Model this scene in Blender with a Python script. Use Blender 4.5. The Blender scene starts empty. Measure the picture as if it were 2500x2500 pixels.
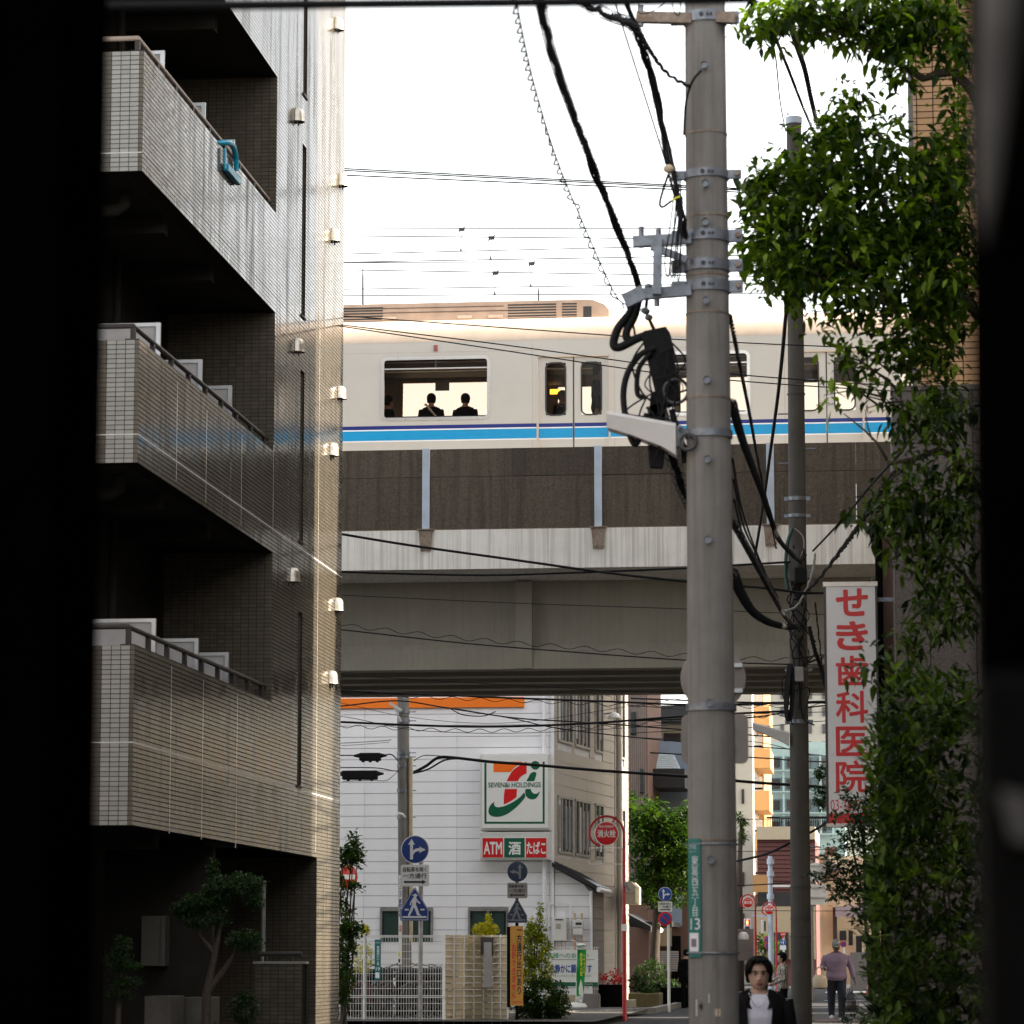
import bpy, bmesh, math, random
import numpy as np
from mathutils import Vector, Matrix
random.seed(7); RNG = np.random.default_rng(11)
R_ = math.radians
SC = bpy.context.scene; COL = SC.collection

# ---------------------------------------------------------------- camera
FPX = 8000.0
PHI = math.atan(1082/FPX); TH = math.atan(897*math.cos(PHI)/FPX)
CAM = Vector((0, 0, 1.3))
cd = bpy.data.cameras.new('camera'); cam = bpy.data.objects.new('camera', cd); COL.objects.link(cam)
cam.location = CAM; cam.rotation_euler = (math.pi/2+PHI, 0, TH)
cd.sensor_width = 36; cd.lens = FPX/2500*36; cd.clip_start = .1; cd.clip_end = 3000
cd.dof.use_dof = True; cd.dof.focus_distance = 62; cd.dof.aperture_fstop = 5.6
SC.camera = cam
# ---------------------------------------------------------------- world, sun, exposure
SUN_AZ, SUN_EL = 87.0, 33.0            # degrees right of the street direction, above the horizon
w = bpy.data.worlds.new('World'); SC.world = w; w.use_nodes = True
nt = w.node_tree; nt.nodes.clear()
sky = nt.nodes.new('ShaderNodeTexSky'); sky.sky_type = 'NISHITA'; sky.sun_disc = False
sky.sun_elevation = R_(SUN_EL); sky.sun_rotation = R_(SUN_AZ)
sky.air_density = 1.0; sky.dust_density = 2.0; sky.ozone_density = 1.0; sky.altitude = 0
bg = nt.nodes.new('ShaderNodeBackground'); bg.inputs[1].default_value = .15
wo = nt.nodes.new('ShaderNodeOutputWorld')
hs = nt.nodes.new('ShaderNodeHueSaturation'); hs.inputs['Saturation'].default_value = .30     # bright white haze over the whole sky
mx = nt.nodes.new('ShaderNodeMix'); mx.data_type = 'RGBA'; mx.blend_type = 'MULTIPLY'; mx.inputs[0].default_value = 1; mx.inputs[7].default_value = (1.0, .955, .885, 1)
nt.links.new(sky.outputs[0], hs.inputs['Color']); nt.links.new(hs.outputs[0], mx.inputs[6]); nt.links.new(mx.outputs[2], bg.inputs[0]); nt.links.new(bg.outputs[0], wo.inputs[0])
sd = bpy.data.lights.new('sun', 'SUN'); sd.energy = 4.0; sd.angle = R_(.6); sd.color = (1.0, .88, .70)
sun = bpy.data.objects.new('sun', sd); COL.objects.link(sun)
_sv = Vector((math.sin(R_(SUN_AZ))*math.cos(R_(SUN_EL)), math.cos(R_(SUN_AZ))*math.cos(R_(SUN_EL)), math.sin(R_(SUN_EL))))
sun.rotation_euler = _sv.to_track_quat('Z', 'Y').to_euler(); sun.location = (40, 20, 60)
SC.view_settings.view_transform = 'Standard'; SC.view_settings.look = 'None'
SC.view_settings.exposure = 2.15; SC.view_settings.gamma = 1
SC.render.engine = 'CYCLES'
SC.cycles.use_denoising = True
SC.cycles.max_bounces = 8; SC.cycles.transparent_max_bounces = 24
SC.cycles.sample_clamp_indirect = 6

# ---------------------------------------------------------------- geometry helpers
_F = Vector((-math.sin(TH)*math.cos(PHI), math.cos(TH)*math.cos(PHI), math.sin(PHI)))
_Rv = Vector((math.cos(TH), math.sin(TH), 0))
_U = _Rv.cross(_F)
def ray(px, py): return _F*FPX + _Rv*(px-1250) + _U*(1250-py)
def P(px, py, Y):            # where the sight line meets the plane y = Y
    r = ray(px, py); return CAM + r*(Y/r.y)
def PX(px, py, X):           # ... the plane x = X
    r = ray(px, py); return CAM + r*(X/r.x)
def PZ(px, py, Z):
    r = ray(px, py); return CAM + r*((Z-CAM.z)/r.z)
def gz(y):                   # the street rises a little towards the viaduct
    t = min(1, max(0, (y-24)/36)); t = t*t*(3-2*t)
    return -.42*(1-t)

class MB:
    def __init__(s): s.v = []; s.f = []
    def add(s, vs, fs):
        b = len(s.v); s.v += [tuple(v) for v in vs]; s.f += [tuple(i+b for i in f) for f in fs]; return s
    def box(s, x0, x1, y0, y1, z0, z1):
        vs = [(x0,y0,z0),(x1,y0,z0),(x1,y1,z0),(x0,y1,z0),(x0,y0,z1),(x1,y0,z1),(x1,y1,z1),(x0,y1,z1)]
        return s.add(vs, [(0,3,2,1),(4,5,6,7),(0,1,5,4),(1,2,6,5),(2,3,7,6),(3,0,4,7)])
    def bbox(s, x0, x1, y0, y1, z0, z1, b=.01):       # box with chamfered upright and horizontal edges
        bm = bmesh.new(); bmesh.ops.create_cube(bm, size=1)
        for v in bm.verts:
            v.co.x = (x0+x1)/2+v.co.x*(x1-x0); v.co.y = (y0+y1)/2+v.co.y*(y1-y0); v.co.z = (z0+z1)/2+v.co.z*(z1-z0)
        bmesh.ops.bevel(bm, geom=bm.edges[:], offset=b, segments=2, affect='EDGES', profile=.6)
        bm.verts.index_update()
        s.add([v.co[:] for v in bm.verts], [[v.index for v in f.verts] for f in bm.faces]); bm.free(); return s
    def obox(s, c, ax, ay, az):                         # oriented box: centre and three half axes
        c, ax, ay, az = Vector(c), Vector(ax), Vector(ay), Vector(az)
        vs = [c-ax-ay-az, c+ax-ay-az, c+ax+ay-az, c-ax+ay-az, c-ax-ay+az, c+ax-ay+az, c+ax+ay+az, c-ax+ay+az]
        return s.add(vs, [(0,3,2,1),(4,5,6,7),(0,1,5,4),(1,2,6,5),(2,3,7,6),(3,0,4,7)])
    def bar(s, p, q, wd, ht=None, up=(0,0,1)):
        p, q = Vector(p), Vector(q); d = q-p; L = d.length; d.normalize()
        sd_ = d.cross(Vector(up));
        if sd_.length < 1e-4: sd_ = d.cross(Vector((1,0,0)))
        sd_.normalize(); u = sd_.cross(d)
        return s.obox((p+q)/2, d*L/2, sd_*wd/2, u*(ht or wd)/2)
    def tube(s, pts, r, n=8, cap=True, closed=False):
        pts = [Vector(p) for p in pts]; m = len(pts)
        rs = r if isinstance(r, (list, tuple)) else [r]*m
        vs = []; up = None
        for i, p in enumerate(pts):
            if closed: d = pts[(i+1) % m]-pts[i-1]
            else: d = pts[min(i+1, m-1)]-pts[max(i-1, 0)]
            if d.length < 1e-9: d = Vector((0,0,1))
            d.normalize()
            if up is None: up = Vector((0,0,1)) if abs(d.z) < .9 else Vector((1,0,0))
            a = d.cross(up)
            if a.length < 1e-5: a = d.cross(Vector((0,1,0)))
            a.normalize(); up = a.cross(d)
            for k in range(n):
                t = 2*math.pi*k/n; vs.append(p+(a*math.cos(t)+up*math.sin(t))*rs[i])
        fs = []
        for i in range(m if closed else m-1):
            j = (i+1) % m
            for k in range(n): fs.append((i*n+k, i*n+(k+1) % n, j*n+(k+1) % n, j*n+k))
        if cap and not closed: fs += [tuple(range(n))[::-1], tuple((m-1)*n+k for k in range(n))]
        return s.add(vs, fs)
    def cyl(s, p, q, r0, r1=None, n=24): return s.tube([p, q], [r0, r0 if r1 is None else r1], n)
    def lathe(s, prof, c=(0,0,0), n=24, a0=0, a1=2*math.pi, axis='z'):
        full = abs(a1-a0-2*math.pi) < 1e-6; m = n if full else n+1; vs = []
        for r, h in prof:
            for k in range(m):
                t = a0+(a1-a0)*k/n
                a, b = r*math.cos(t), r*math.sin(t)
                v = (a, b, h) if axis == 'z' else ((a, h, b) if axis == 'y' else (h, a, b))
                vs.append((v[0]+c[0], v[1]+c[1], v[2]+c[2]))
        fs = []
        for i in range(len(prof)-1):
            for k in range(n):
                k2 = (k+1) % m; fs.append((i*m+k, i*m+k2, (i+1)*m+k2, (i+1)*m+k))
        return s.add(vs, fs)
    def plate(s, pts, t, nrm=(0,-1,0)):                 # flat outline (3-D points) given a thickness along its normal
        pts = [Vector(p) for p in pts]; n = len(pts); o = Vector(nrm)*t
        vs = pts+[p+o for p in pts]
        fs = [tuple(range(n)), tuple(range(n, 2*n))[::-1]]+[(i, (i+1) % n, n+(i+1) % n, n+i) for i in range(n)]
        return s.add(vs, fs)
    def ring(s, c, R0, r, n=32, m=8, axis='y'):
        c = Vector(c); pts = []
        for k in range(n):
            t = 2*math.pi*k/n; a, b = R0*math.cos(t), R0*math.sin(t)
            pts.append(c+(Vector((a,0,b)) if axis == 'y' else Vector((0,a,b)) if axis == 'x' else Vector((a,b,0))))
        return s.tube(pts, r, m, closed=True)
    def ball(s, c, r, n=12, sc=(1,1,1)):
        prof = [(max(1e-4, math.sin(math.pi*i/n))*r, -math.cos(math.pi*i/n)*r) for i in range(n+1)]
        b = len(s.v); s.lathe(prof, (0,0,0), n*2)
        for i in range(b, len(s.v)):
            v = s.v[i]; s.v[i] = (v[0]*sc[0]+c[0], v[1]*sc[1]+c[1], v[2]*sc[2]+c[2])
        return s
    def build(s, name, mt, parent=None, smooth=False, fix=True):
        me = bpy.data.meshes.new(name); me.from_pydata(s.v, [], s.f); me.update()
        if fix:
            bm = bmesh.new(); bm.from_mesh(me); bmesh.ops.recalc_face_normals(bm, faces=bm.faces[:]); bm.to_mesh(me); bm.free()
        return link(name, me, mt, parent, smooth)

def link(name, me, mt, parent=None, smooth=False):
    if mt is not None:
        me.materials.clear(); me.materials.append(MAT[mt] if isinstance(mt, str) else mt)
    if smooth == 'auto':
        me.shade_smooth(); 
        try: me.set_sharp_from_angle(angle=R_(38))
        except Exception: pass
    elif smooth: me.shade_smooth()
    o = bpy.data.objects.new(name, me); COL.objects.link(o)
    if parent is not None: adopt(o, parent)
    return o
def wpos(o):
    p = Vector(o.location)
    while o.parent is not None: o = o.parent; p = p+Vector(o.location)
    return p
def adopt(o, parent):           # the part's mesh is in world coordinates
    o.parent = parent
    o.matrix_parent_inverse = Matrix.Translation(-wpos(parent)) if parent.type == 'EMPTY' else Matrix.Identity(4)
def tag(o, label, cat=None, group=None, kind=None):
    if label: o['label'] = label
    if cat: o['category'] = cat
    if group: o['group'] = group
    if kind: o['kind'] = kind
    return o
def thing(name, label, cat, loc=(0,0,0), group=None):
    o = bpy.data.objects.new(name, None); o.empty_display_size = .3; COL.objects.link(o); o.location = loc
    return tag(o, label, cat, group)
def dup(o, dx=(0,0,0), label=None, parent=None):        # copy of a thing with its parts and sub-parts, moved by dx
    c = o.copy(); COL.objects.link(c)
    if parent is None: c.location = Vector(o.location)+Vector(dx)
    else: c.parent = parent
    if label: c['label'] = label
    for ch in list(o.children): dup(ch, parent=c)
    return c
def qboxes(name, cx, cy, cz, hx, hy, hz, mt, parent=None, tint=None, tilt=None, skip_back=None):
    """many small blocks in one mesh (arrays of centres and half sizes)."""
    cx, cy, cz = [np.asarray(a, float) for a in (cx, cy, cz)]; n = len(cx)
    hx, hy, hz = [np.broadcast_to(np.asarray(a, float), (n,)) for a in (hx, hy, hz)]
    sg = np.array([(-1,-1,-1),(1,-1,-1),(1,1,-1),(-1,1,-1),(-1,-1,1),(1,-1,1),(1,1,1),(-1,1,1)], float)
    V = np.stack([cx[:,None]+sg[:,0]*hx[:,None], cy[:,None]+sg[:,1]*hy[:,None], cz[:,None]+sg[:,2]*hz[:,None]], -1)
    if tilt is not None:        # outer faces not quite in one plane
        ax, amt = tilt
        a = RNG.normal(0, amt, (n,1)); b = RNG.normal(0, amt, (n,1)); h = {0:hx,1:hy,2:hz}
        o1, o2 = [i for i in range(3) if i != ax]
        V[:,:,ax] += a*sg[:,o1]*h[o1][:,None]+b*sg[:,o2]*h[o2][:,None]
    Q = np.array([(0,3,2,1),(4,5,6,7),(0,1,5,4),(1,2,6,5),(2,3,7,6),(3,0,4,7)])
    if skip_back is not None: Q = np.delete(Q, skip_back, 0)
    Fc = (Q[None]+8*np.arange(n)[:,None,None]).reshape(-1,4)
    me = bpy.data.meshes.new(name)
    me.vertices.add(n*8); me.vertices.foreach_set('co', V.reshape(-1))
    me.loops.add(Fc.size); me.loops.foreach_set('vertex_index', Fc.reshape(-1).astype(np.int32))
    me.polygons.add(len(Fc)); me.polygons.foreach_set('loop_start', np.arange(0, Fc.size, 4, dtype=np.int32))
    if tint is not None:
        at = me.attributes.new('tint', 'FLOAT', 'FACE'); at.data.foreach_set('value', np.repeat(np.asarray(tint, np.float32), len(Q)))
    me.update(calc_edges=True); me.validate(); me.shade_flat()
    return link(name, me, mt, parent)

# ---------------------------------------------------------------- materials
MAT = {}
def mat(name, rgb, rough=.6, metal=0., var=.12, scale=6., bump=.0, bscale=60., streak=0., spec=.5, tint=0., objrand=0., grime=0., grime_col=(.05,.045,.035), coat=0., emis=None, estr=0., alpha=1., trans=0., dullstreak=0., sscale=(9,9,.35)):
    m = bpy.data.materials.new(name); m.use_nodes = True; n = m.node_tree; N, Lk = n.nodes, n.links
    b = N['Principled BSDF']; b.inputs['Roughness'].default_value = rough; b.inputs['Metallic'].default_value = metal
    b.inputs['Specular IOR Level'].default_value = spec
    if coat: b.inputs['Coat Weight'].default_value = coat; b.inputs['Coat Roughness'].default_value = .08
    tc = N.new('ShaderNodeTexCoord')
    def noise(sc_, vec=None, det=5):
        t = N.new('ShaderNodeTexNoise'); t.inputs['Scale'].default_value = sc_; t.inputs['Detail'].default_value = det
        t.inputs['Roughness'].default_value = .6
        Lk.new(vec or tc.outputs['Object'], t.inputs['Vector']); return t.outputs['Fac']
    def mixc(fac, a, bb, mode='MIX'):
        t = N.new('ShaderNodeMix'); t.data_type = 'RGBA'; t.blend_type = mode
        if hasattr(fac, 'links'): Lk.new(fac, t.inputs[0])
        else: t.inputs[0].default_value = fac
        for k, c in ((6, a), (7, bb)):
            if hasattr(c, 'links'): Lk.new(c, t.inputs[k])
            else: t.inputs[k].default_value = (*c, 1)
        return t.outputs[2]
    def ramp(f, lo, hi):
        t = N.new('ShaderNodeMapRange'); t.inputs[1].default_value = lo; t.inputs[2].default_value = hi; Lk.new(f, t.inputs[0]); return t.outputs[0]
    def mul(a, k):
        t = N.new('ShaderNodeMath'); t.operation = 'MULTIPLY'; Lk.new(a, t.inputs[0]); t.inputs[1].default_value = k; return t.outputs[0]
    lo = [c*(1-var) for c in rgb]; hi = [min(1, c*(1+var)) for c in rgb]
    col = mixc(ramp(noise(scale), .3, .7), lo, hi)
    if tint or objrand:
        if tint: a = N.new('ShaderNodeAttribute'); a.attribute_name = 'tint'; f = a.outputs['Fac']
        else: a = N.new('ShaderNodeObjectInfo'); f = a.outputs['Random']
        k = tint or objrand
        col = mixc(f, mixc(1., col, (1-k, 1-k, 1-k), 'MULTIPLY'), mixc(1., col, (1+k*.6, 1+k*.55, 1+k*.5), 'MULTIPLY'))
    if streak:
        mp = N.new('ShaderNodeMapping'); mp.inputs['Scale'].default_value = sscale; Lk.new(tc.outputs['Object'], mp.inputs['Vector'])
        s1 = ramp(noise(1.3, mp.outputs[0], 6), .46, .72); col = mixc(mul(s1, streak), col, grime_col)
    if grime:
        g1 = ramp(noise(scale*.35, None, 8), .5, .72); col = mixc(mul(g1, grime), col, grime_col)
    Lk.new(col, b.inputs['Base Color'])
    rr = N.new('ShaderNodeMapRange'); Lk.new(noise(scale*2.3), rr.inputs[0]); rr.inputs[3].default_value = max(.02, rough-.08); rr.inputs[4].default_value = min(1, rough+.08)
    rout = rr.outputs[0]
    if dullstreak:
        ad = N.new('ShaderNodeMath'); ad.operation = 'MULTIPLY_ADD'; Lk.new(s1, ad.inputs[0]); ad.inputs[1].default_value = dullstreak; Lk.new(rout, ad.inputs[2]); rout = ad.outputs[0]
        iv = N.new('ShaderNodeMath'); iv.operation = 'MULTIPLY_ADD'; Lk.new(s1, iv.inputs[0]); iv.inputs[1].default_value = -spec*.85; iv.inputs[2].default_value = spec; Lk.new(iv.outputs[0], b.inputs['Specular IOR Level'])
    Lk.new(rout, b.inputs['Roughness'])
    if bump:
        bp = N.new('ShaderNodeBump'); bp.inputs['Strength'].default_value = bump; bp.inputs['Distance'].default_value = .01
        Lk.new(noise(bscale, None, 3), bp.inputs['Height']); Lk.new(bp.outputs[0], b.inputs['Normal'])
    if emis: b.inputs['Emission Color'].default_value = (*emis, 1); b.inputs['Emission Strength'].default_value = estr
    if trans: b.inputs['Transmission Weight'].default_value = trans
    b.inputs['Alpha'].default_value = alpha
    MAT[name] = m; return m
def leafmat(name, a, bcol, tr=.45):
    m = bpy.data.materials.new(name); m.use_nodes = True; n = m.node_tree; N, Lk = n.nodes, n.links
    b = N['Principled BSDF']; b.inputs['Roughness'].default_value = .5; b.inputs['Specular IOR Level'].default_value = .25
    at = N.new('ShaderNodeAttribute'); at.attribute_name = 'tint'
    mx = N.new('ShaderNodeMix'); mx.data_type = 'RGBA'; Lk.new(at.outputs['Fac'], mx.inputs[0]); mx.inputs[6].default_value = (*a, 1); mx.inputs[7].default_value = (*bcol, 1)
    Lk.new(mx.outputs[2], b.inputs['Base Color'])
    t = N.new('ShaderNodeBsdfTranslucent')
    hs = N.new('ShaderNodeMix'); hs.data_type = 'RGBA'; hs.blend_type = 'MULTIPLY'; hs.inputs[0].default_value = 1; Lk.new(mx.outputs[2], hs.inputs[6]); hs.inputs[7].default_value = (1.7, 1.9, .7, 1)
    Lk.new(hs.outputs[2], t.inputs['Color'])
    ms = N.new('ShaderNodeMixShader'); ms.inputs[0].default_value = tr; Lk.new(b.outputs[0], ms.inputs[1]); Lk.new(t.outputs[0], ms.inputs[2])
    Lk.new(ms.outputs[0], N['Material Output'].inputs['Surface']); MAT[name] = m
def glassmat(name, tintc, rough=.02, see=.5):      # thin pane: part mirror, part clear
    m = bpy.data.materials.new(name); m.use_nodes = True; n = m.node_tree; N, Lk = n.nodes, n.links
    b = N['Principled BSDF']; b.inputs['Base Color'].default_value = (.01, .012, .012, 1); b.inputs['Roughness'].default_value = rough
    t = N.new('ShaderNodeBsdfTransparent'); t.inputs[0].default_value = (*tintc, 1)
    ms = N.new('ShaderNodeMixShader'); ms.inputs[0].default_value = see; Lk.new(b.outputs[0], ms.inputs[1]); Lk.new(t.outputs[0], ms.inputs[2])
    ns = N.new('ShaderNodeTexNoise'); ns.inputs['Scale'].default_value = 1.5; bp = N.new('ShaderNodeBump'); bp.inputs['Strength'].default_value = .04; bp.inputs['Distance'].default_value = .05
    Lk.new(ns.outputs['Fac'], bp.inputs['Height']); Lk.new(bp.outputs[0], b.inputs['Normal'])
    Lk.new(ms.outputs[0], N['Material Output'].inputs['Surface']); MAT[name] = m

mat('tile_wall', (.10,.087,.068), .09, var=.07, scale=3, tint=.20, streak=.55, spec=.28, dullstreak=.22, sscale=(3.2,3.2,.28), grime_col=(.07,.06,.045))
mat('tile_single', (.25,.248,.225), .25, var=.08, scale=9, objrand=.14, spec=.6)
mat('grout', (.034,.03,.026), .95, spec=.0)
mat('sealant', (.62,.6,.56), .7, var=.2, scale=14)
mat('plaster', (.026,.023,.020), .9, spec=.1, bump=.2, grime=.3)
mat('panel_board', (.42,.40,.39), .7, var=.1, scale=5, grime=.35, grime_col=(.16,.13,.11))
mat('aluminium', (.45,.46,.48), .35, .85, var=.08)
mat('stainless', (.50,.46,.39), .42, .85, var=.2, scale=20, grime=.3, grime_col=(.2,.16,.11))
mat('dark_rail', (.028,.022,.019), .5, .3)
mat('light_rail', (.30,.24,.20), .5, .4)
mat('dark_glass', (.012,.014,.016), .08, spec=.7)
mat('asphalt', (.055,.055,.058), .92, spec=.08, var=.2, scale=3, bump=.5, bscale=90, grime=.35, grime_col=(.09,.088,.085))
mat('pavement', (.105,.10,.095), .9, spec=.1, var=.16, scale=4, bump=.35, bscale=60, grime=.3)
mat('kerb', (.27,.26,.24), .85, var=.15, bump=.3, grime=.4)
mat('paint_white', (.68,.67,.64), .7, var=.12, scale=9, grime=.5, grime_col=(.2,.19,.18))
mat('brick_red', (.19,.085,.06), .8, var=.2)
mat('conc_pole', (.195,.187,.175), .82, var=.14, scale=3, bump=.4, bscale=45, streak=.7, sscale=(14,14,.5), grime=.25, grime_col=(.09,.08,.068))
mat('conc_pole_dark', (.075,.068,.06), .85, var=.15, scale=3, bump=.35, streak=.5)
mat('galv', (.20,.22,.25), .5, .7, var=.25, scale=18, bump=.15)
mat('galv_rust', (.24,.19,.15), .6, .5, var=.3, scale=22, grime=.7, grime_col=(.13,.055,.025))
mat('cable', (.008,.008,.009), .7, var=.3, scale=30, spec=.2)
mat('cable_grey', (.05,.05,.05), .6)
mat('cable_pale', (.25,.25,.24), .6)
mat('cable_green', (.01,.05,.04), .5)
mat('lamp_white', (.62,.60,.58), .4, var=.05)
mat('lens', (.45,.42,.40), .3)
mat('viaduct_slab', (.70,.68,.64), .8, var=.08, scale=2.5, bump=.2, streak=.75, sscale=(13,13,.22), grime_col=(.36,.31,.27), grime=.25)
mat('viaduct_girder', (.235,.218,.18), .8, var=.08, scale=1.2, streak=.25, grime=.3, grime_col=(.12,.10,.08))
mat('noise_wall', (.084,.066,.049), .92, objrand=.28, var=.35, scale=28, bump=.8, bscale=70, streak=.75, grime=.4, grime_col=(.03,.024,.018))
mat('steel_blue', (.42,.48,.57), .55, .2, var=.06, grime=.25, grime_col=(.2,.17,.14))
mat('train_body', (.52,.495,.455), .42, .15, var=.03, scale=1.5, grime=.12, grime_col=(.42,.36,.30))
mat('train_roof', (.60,.48,.38), .6, var=.1, scale=2)
mat('train_unit', (.46,.34,.26), .6, var=.12, scale=3, grime=.3, grime_col=(.2,.15,.12))
mat('stripe_navy', (.006,.016,.17), .4, var=.04)
mat('stripe_white', (.78,.78,.79), .4, var=.03)
mat('stripe_cyan', (.0,.27,.56), .4, var=.04)
mat('seal_dark', (.03,.03,.032), .6)
mat('window_trim', (.62,.60,.58), .3, .6, var=.05)
mat('interior_pale', (.62,.55,.47), .7, var=.1)
mat('interior_dark', (.06,.05,.042), .7, var=.2)
mat('interior_white', (.8,.82,.8), .5)
mat('seat_blue', (.04,.08,.2), .8)
glassmat('train_glass', (.86,.78,.70), see=.8)
glassmat('shop_glass', (.8,.86,.84), see=.72)
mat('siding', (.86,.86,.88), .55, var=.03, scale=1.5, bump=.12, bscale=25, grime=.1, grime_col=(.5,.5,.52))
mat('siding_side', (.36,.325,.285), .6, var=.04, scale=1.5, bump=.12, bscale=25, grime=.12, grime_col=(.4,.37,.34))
mat('siding_gap', (.50,.50,.52), .8)
mat('porch_grey', (.20,.175,.165), .75, var=.08, bump=.2)
mat('band_orange', (.9,.20,.01), .45, var=.03)
mat('sign_white', (.80,.80,.77), .35, var=.02)
mat('sign_frame', (.66,.66,.64), .45, .2, var=.05, grime=.2, grime_col=(.35,.32,.28))
mat('logo_orange', (.95,.17,.01), .4, var=.02)
mat('logo_red', (.68,.008,.010), .4, var=.02)
mat('logo_green', (.0,.105,.05), .4, var=.02)
mat('sign_blue', (.004,.02,.12), .4, var=.05)
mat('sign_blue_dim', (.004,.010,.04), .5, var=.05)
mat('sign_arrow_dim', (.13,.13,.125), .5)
mat('sign_blue_far', (.01,.07,.34), .4, var=.05)
mat('sign_grey', (.42,.41,.40), .5, var=.05)
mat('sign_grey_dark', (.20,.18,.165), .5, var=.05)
mat('sign_arrow', (.42,.42,.42), .5)
mat('sign_arrow_far', (.7,.72,.75), .5)
mat('black_paint', (.012,.012,.012), .6)
mat('red_paint', (.42,.01,.018), .45, var=.1)
mat('red_sign', (.6,.006,.01), .4, var=.04)
mat('no_entry_red', (.72,.01,.012), .45, var=.06)
mat('plate_green', (.0,.14,.125), .45, var=.06)
mat('board_orange', (.44,.20,.02), .6, var=.12, grime=.2, grime_col=(.3,.15,.03))
mat('text_red', (.5,.015,.01), .6)
mat('text_blue', (.02,.06,.3), .6)
mat('text_green', (.0,.28,.13), .6)
mat('text_yellow', (.85,.8,.05), .6)
mat('banner_green', (.0,.33,.05), .7, var=.06)
mat('clinic_face', (.78,.74,.72), .3, var=.05, scale=2)
mat('clinic_frame', (.42,.38,.34), .3, .8, var=.1)
mat('clinic_edge', (.05,.045,.042), .4, .5)
mat('fence_white', (.72,.71,.68), .5, var=.05)
mat('fence_beige', (.50,.41,.27), .6, var=.12, scale=5, grime=.4, grime_col=(.26,.19,.10))
mat('granite', (.085,.066,.056), .45, var=.75, scale=75, spec=.4)
mat('granite_joint', (.02,.018,.016), .9)
mat('tan_tile', (.47,.27,.125), .55, var=.1, scale=12, objrand=.16)
mat('tan_grout', (.05,.038,.03), .9)
mat('bark', (.05,.037,.028), .9, var=.3, scale=20, bump=.6)
leafmat('leaf_tree', (.009,.027,.003), (.18,.275,.016), .45)
leafmat('leaf_hedge', (.004,.014,.002), (.10,.16,.012), .28)
leafmat('leaf_dark', (.014,.036,.01), (.045,.08,.02), .25)
leafmat('leaf_street', (.009,.028,.003), (.07,.13,.010), .4)
leafmat('leaf_yellow', (.35,.33,.02), (.75,.62,.05), .35)
leafmat('leaf_olive', (.10,.14,.012), (.48,.45,.04), .35)
mat('skin', (.46,.29,.215), .5, var=.08, scale=30)
mat('skin_shaded', (.10,.055,.04), .6, spec=.2)  # skin darkened to stand for the shade under the cap
mat('lips', (.28,.09,.075), .5)
mat('hair', (.005,.0045,.004), .75, var=.3, scale=60, spec=.12)
mat('cloth_black', (.007,.007,.008), .9, spec=.1, var=.3, scale=12)
mat('cloth_white', (.62,.62,.72), .85, var=.06, scale=12, bump=.3, bscale=30)
mat('cloth_purple', (.20,.14,.20), .85, var=.1, scale=14, bump=.3, bscale=40)
mat('denim_dark', (.014,.018,.03), .9, var=.25, scale=18)
mat('cap_grey', (.20,.20,.175), .9, var=.1)
mat('straw', (.52,.42,.29), .85, var=.15, scale=40, bump=.4)
mat('chain', (.5,.5,.52), .25, 1.)
mat('blue_plastic', (.0,.23,.36), .35, var=.05)
mat('appliance', (.075,.067,.055), .55, var=.06, grime=.25, grime_col=(.25,.22,.18))
mat('meter_white', (.70,.69,.66), .5, var=.04)
mat('copper', (.5,.3,.2), .4, .5)
mat('rubber', (.012,.012,.012), .8)
mat('bike_dark', (.02,.02,.024), .4, .4)
mat('bike_silver', (.10,.10,.105), .35, .8)
mat('bike_red', (.25,.02,.02), .4)
mat('near_black', (.0012,.0011,.001), .95, var=.3, spec=.0)
mat('near_black_door', (.004,.0037,.0034), .85, var=.2, spec=.08)
mat('pipe_grey', (.26,.25,.24), .45, .2, var=.25, scale=7, grime=.3)
mat('pipe_dark', (.09,.085,.08), .6, .1, var=.3, scale=7, spec=.2)
mat('roof_metal', (.30,.31,.33), .4, .6, var=.1)
mat('house_brown', (.17,.095,.07), .75, var=.06, bump=.15)
mat('house_blue', (.28,.36,.48), .7, var=.06)
mat('house_slate', (.36,.42,.45), .7, var=.2, scale=9)
mat('cream', (.46,.39,.28), .75, var=.05)
mat('white_far', (.40,.375,.32), .7, var=.04)
mat('orange_far', (.42,.23,.09), .75, var=.04)
mat('mint_far', (.30,.40,.38), .6, var=.05)
mat('teal_far', (.11,.16,.18), .5, var=.06)
mat('maroon_far', (.12,.045,.04), .8, var=.1)
mat('roof_tile_far', (.22,.22,.25), .6, var=.15)
mat('dark_roof', (.018,.018,.02), .6)
mat('tan_far', (.40,.32,.21), .8, var=.05)
mat('planter', (.20,.16,.07), .85, var=.15, bump=.3)
mat('flower_red', (.6,.02,.03), .7)
mat('lit_yellow', (.9,.7,.3), .5, emis=(1,.75,.3), estr=3.)
mat('lit_red', (.8,.05,.02), .5, emis=(1,.08,.03), estr=4.)
mat('lit_orange', (.9,.4,.05), .5, emis=(1,.45,.05), estr=1.5)
mat('traffic_body', (.55,.56,.57), .4)
mat('cone_red', (.6,.05,.02), .5)
glassmat('bag_film', (.75,.75,.74), rough=.25, see=.62)
mat('groceries', (.16,.14,.12), .7, var=.5, scale=18)
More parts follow.
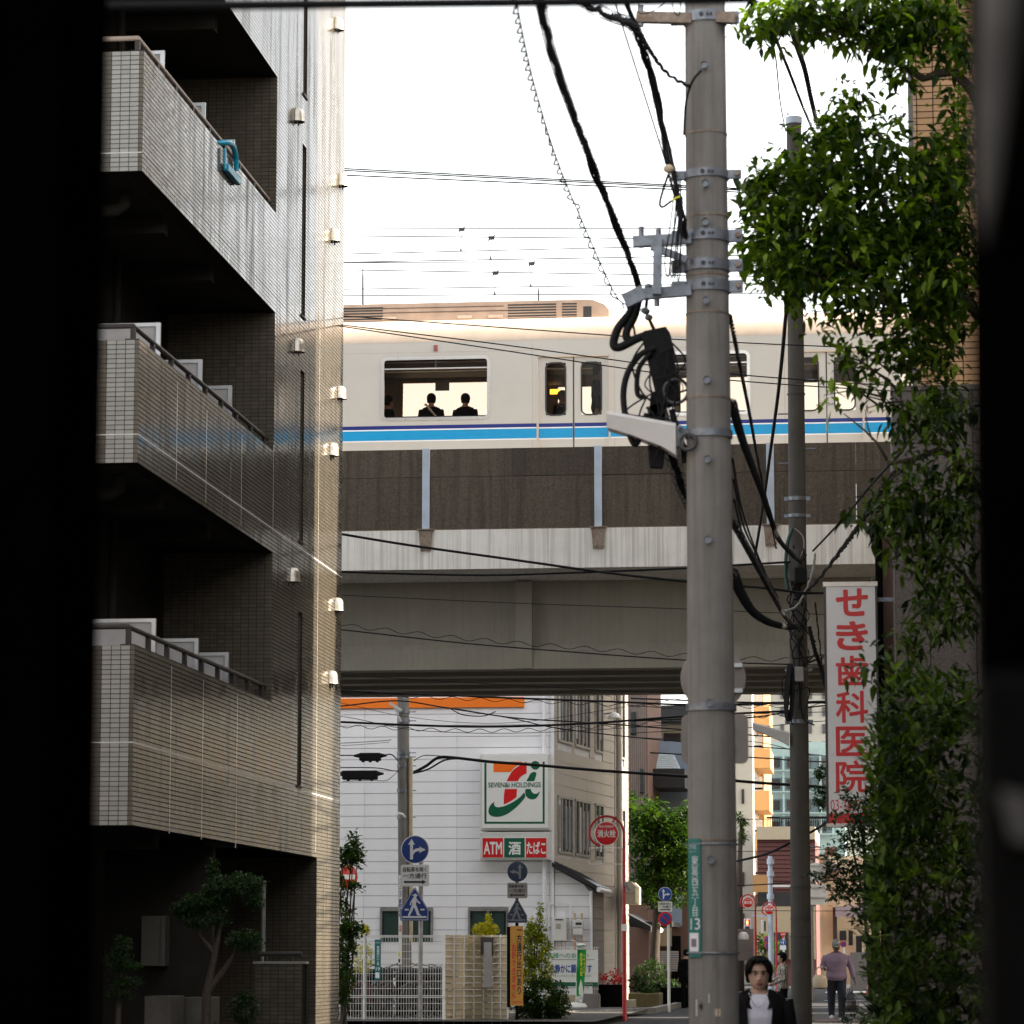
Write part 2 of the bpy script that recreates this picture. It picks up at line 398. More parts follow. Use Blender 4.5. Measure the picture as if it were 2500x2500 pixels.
# ================================================================ text and leaves
def text_mesh(body, fat=0., align='LEFT', spacing=1., line=1.):
    c = bpy.data.curves.new('t', 'FONT'); c.body = body; c.size = 1; c.offset = fat; c.fill_mode = 'BOTH' if False else 'FRONT'
    c.align_x = align; c.space_character = spacing; c.space_line = line; c.dimensions = '2D'; c.resolution_u = 4
    o = bpy.data.objects.new('t', c); COL.objects.link(o)
    dg = bpy.context.evaluated_depsgraph_get(); dg.update()
    me = bpy.data.meshes.new_from_object(o.evaluated_get(dg))
    vs = [v.co.copy() for v in me.vertices]; fs = [tuple(p.vertices) for p in me.polygons]
    bpy.data.objects.remove(o); bpy.data.curves.remove(c); bpy.data.meshes.remove(me)
    return vs, fs
def text_fit(name, body, x0, x1, z0, z1, Y, mt, parent, fat=.02, keep=False, ux=(1,0,0), O=None, nb=(0,-1,0), **kw):
    """lettering fitted to the rectangle (x0..x1, z0..z1) in the plane y = Y, facing -y; or along ux from origin O.
    Bold strokes come from a few copies of the outline, each shifted a little and a hair proud of the last."""
    vs, fs = text_mesh(body, 0, **kw)
    xs = [v.x for v in vs]; ys = [v.y for v in vs]; a, b, c, d = min(xs), max(xs), min(ys), max(ys)
    x0, x1, z0, z1 = [float(v) for v in (x0, x1, z0, z1)]
    f = fat*.9; kx = (x1-x0)/(b-a+2*f); kz = (z1-z0)/(d-c+2*f)
    offs = [(0, 0)]+([(f*math.cos(t), f*math.sin(t)) for t in np.linspace(0, 6.283, 9)[:-1]] if fat > 0 else [])
    m = MB(); u = Vector(ux); nn = Vector(nb)
    for i, (dx, dz) in enumerate(offs):
        pts = []
        for v in vs:
            X = x0+(v.x-a+f+dx)*kx; Z = z0+(v.y-c+f+dz)*kz
            q = Vector((X, Y, Z)) if O is None else Vector(O)+u*X+Vector((0,0,Z))
            pts.append(q+nn*(.0002*i))
        m.add(pts, fs)
    return m.build(name, mt, parent, fix=False)
def px_text(name, body, px0, px1, pytop, pybot, Y, mt, parent, **kw):
    a = P(px0, pybot, Y); b = P(px1, pytop, Y)
    return text_fit(name, body, a.x, b.x, a.z, b.z, Y, mt, parent, **kw)
def leaves(name, pos, dirs, L, Wd, mt, parent=None, tint=None, droop=.25, fold=.3):
    """pos (n,3) leaf base, dirs (n,3) leaf axis; each leaf is a pointed, folded, drooping blade of 4 faces."""
    n = len(pos); pos = np.asarray(pos, float); d = np.asarray(dirs, float)
    d /= np.linalg.norm(d, axis=1, keepdims=True)+1e-9
    rv = RNG.normal(0, 1, (n,3)); rv[:,2] *= .35
    s = np.cross(d, np.array([0,0,1.0]))+rv*.35; s -= d*np.sum(s*d, 1, keepdims=True); s /= np.linalg.norm(s, axis=1, keepdims=True)+1e-9
    u = np.cross(s, d)
    L = np.broadcast_to(np.asarray(L, float), (n,))[:,None]; Wd = np.broadcast_to(np.asarray(Wd, float), (n,))[:,None]
    dn = np.array([0,0,-1.0])
    p0 = pos; p1 = pos+d*L*.38+dn*L*droop*.10; p2 = pos+d*L*.72+dn*L*droop*.35; p3 = pos+d*L+dn*L*droop*.8
    V = np.stack([p0, p1+s*Wd*.5+u*Wd*fold*.5, p1, p1-s*Wd*.5+u*Wd*fold*.5, p2+s*Wd*.36+u*Wd*fold*.35, p2, p2-s*Wd*.36+u*Wd*fold*.35, p3], 1)
    T = [(0,1,2),(0,2,3),(1,4,5),(1,5,2),(2,5,6),(2,6,3),(4,7,5),(5,7,6)]
    F_ = (np.array(T)[None]+8*np.arange(n)[:,None,None]).reshape(-1,3)
    me = bpy.data.meshes.new(name); me.vertices.add(n*8); me.vertices.foreach_set('co', V.reshape(-1))
    me.loops.add(F_.size); me.loops.foreach_set('vertex_index', F_.reshape(-1).astype(np.int32))
    me.polygons.add(len(F_)); me.polygons.foreach_set('loop_start', np.arange(0, F_.size, 3, dtype=np.int32))
    tt = RNG.random(n) if tint is None else np.asarray(tint)
    at = me.attributes.new('tint', 'FLOAT', 'FACE'); at.data.foreach_set('value', np.repeat(tt.astype(np.float32), 8))
    me.update(calc_edges=True); me.shade_flat()
    return link(name, me, mt, parent)
def whorls(centres, n_leaf, spread=.5, up=0., L=.1, jit=.3):
    """leaf bases and axes for tufts at given twig tips."""
    pos, dr, ln, tn = [], [], [], []
    for c in centres:
        k = max(3, int(RNG.normal(n_leaf, n_leaf*.25))); a0 = RNG.random()*6.28; base_t = RNG.beta(.95, 2.3)
        for i in range(k):
            a = a0+i*2.4+RNG.normal(0, .3); e = RNG.normal(up, spread)
            v = np.array([math.cos(a)*math.cos(e), math.sin(a)*math.cos(e), math.sin(e)])
            pos.append(np.array(c)+v*L*.15+RNG.normal(0, jit*L, 3)); dr.append(v); ln.append(L*RNG.uniform(.5, 1.2)); tn.append(np.clip(base_t+RNG.normal(0, .18), 0, 1))
    return np.array(pos), np.array(dr), np.array(ln), np.array(tn)
def in_ell(c, r, n, shell=.35):
    v = RNG.normal(0, 1, (n,3)); v /= np.linalg.norm(v, axis=1, keepdims=True)
    q = RNG.uniform(shell, 1, (n,1))**.6
    return np.array(c)+v*q*np.array(r)

# ================================================================ ground
def sheet(name, x0, x1, y0, y1, dz, mt, parent=None, ny=40, kind='structure'):
    ys = sorted(set([y0, y1]+[y for y in np.linspace(18, 66, 25) if y0 < y < y1])); m = MB()
    for a, b in zip(ys[:-1], ys[1:]):
        m.add([(x0,a,gz(a)+dz),(x1,a,gz(a)+dz),(x1,b,gz(b)+dz),(x0,b,gz(b)+dz)], [(0,1,2,3)])
    o = m.build(name, mt, parent, fix=False)
    if parent is None: o['kind'] = kind
    return o
ground = sheet('ground', -400, 400, -30, 1500, 0, 'asphalt')
def kerbed(name, x0, x1, y0, y1, h=.11):
    o = sheet(name, x0, x1, y0, y1, h, 'pavement')
    m = MB(); ys = sorted(set([y0, y1]+[y for y in np.linspace(18, 66, 25) if y0 < y < y1]))
    return o, ys
def kerb_line(pts, name='kerb', parent=None, wd=.15, h=.13):
    """kerb stones butted end to end along a polyline; each stone is its own piece."""
    i = 0
    for a, b in zip(pts[:-1], pts[1:]):
        a, b = Vector(a), Vector(b); d = (b-a); n = max(1, round(d.length/.62)); d = d/n
        for k in range(n):
            p = a+d*(k+.012); q = a+d*(k+.988); zc = gz((p.y+q.y)/2)
            m = MB(); m.obox(((p.x+q.x)/2, (p.y+q.y)/2, zc+h/2-.04), (q-p)/2, Vector((-(q-p).y, (q-p).x, 0)).normalized()*wd/2, (0,0,h/2+.04))
            o = m.build('kerb_stone', 'kerb', parent); i += 1
pl = sheet('pavement', -16, -5.15, 60, 76.6, .105, 'pavement')
kerb_line([(-9.6, 69.9, 0), (-6.9, 69.9, 0)], parent=pl)
kerb_line([(-6.9, 69.9, 0), (-5.95, 71.2, 0), (-5.1, 74.5, 0), (-5.0, 86, 0)], parent=pl)
pr = sheet('pavement', -1.75, 2.2, 8, 69, .105, 'pavement')
kerb_line([(-1.83, 30, 0), (-1.83, 68, 0)], parent=pr)
brick_strip = sheet('pavement', -1.2, .05, 60.8, 61.9, .112, 'brick_red')
# road paint
def paint(x0, x1, y0, y1, dz=.005):
    return sheet('road_marking', x0, x1, y0, y1, dz, 'paint_white')
paint(-4.7, -4.58, 30, 60); paint(-1.75+.0, 2.6, 75.0, 75.45); paint(-2.6, 2.8, 82.5, 83.0)
for i in range(6): paint(-1.9+i*.95, -1.45+i*.95, 116, 121)
paint(-1.6, 4.2, 96, 96.5); paint(-1.2, 4.8, 104, 104.4)
paint(.2, .35, 126, 190)
for i in range(5): paint(1.2+i*.9, 1.65+i*.9, 88, 91)

# ================================================================ left apartment building
YN = 33.0
XF = P(322, 2015, YN).x
def ZN(py): return P(335, py, YN).z
b2b = ZN(2015)
def snap(z): return b2b+round((z-b2b)/.05)*.05
b2t, b3b, b3t, b4b, b4t = [snap(ZN(p)) for p in (1577, 1125, 827, 417, 123)]
b5b = snap(PX(566, 29, XF).z); b5t = b5b+1.25; ZTOP = b5b+4.0
YF = PX(829, 2050, XF).y
YJ = (PX(675, 522, XF).y+PX(668, 900, XF).y+PX(660, 1600, XF).y)/3
YJG = PX(773.6, 2094, XF).y
def snapy(y): return YN+round((y-YN)/.1)*.1
YF, YJ, YJG = snapy(YF), snapy(YJ), snapy(YJG)
YS0 = snapy(PX(733, 1100, XF).y); YS1 = YS0+.3
if YS1 <= YS0: YS1 = YS0+.3
ZG = -.5
apt = thing('apartment_building', 'grey tiled apartment block with stacked balconies and steel vent hoods', 'building', (XF-3, (YN+YF)/2, gz(38)))
openings = [(YN-1, YJ, b2t, b3b), (YN-1, YJ, b3t, b4b), (YN-1, YJ, b4t, b5b), (YN-1, YJ, b5t, b5t+1.6), (YN-1, YJG, ZG-1, b2b)]
def slit_z(p0, p1): return snap(PX(739, p0, XF).z), snap(PX(733, p1, XF).z)
slits = []
for top, bot in ((-120, 216), (352, 766), (905, 1322), (1494, 1915)):
    z1, z0 = slit_z(top, bot); slits.append((YS0, YS1, z0, z1))
holes = openings+slits
ys = sorted(set([YN, YF]+[h for o in holes for h in o[:2] if YN < h < YF])); zs = sorted(set([ZG, ZTOP]+[h for o in holes for h in o[2:] if ZG < h < ZTOP]))
def solid(y, z):
    return not any(o[0] < y < o[1] and o[2] < z < o[3] for o in holes)
m = MB(); WT = .16; xb = XF-.0035
for a, b in zip(ys[:-1], ys[1:]):
    for c, d in zip(zs[:-1], zs[1:]):
        if solid((a+b)/2, (c+d)/2): m.box(XF-WT, xb, a+.0004, b-.0004, c+.0004, d-.0004)
m.build('wall', 'grout', apt)
# tiles of the street face
ky = np.arange(YN+.05, YF, .1); kz = np.arange(b2b-.025-.05*round((b2b-ZG)/.05-1), ZTOP, .05)
GY, GZ = np.meshgrid(ky, kz); GY = GY.ravel(); GZ = GZ.ravel()
ok = np.array([solid(a, b) for a, b in zip(GY, GZ)])
GY, GZ = GY[ok], GZ[ok]
tnt = RNG.beta(2.2, 2.2, len(GY))
o = qboxes('face_tiles', np.full(len(GY), XF-.006), GY, GZ, .006, .0468, .0202, 'tile_wall', apt, tint=tnt, tilt=(0, .003), skip_back=[5]); o['kind'] = 'stuff'
# walls and floors behind the face
XI = XF-1.45
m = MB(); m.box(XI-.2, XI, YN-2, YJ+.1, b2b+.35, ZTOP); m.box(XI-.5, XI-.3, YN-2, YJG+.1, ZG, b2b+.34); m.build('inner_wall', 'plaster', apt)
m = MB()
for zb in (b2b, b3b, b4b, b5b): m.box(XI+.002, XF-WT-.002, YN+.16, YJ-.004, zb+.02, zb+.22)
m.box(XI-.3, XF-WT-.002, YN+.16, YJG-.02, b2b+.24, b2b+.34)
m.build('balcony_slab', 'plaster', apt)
for zb in (b2b, b3b, b4b, b5b):
    for k in (.28, .62):
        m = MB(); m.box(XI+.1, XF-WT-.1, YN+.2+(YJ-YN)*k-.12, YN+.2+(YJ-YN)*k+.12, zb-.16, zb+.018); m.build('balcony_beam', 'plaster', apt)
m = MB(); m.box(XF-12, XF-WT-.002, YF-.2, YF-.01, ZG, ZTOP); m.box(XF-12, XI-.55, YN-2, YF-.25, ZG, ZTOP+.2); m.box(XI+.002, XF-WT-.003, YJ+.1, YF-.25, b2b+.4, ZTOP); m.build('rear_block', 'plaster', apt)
# tiled end walls of the recesses (facing the camera)
for (z0, z1, yj, xin) in ((b2t-.9, b3b, YJ, XI), (b3t-1.0, b4b, YJ, XI), (b4t-1.0, b5b, YJ, XI), (ZG, b2b, YJG, XI-.3)):
    m = MB(); m.box(xin, XF-WT-.001, yj-.0085, yj+.09, z0, z1); m.build('recess_wall', 'grout', apt)
    kx = np.arange(XF-.05, xin, -.1); kz2 = np.arange(snap(z0)+.025, z1, .05); A, B = np.meshgrid(kx, kz2); A = A.ravel(); B = B.ravel()
    o = qboxes('recess_tiles', A, np.full(len(A), yj-.006), B, .0468, .006, .0218, 'tile_wall', apt, tint=RNG.beta(2,2,len(A)), tilt=(1, .004), skip_back=[4]); o['kind'] = 'stuff'
for (y0, y1, z0, z1) in slits:
    m = MB(); m.box(XF-WT-.03, XF-WT+.0, y0+.002, y1-.002, z0+.002, z1-.002); m.build('slit_window_pane', 'dark_glass', apt)
    m = MB(); m.box(XF-WT+.002, XF-.03, y1-.014, y1-.001, z0+.01, z1-.01)
    m.build('slit_reveal', 'tile_wall', apt)
    m = MB(); m.box(XF-.1, XF+.02, y0-.015, y1+.015, z0-.03, z0-.002); m.build('slit_sill', 'dark_rail', apt)
    kz2 = np.arange(z0+.025, z1, .05); n_ = len(kz2)
    o = qboxes('reveal_tiles', np.full(n_, XF-.07), np.full(n_, y1-.02), kz2, .05, .005, .0218, 'tile_wall', apt, tint=RNG.beta(2,2,n_)); o['kind'] = 'stuff'
# balcony ends facing the camera: each tile of three columns is a piece, the rest joined
tile_me = None
mm = MB(); mm.bbox(-.0468, .0468, -.006, .006, -.0218, .0218, .002); tile_me = bpy.data.meshes.new('tile'); tile_me.from_pydata(mm.v, [], mm.f); tile_me.update(); tile_me.materials.append(MAT['tile_single'])
for (z0, z1) in ((b2b, b2t), (b3b, b3t), (b4b, b4t)):
    m = MB(); m.box(XI+.004, XF-.009, YN+.001, YN+.16, z0+.0005, z1-.0005); m.build('parapet_end', 'grout', apt)
    nr = round((z1-z0)/.05); kz2 = z0+.025+.05*np.arange(nr)
    for j in range(3):
        for z in kz2:
            t = bpy.data.objects.new('tile', tile_me); COL.objects.link(t)
            t.location = (XF-.045-.05-.1*j, YN+.004, z); t.rotation_euler = (RNG.normal(0,.006), 0, RNG.normal(0,.006))
            t.parent = apt; t.matrix_parent_inverse = Matrix.Translation(-Vector(apt.location))
    A, B = np.meshgrid(np.arange(XF-.395, XI, -.1), kz2); A = np.concatenate([A.ravel(), np.full(nr, XF-.0225)]); B = np.concatenate([B.ravel(), kz2])
    hx = np.concatenate([np.full(len(A)-nr, .0468), np.full(nr, .0205)])
    o = qboxes('end_tiles', A, np.full(len(A), YN+.004), B, hx, .006, .0218, 'tile_wall', apt, tint=RNG.beta(2,2,len(A)), tilt=(1,.006)); o['kind'] = 'stuff'
# sealant joints
for zz in (snap(ZN(1808)), snap(ZN(1056)), snap(PX(400, 430, XF).z)):
    m = MB(); m.box(XF-.007, XF+.001, YN+.01, YF-.01, zz-.006, zz+.006); m.build('sealant_joint', 'sealant' if zz < b4b else 'plaster', apt)
    m = MB(); m.box(XI+.05, XF-.002, YN-.004, YN+.0005, zz-.005, zz+.005); m.build('sealant_joint', 'sealant', apt)
for px_, pt, pb in ((417, 1625, 2035), (494, 1660, 2050), (577, 1695, 2070), (777, 800, 2080), (430, 930, 1175), (504, 1000, 1230), (588, 1060, 1280), (666, 1085, 1290)):
    q = PX(px_, (pt+pb)/2, XF); zt = PX(px_, pt, XF).z; zb = PX(px_, pb, XF).z
    yy = snapy(q.y)
    m = MB(); m.box(XF-.008, XF+.0005, yy-.004, yy+.004, zb, zt); m.build('sealant_joint', 'sealant', apt)
# parapet caps, hand rails
for z1, nm in ((b2t, 'dark_rail'), (b3t, 'dark_rail'), (b4t, 'light_rail')):
    hr = .20 if z1 == b2t else .16
    m = MB(); m.tube([(XI+.05, YN+.08, z1+hr), (XF-.09, YN+.08, z1+hr), (XF-.09, YJ-.01, z1+hr)], .028, 10); r_ = m.build('handrail', nm, apt, 'auto')
    for k in range(9):
        yy = YN+.1+(YJ-YN-.3)*k/8; m = MB(); m.box(XF-.115, XF-.065, yy-.03, yy+.03, z1-.002, z1+hr-.02); m.build('rail_post', 'dark_rail', r_)
    m = MB(); m.box(XF-.155, XF-.012, YN+.01, YJ-.01, z1-.001, z1+.014); m.build('parapet_cap', 'dark_rail' if nm == 'dark_rail' else 'grout', apt)
# partition boards between flats
PYs = [PX(406, 124, XF-.14).y, PX(506, 249, XF-.14).y, PX(577, 343, XF-.14).y]
for (z1, zt) in ((b2t, PX(394, 1514, XF-.14).z), (b3t, PX(411, 801, XF-.14).z), (b4t, PX(406, 124, XF-.14).z)):
    for yy in PYs:
        x0, x1 = XF-1.2, XF-.16; m = MB(); m.box(x0+.04, x1-.04, yy-.004, yy+.004, z1-.9, zt-.04); pb = m.build('partition_board', 'panel_board', apt)
        m = MB(); m.box(x1-.045, x1, yy-.025, yy+.025, z1-1, zt); m.box(x0, x0+.045, yy-.025, yy+.025, z1-1, zt); m.box(x0+.046, x1-.046, yy-.02, yy+.02, zt-.04, zt); m.build('board_frame', 'aluminium', pb)
# drain pipes
for zb, zt in ((b2b+.22, b3b), (b3b+.22, b4b), (b4b+.22, b5b), (b5b+.2, b5b+2)):
    for k in (.12, .55):
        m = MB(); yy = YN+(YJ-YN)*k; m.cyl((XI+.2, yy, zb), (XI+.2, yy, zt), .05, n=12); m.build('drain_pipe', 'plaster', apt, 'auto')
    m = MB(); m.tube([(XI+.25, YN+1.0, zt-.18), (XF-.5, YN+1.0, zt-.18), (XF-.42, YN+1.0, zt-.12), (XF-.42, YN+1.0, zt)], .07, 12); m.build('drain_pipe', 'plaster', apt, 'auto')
# dark doors and windows at the back of the balconies
for zb in (b2b, b3b, b4b):
    for k in (.06, .38, .7):
        y0 = YN+(YJ-YN)*k; m = MB(); m.box(XI-.0, XI+.03, y0+.1, y0+1.6, zb+.25, zb+2.1); wdw = m.build('balcony_window', 'dark_glass', apt)
        m = MB(); m.box(XI+.03, XI+.05, y0+.82, y0+.88, zb+.25, zb+2.1); m.build('window_frame', 'dark_rail', wdw)
# vent hoods: half bells of stainless steel on the face
def vent_hood(y, z, r=.105, h=.19):
    m = MB(); prof = [(.002, h), (r*.5, h*.98), (r*.8, h*.88), (r*.96, h*.70), (r, h*.45), (r*1.02, h*.15), (r*1.08, 0)]
    m.lathe(prof, (XF+.004, y, z), 12, -math.pi/2, math.pi/2)
    m.lathe([(r*1.05, 0), (r*.9, 0), (r*.85, h*.35), (.002, h*.8)], (XF+.004, y, z), 12, -math.pi/2, math.pi/2)
    o = m.build('vent_hood', 'stainless', apt, 'auto')
    m = MB(); m.box(XF+.002, XF+r*1.12, y-.006, y+.006, z-.014, z-.001); m.box(XF+r*.25, XF+r*.42, y-.012, y+.012, z-.05, z-.014); m.build('hood_damper', 'dark_rail', o)
for px_, py_ in ((829, 74), (732, 298), (839, 455), (820, 590), (732, 860), (836, 974), (817, 1113), (721, 1421), (829, 1492), (815, 1670)):
    q = PX(px_-9, py_, XF); vent_hood(q.y, q.z)

# things in front of and inside the ground floor porch
def wall_low(x0, x1, y, z1, label):
    t = thing('garden_wall', label, 'wall', ((x0+x1)/2, y, gz(y)))
    m = MB(); m.box(x0, x1, y, y+.2, gz(y)-.02, z1-.03); m.build('wall_core', 'grout', t)
    A, B = np.meshgrid(np.arange(x0+.05, x1, .1), np.arange(gz(y)+.025, z1-.03, .05)); A = A.ravel(); B = B.ravel()
    o = qboxes('wall_tiles', A, np.full(len(A), y-.003), B, .0468, .006, .0218, 'tile_wall', t, tint=RNG.beta(2,2,len(A)), tilt=(1,.006)); o['kind'] = 'stuff'
    m = MB(); m.box(x0-.02, x1+.02, y-.02, y+.22, z1-.03, z1); m.build('coping', 'tile_single', t)
a = P(622, 2347, 40.5); b = P(743, 2347, 40.5); wall_low(a.x, b.x, 40.5, a.z, 'low tiled wall beside the porch of the grey apartment block')
t = thing('wall_rail', 'dark rail on the low tiled wall in the porch', 'railing', ((a.x+b.x)/2, 40.6, a.z))
m = MB(); m.tube([(a.x+.02, 40.6, a.z+.09), (b.x-.05, 40.6, a.z+.09)], .03, 8); m.build('rail', 'dark_rail', t); m = MB(); m.box(a.x+.1, a.x+.14, 40.58, 40.62, a.z-.001, a.z+.08); m.box(b.x-.2, b.x-.16, 40.58, 40.62, a.z-.001, a.z+.08); m.build('rail_post', 'dark_rail', t)
def ac_unit(px0, px1, pyt, Y, label):
    a = P(px0, pyt, Y); b = P(px1, pyt, Y); z0 = gz(Y)+.08; t = thing('air_conditioner_unit', label, 'air conditioner', ((a.x+b.x)/2, Y, gz(Y)), 'outdoor units by the porch')
    w_ = max(.3, b.x-a.x); m = MB(); m.bbox(a.x, a.x+w_, Y, Y+.75, z0, a.z, .012); m.build('casing', 'appliance', t)
    g = MB(); xo = a.x+w_+.004
    for k in range(9): g.ring((xo, Y+.38, (z0+a.z)/2), .04+.026*k, .004, 24, 5, 'x')
    g.build('fan_grille', 'seal_dark', t)
    g = MB()
    for k in range(8): g.box(a.x+.04, a.x+w_-.04, Y-.012, Y-.002, z0+.08+k*.055, z0+.095+k*.055)
    g.build('side_louvre', 'appliance', t); g = MB(); g.box(a.x+.03, a.x+.1, Y+.1, Y+.65, gz(Y), z0); g.box(a.x+w_-.1, a.x+w_-.03, Y+.1, Y+.65, gz(Y), z0); g.build('foot', 'rubber', t)
ac_unit(352, 392, 2432, 36.3, 'beige outdoor air conditioner unit left of the porch tree trunk')
ac_unit(442, 503, 2435, 37.2, 'beige outdoor air conditioner unit behind the porch tree')
a = P(345, 2236, 37.5); b = P(402, 2359, 37.5)
t = thing('utility_box', 'tall beige utility box on the wall of the dark porch', 'box', ((a.x+b.x)/2, 37.6, b.z)); m = MB(); m.bbox(a.x, b.x, 37.5, 37.75, b.z, a.z, .01); m.build('casing', 'appliance', t); m = MB(); m.box(b.x-.06, b.x-.05, 37.493, 37.499, b.z+.03, a.z-.03); m.build('door_seam', 'seal_dark', t)
m = MB(); m.box(a.x-.5, b.x+.5, 37.76, 37.9, gz(37), b2b-.05); t = tag(m.build('porch_wall', 'plaster', None), 'dim plastered wall behind the porch utility box', 'wall')
m = MB(); q = P(644, 2150, 41.2); m.cyl((q.x, 41.2, gz(41)), (q.x, 41.2, P(644, 2150, 41.2).z), .028, n=10); tag(m.build('metal_pole', 'pipe_grey', None, 'auto'), 'thin grey pole behind the low tiled wall in the porch', 'pole')
q = P(473, 2290, 38.2); m = MB(); m.cyl((q.x, 38.2, gz(38)), (q.x, 38.2, b2b), .05, n=12); tag(m.build('drain_pipe', 'pipe_grey', None, 'auto'), 'grey down pipe behind the porch tree', 'pipe')

def small_tree(name, label, base, stems, blobs, n_per, L, mt, n_leaf=7, up=.5, group=None):
    t = thing(name, label, 'tree' if 'tree' in name else 'shrub', base, group)
    m = MB()
    for s_ in stems:
        m.tube([p for p, _ in s_], [r for _, r in s_], 8)
    m.build('trunk', 'bark', t, 'auto')
    cs = []
    for (c, r, k) in blobs: cs += list(in_ell(c, r, int(n_per*k)))
    pos, dr, ln, tn = whorls(cs, n_leaf, .5, up, L)
    o = leaves('crown', pos, dr, ln, ln*.42, mt, t, tn); o['kind'] = 'stuff'
    return t
Y0 = 36.0
def q3(px, py, Y, dy=0): p = P(px, py, Y); return np.array([p.x, p.y+dy, p.z])
g = gz(Y0); b0 = P(500, 2520, Y0); tb = Vector((b0.x, Y0, g))
st = [[(tb, .06), (q3(505, 2420, Y0), .05), (q3(525, 2330, Y0), .035), (q3(540, 2250, Y0), .02), (q3(520, 2140, Y0), .008)],
      [(q3(508, 2420, Y0), .04), (q3(560, 2350, Y0), .03), (q3(600, 2280, Y0), .015)], [(q3(525, 2330, Y0), .03), (q3(470, 2260, Y0), .012)]]
small_tree('garden_tree', 'small dark evergreen tree in front of the apartment porch', tb, st,
  [(q3(525, 2170, Y0), (.12,.25,.2), .5), (q3(500, 2205, Y0), (.3,.3,.1), 1), (q3(455, 2225, Y0), (.18,.25,.08), .5), (q3(590, 2165, Y0), (.26,.3,.14), .9), (q3(620, 2200, Y0), (.12,.2,.1), .3), (q3(600, 2300, Y0), (.2,.25,.13), .7), (q3(500, 2245, Y0), (.3,.3,.12), .6), (q3(520, 2120, Y0), (.05,.06,.12), .15)], 260, .055, 'leaf_dark')
Y1 = 34.6; b0 = P(282, 2540, Y1); tb = Vector((b0.x, Y1, gz(Y1)))
st = [[(tb, .04), (q3(290, 2450, Y1), .03), (q3(300, 2350, Y1), .01)], [(q3(290, 2450, Y1), .02), (q3(330, 2400, Y1), .01)]]
small_tree('garden_tree', 'small feathery conifer at the left of the apartment porch', tb, st,
  [(q3(300, 2310, Y1), (.1,.15,.12), .5), (q3(290, 2350, Y1), (.17,.2,.12), .8), (q3(320, 2360, Y1), (.14,.2,.05), .5), (q3(310, 2400, Y1), (.18,.2,.06), .6), (q3(290, 2430, Y1), (.16,.2,.05), .5)], 140, .04, 'leaf_dark', 9)
Y2 = 38.8; b0 = P(600, 2530, Y2); tb = Vector((b0.x, Y2, gz(Y2)))
small_tree('garden_shrub', 'low rounded shrub at the foot of the low tiled wall', tb, [[(tb, .03), (q3(600, 2470, Y2), .01)]],
  [(q3(598, 2470, Y2), (.2,.2,.2), 1), (q3(602, 2440, Y2), (.1,.1,.08), .3)], 160, .05, 'leaf_dark')
# blue laundry clamp on the top balcony rail
a = P(560, 350, 0) if False else None
cy = PX(573, 400, XF+.02).y; cz = PX(573, 420, XF+.02).z; sc_ = .24
t = thing('laundry_clamp', 'giant blue plastic laundry clamp hooked over the top balcony rail', 'laundry clamp', (XF+.03, cy, cz), None)
m = MB(); xo = XF+.035
k_ = lambda px, py: Vector((xo, PX(px, py, xo).y, PX(px, py, xo).z))
m.tube([k_(544, 350)+Vector((-.12,0,0)), k_(551, 348), k_(562, 349), k_(570, 358), k_(575, 378), k_(577, 400), k_(577, 417)], [.03,.034,.036,.036,.034,.034,.03], 8)
m.build('arm', 'blue_plastic', t, 'auto')
m = MB(); p = k_(552, 418); q = k_(577, 402); m.bbox(xo-.03, xo+.035, p.y-.02, q.y+.12, p.z, p.z+.09, .01); m.build('jaw', 'blue_plastic', t)
m = MB(); p = k_(549, 412); m.tube([k_(549, 362), p], .02, 6); m.build('lever', 'blue_plastic', t)
# ================================================================ railway viaduct
YV = 60.0
zwt = P(1001, 1099, YV).z; zws = P(1001, 1167, YV).z; zwb = P(1001, 1296, YV).z; zfb = P(1001, 1391, YV-.05).z
via = thing('railway_viaduct', 'concrete railway viaduct crossing the street with brown noise barrier panels', 'viaduct', (0, 64, 0))
VX0, VX1 = -46, 34
YW = YV+1.35; zgb = P(1001, 1636, YW-.22).z; zg1 = P(1001, 1591, YW-.22).z; zg2 = P(1001, 1575, YW-.1).z
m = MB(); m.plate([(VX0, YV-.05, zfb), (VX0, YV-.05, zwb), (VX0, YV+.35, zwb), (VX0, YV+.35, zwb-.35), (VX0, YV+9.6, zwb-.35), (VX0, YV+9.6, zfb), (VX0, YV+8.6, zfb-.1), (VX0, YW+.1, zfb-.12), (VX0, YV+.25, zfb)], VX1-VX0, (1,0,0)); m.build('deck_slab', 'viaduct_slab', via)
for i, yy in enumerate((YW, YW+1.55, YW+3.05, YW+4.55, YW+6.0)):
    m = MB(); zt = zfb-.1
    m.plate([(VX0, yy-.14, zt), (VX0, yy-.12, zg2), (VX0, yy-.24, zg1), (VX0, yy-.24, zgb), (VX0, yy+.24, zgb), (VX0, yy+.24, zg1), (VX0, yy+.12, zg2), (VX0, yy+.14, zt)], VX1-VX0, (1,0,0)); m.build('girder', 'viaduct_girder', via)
for px_ in (-520, 373, 1282, 2170):
    q = P(px_, 1480, YW); m = MB(); m.plate([(q.x-.16, YW-.135, zt-.02), (q.x-.16, YW-.3, zt-.02), (q.x-.16, YW-.29, zg1), (q.x-.16, YW-.26, zgb+.01), (q.x-.16, YW-.125, zgb+.01)], .32, (1,0,0)); m.build('girder_stiffener', 'viaduct_girder', via)
    m = MB(); m.box(q.x-.12, q.x+.12, YW+.26, YW+5.7, zgb+.35, zt-.05); m.build('cross_beam', 'viaduct_girder', via)
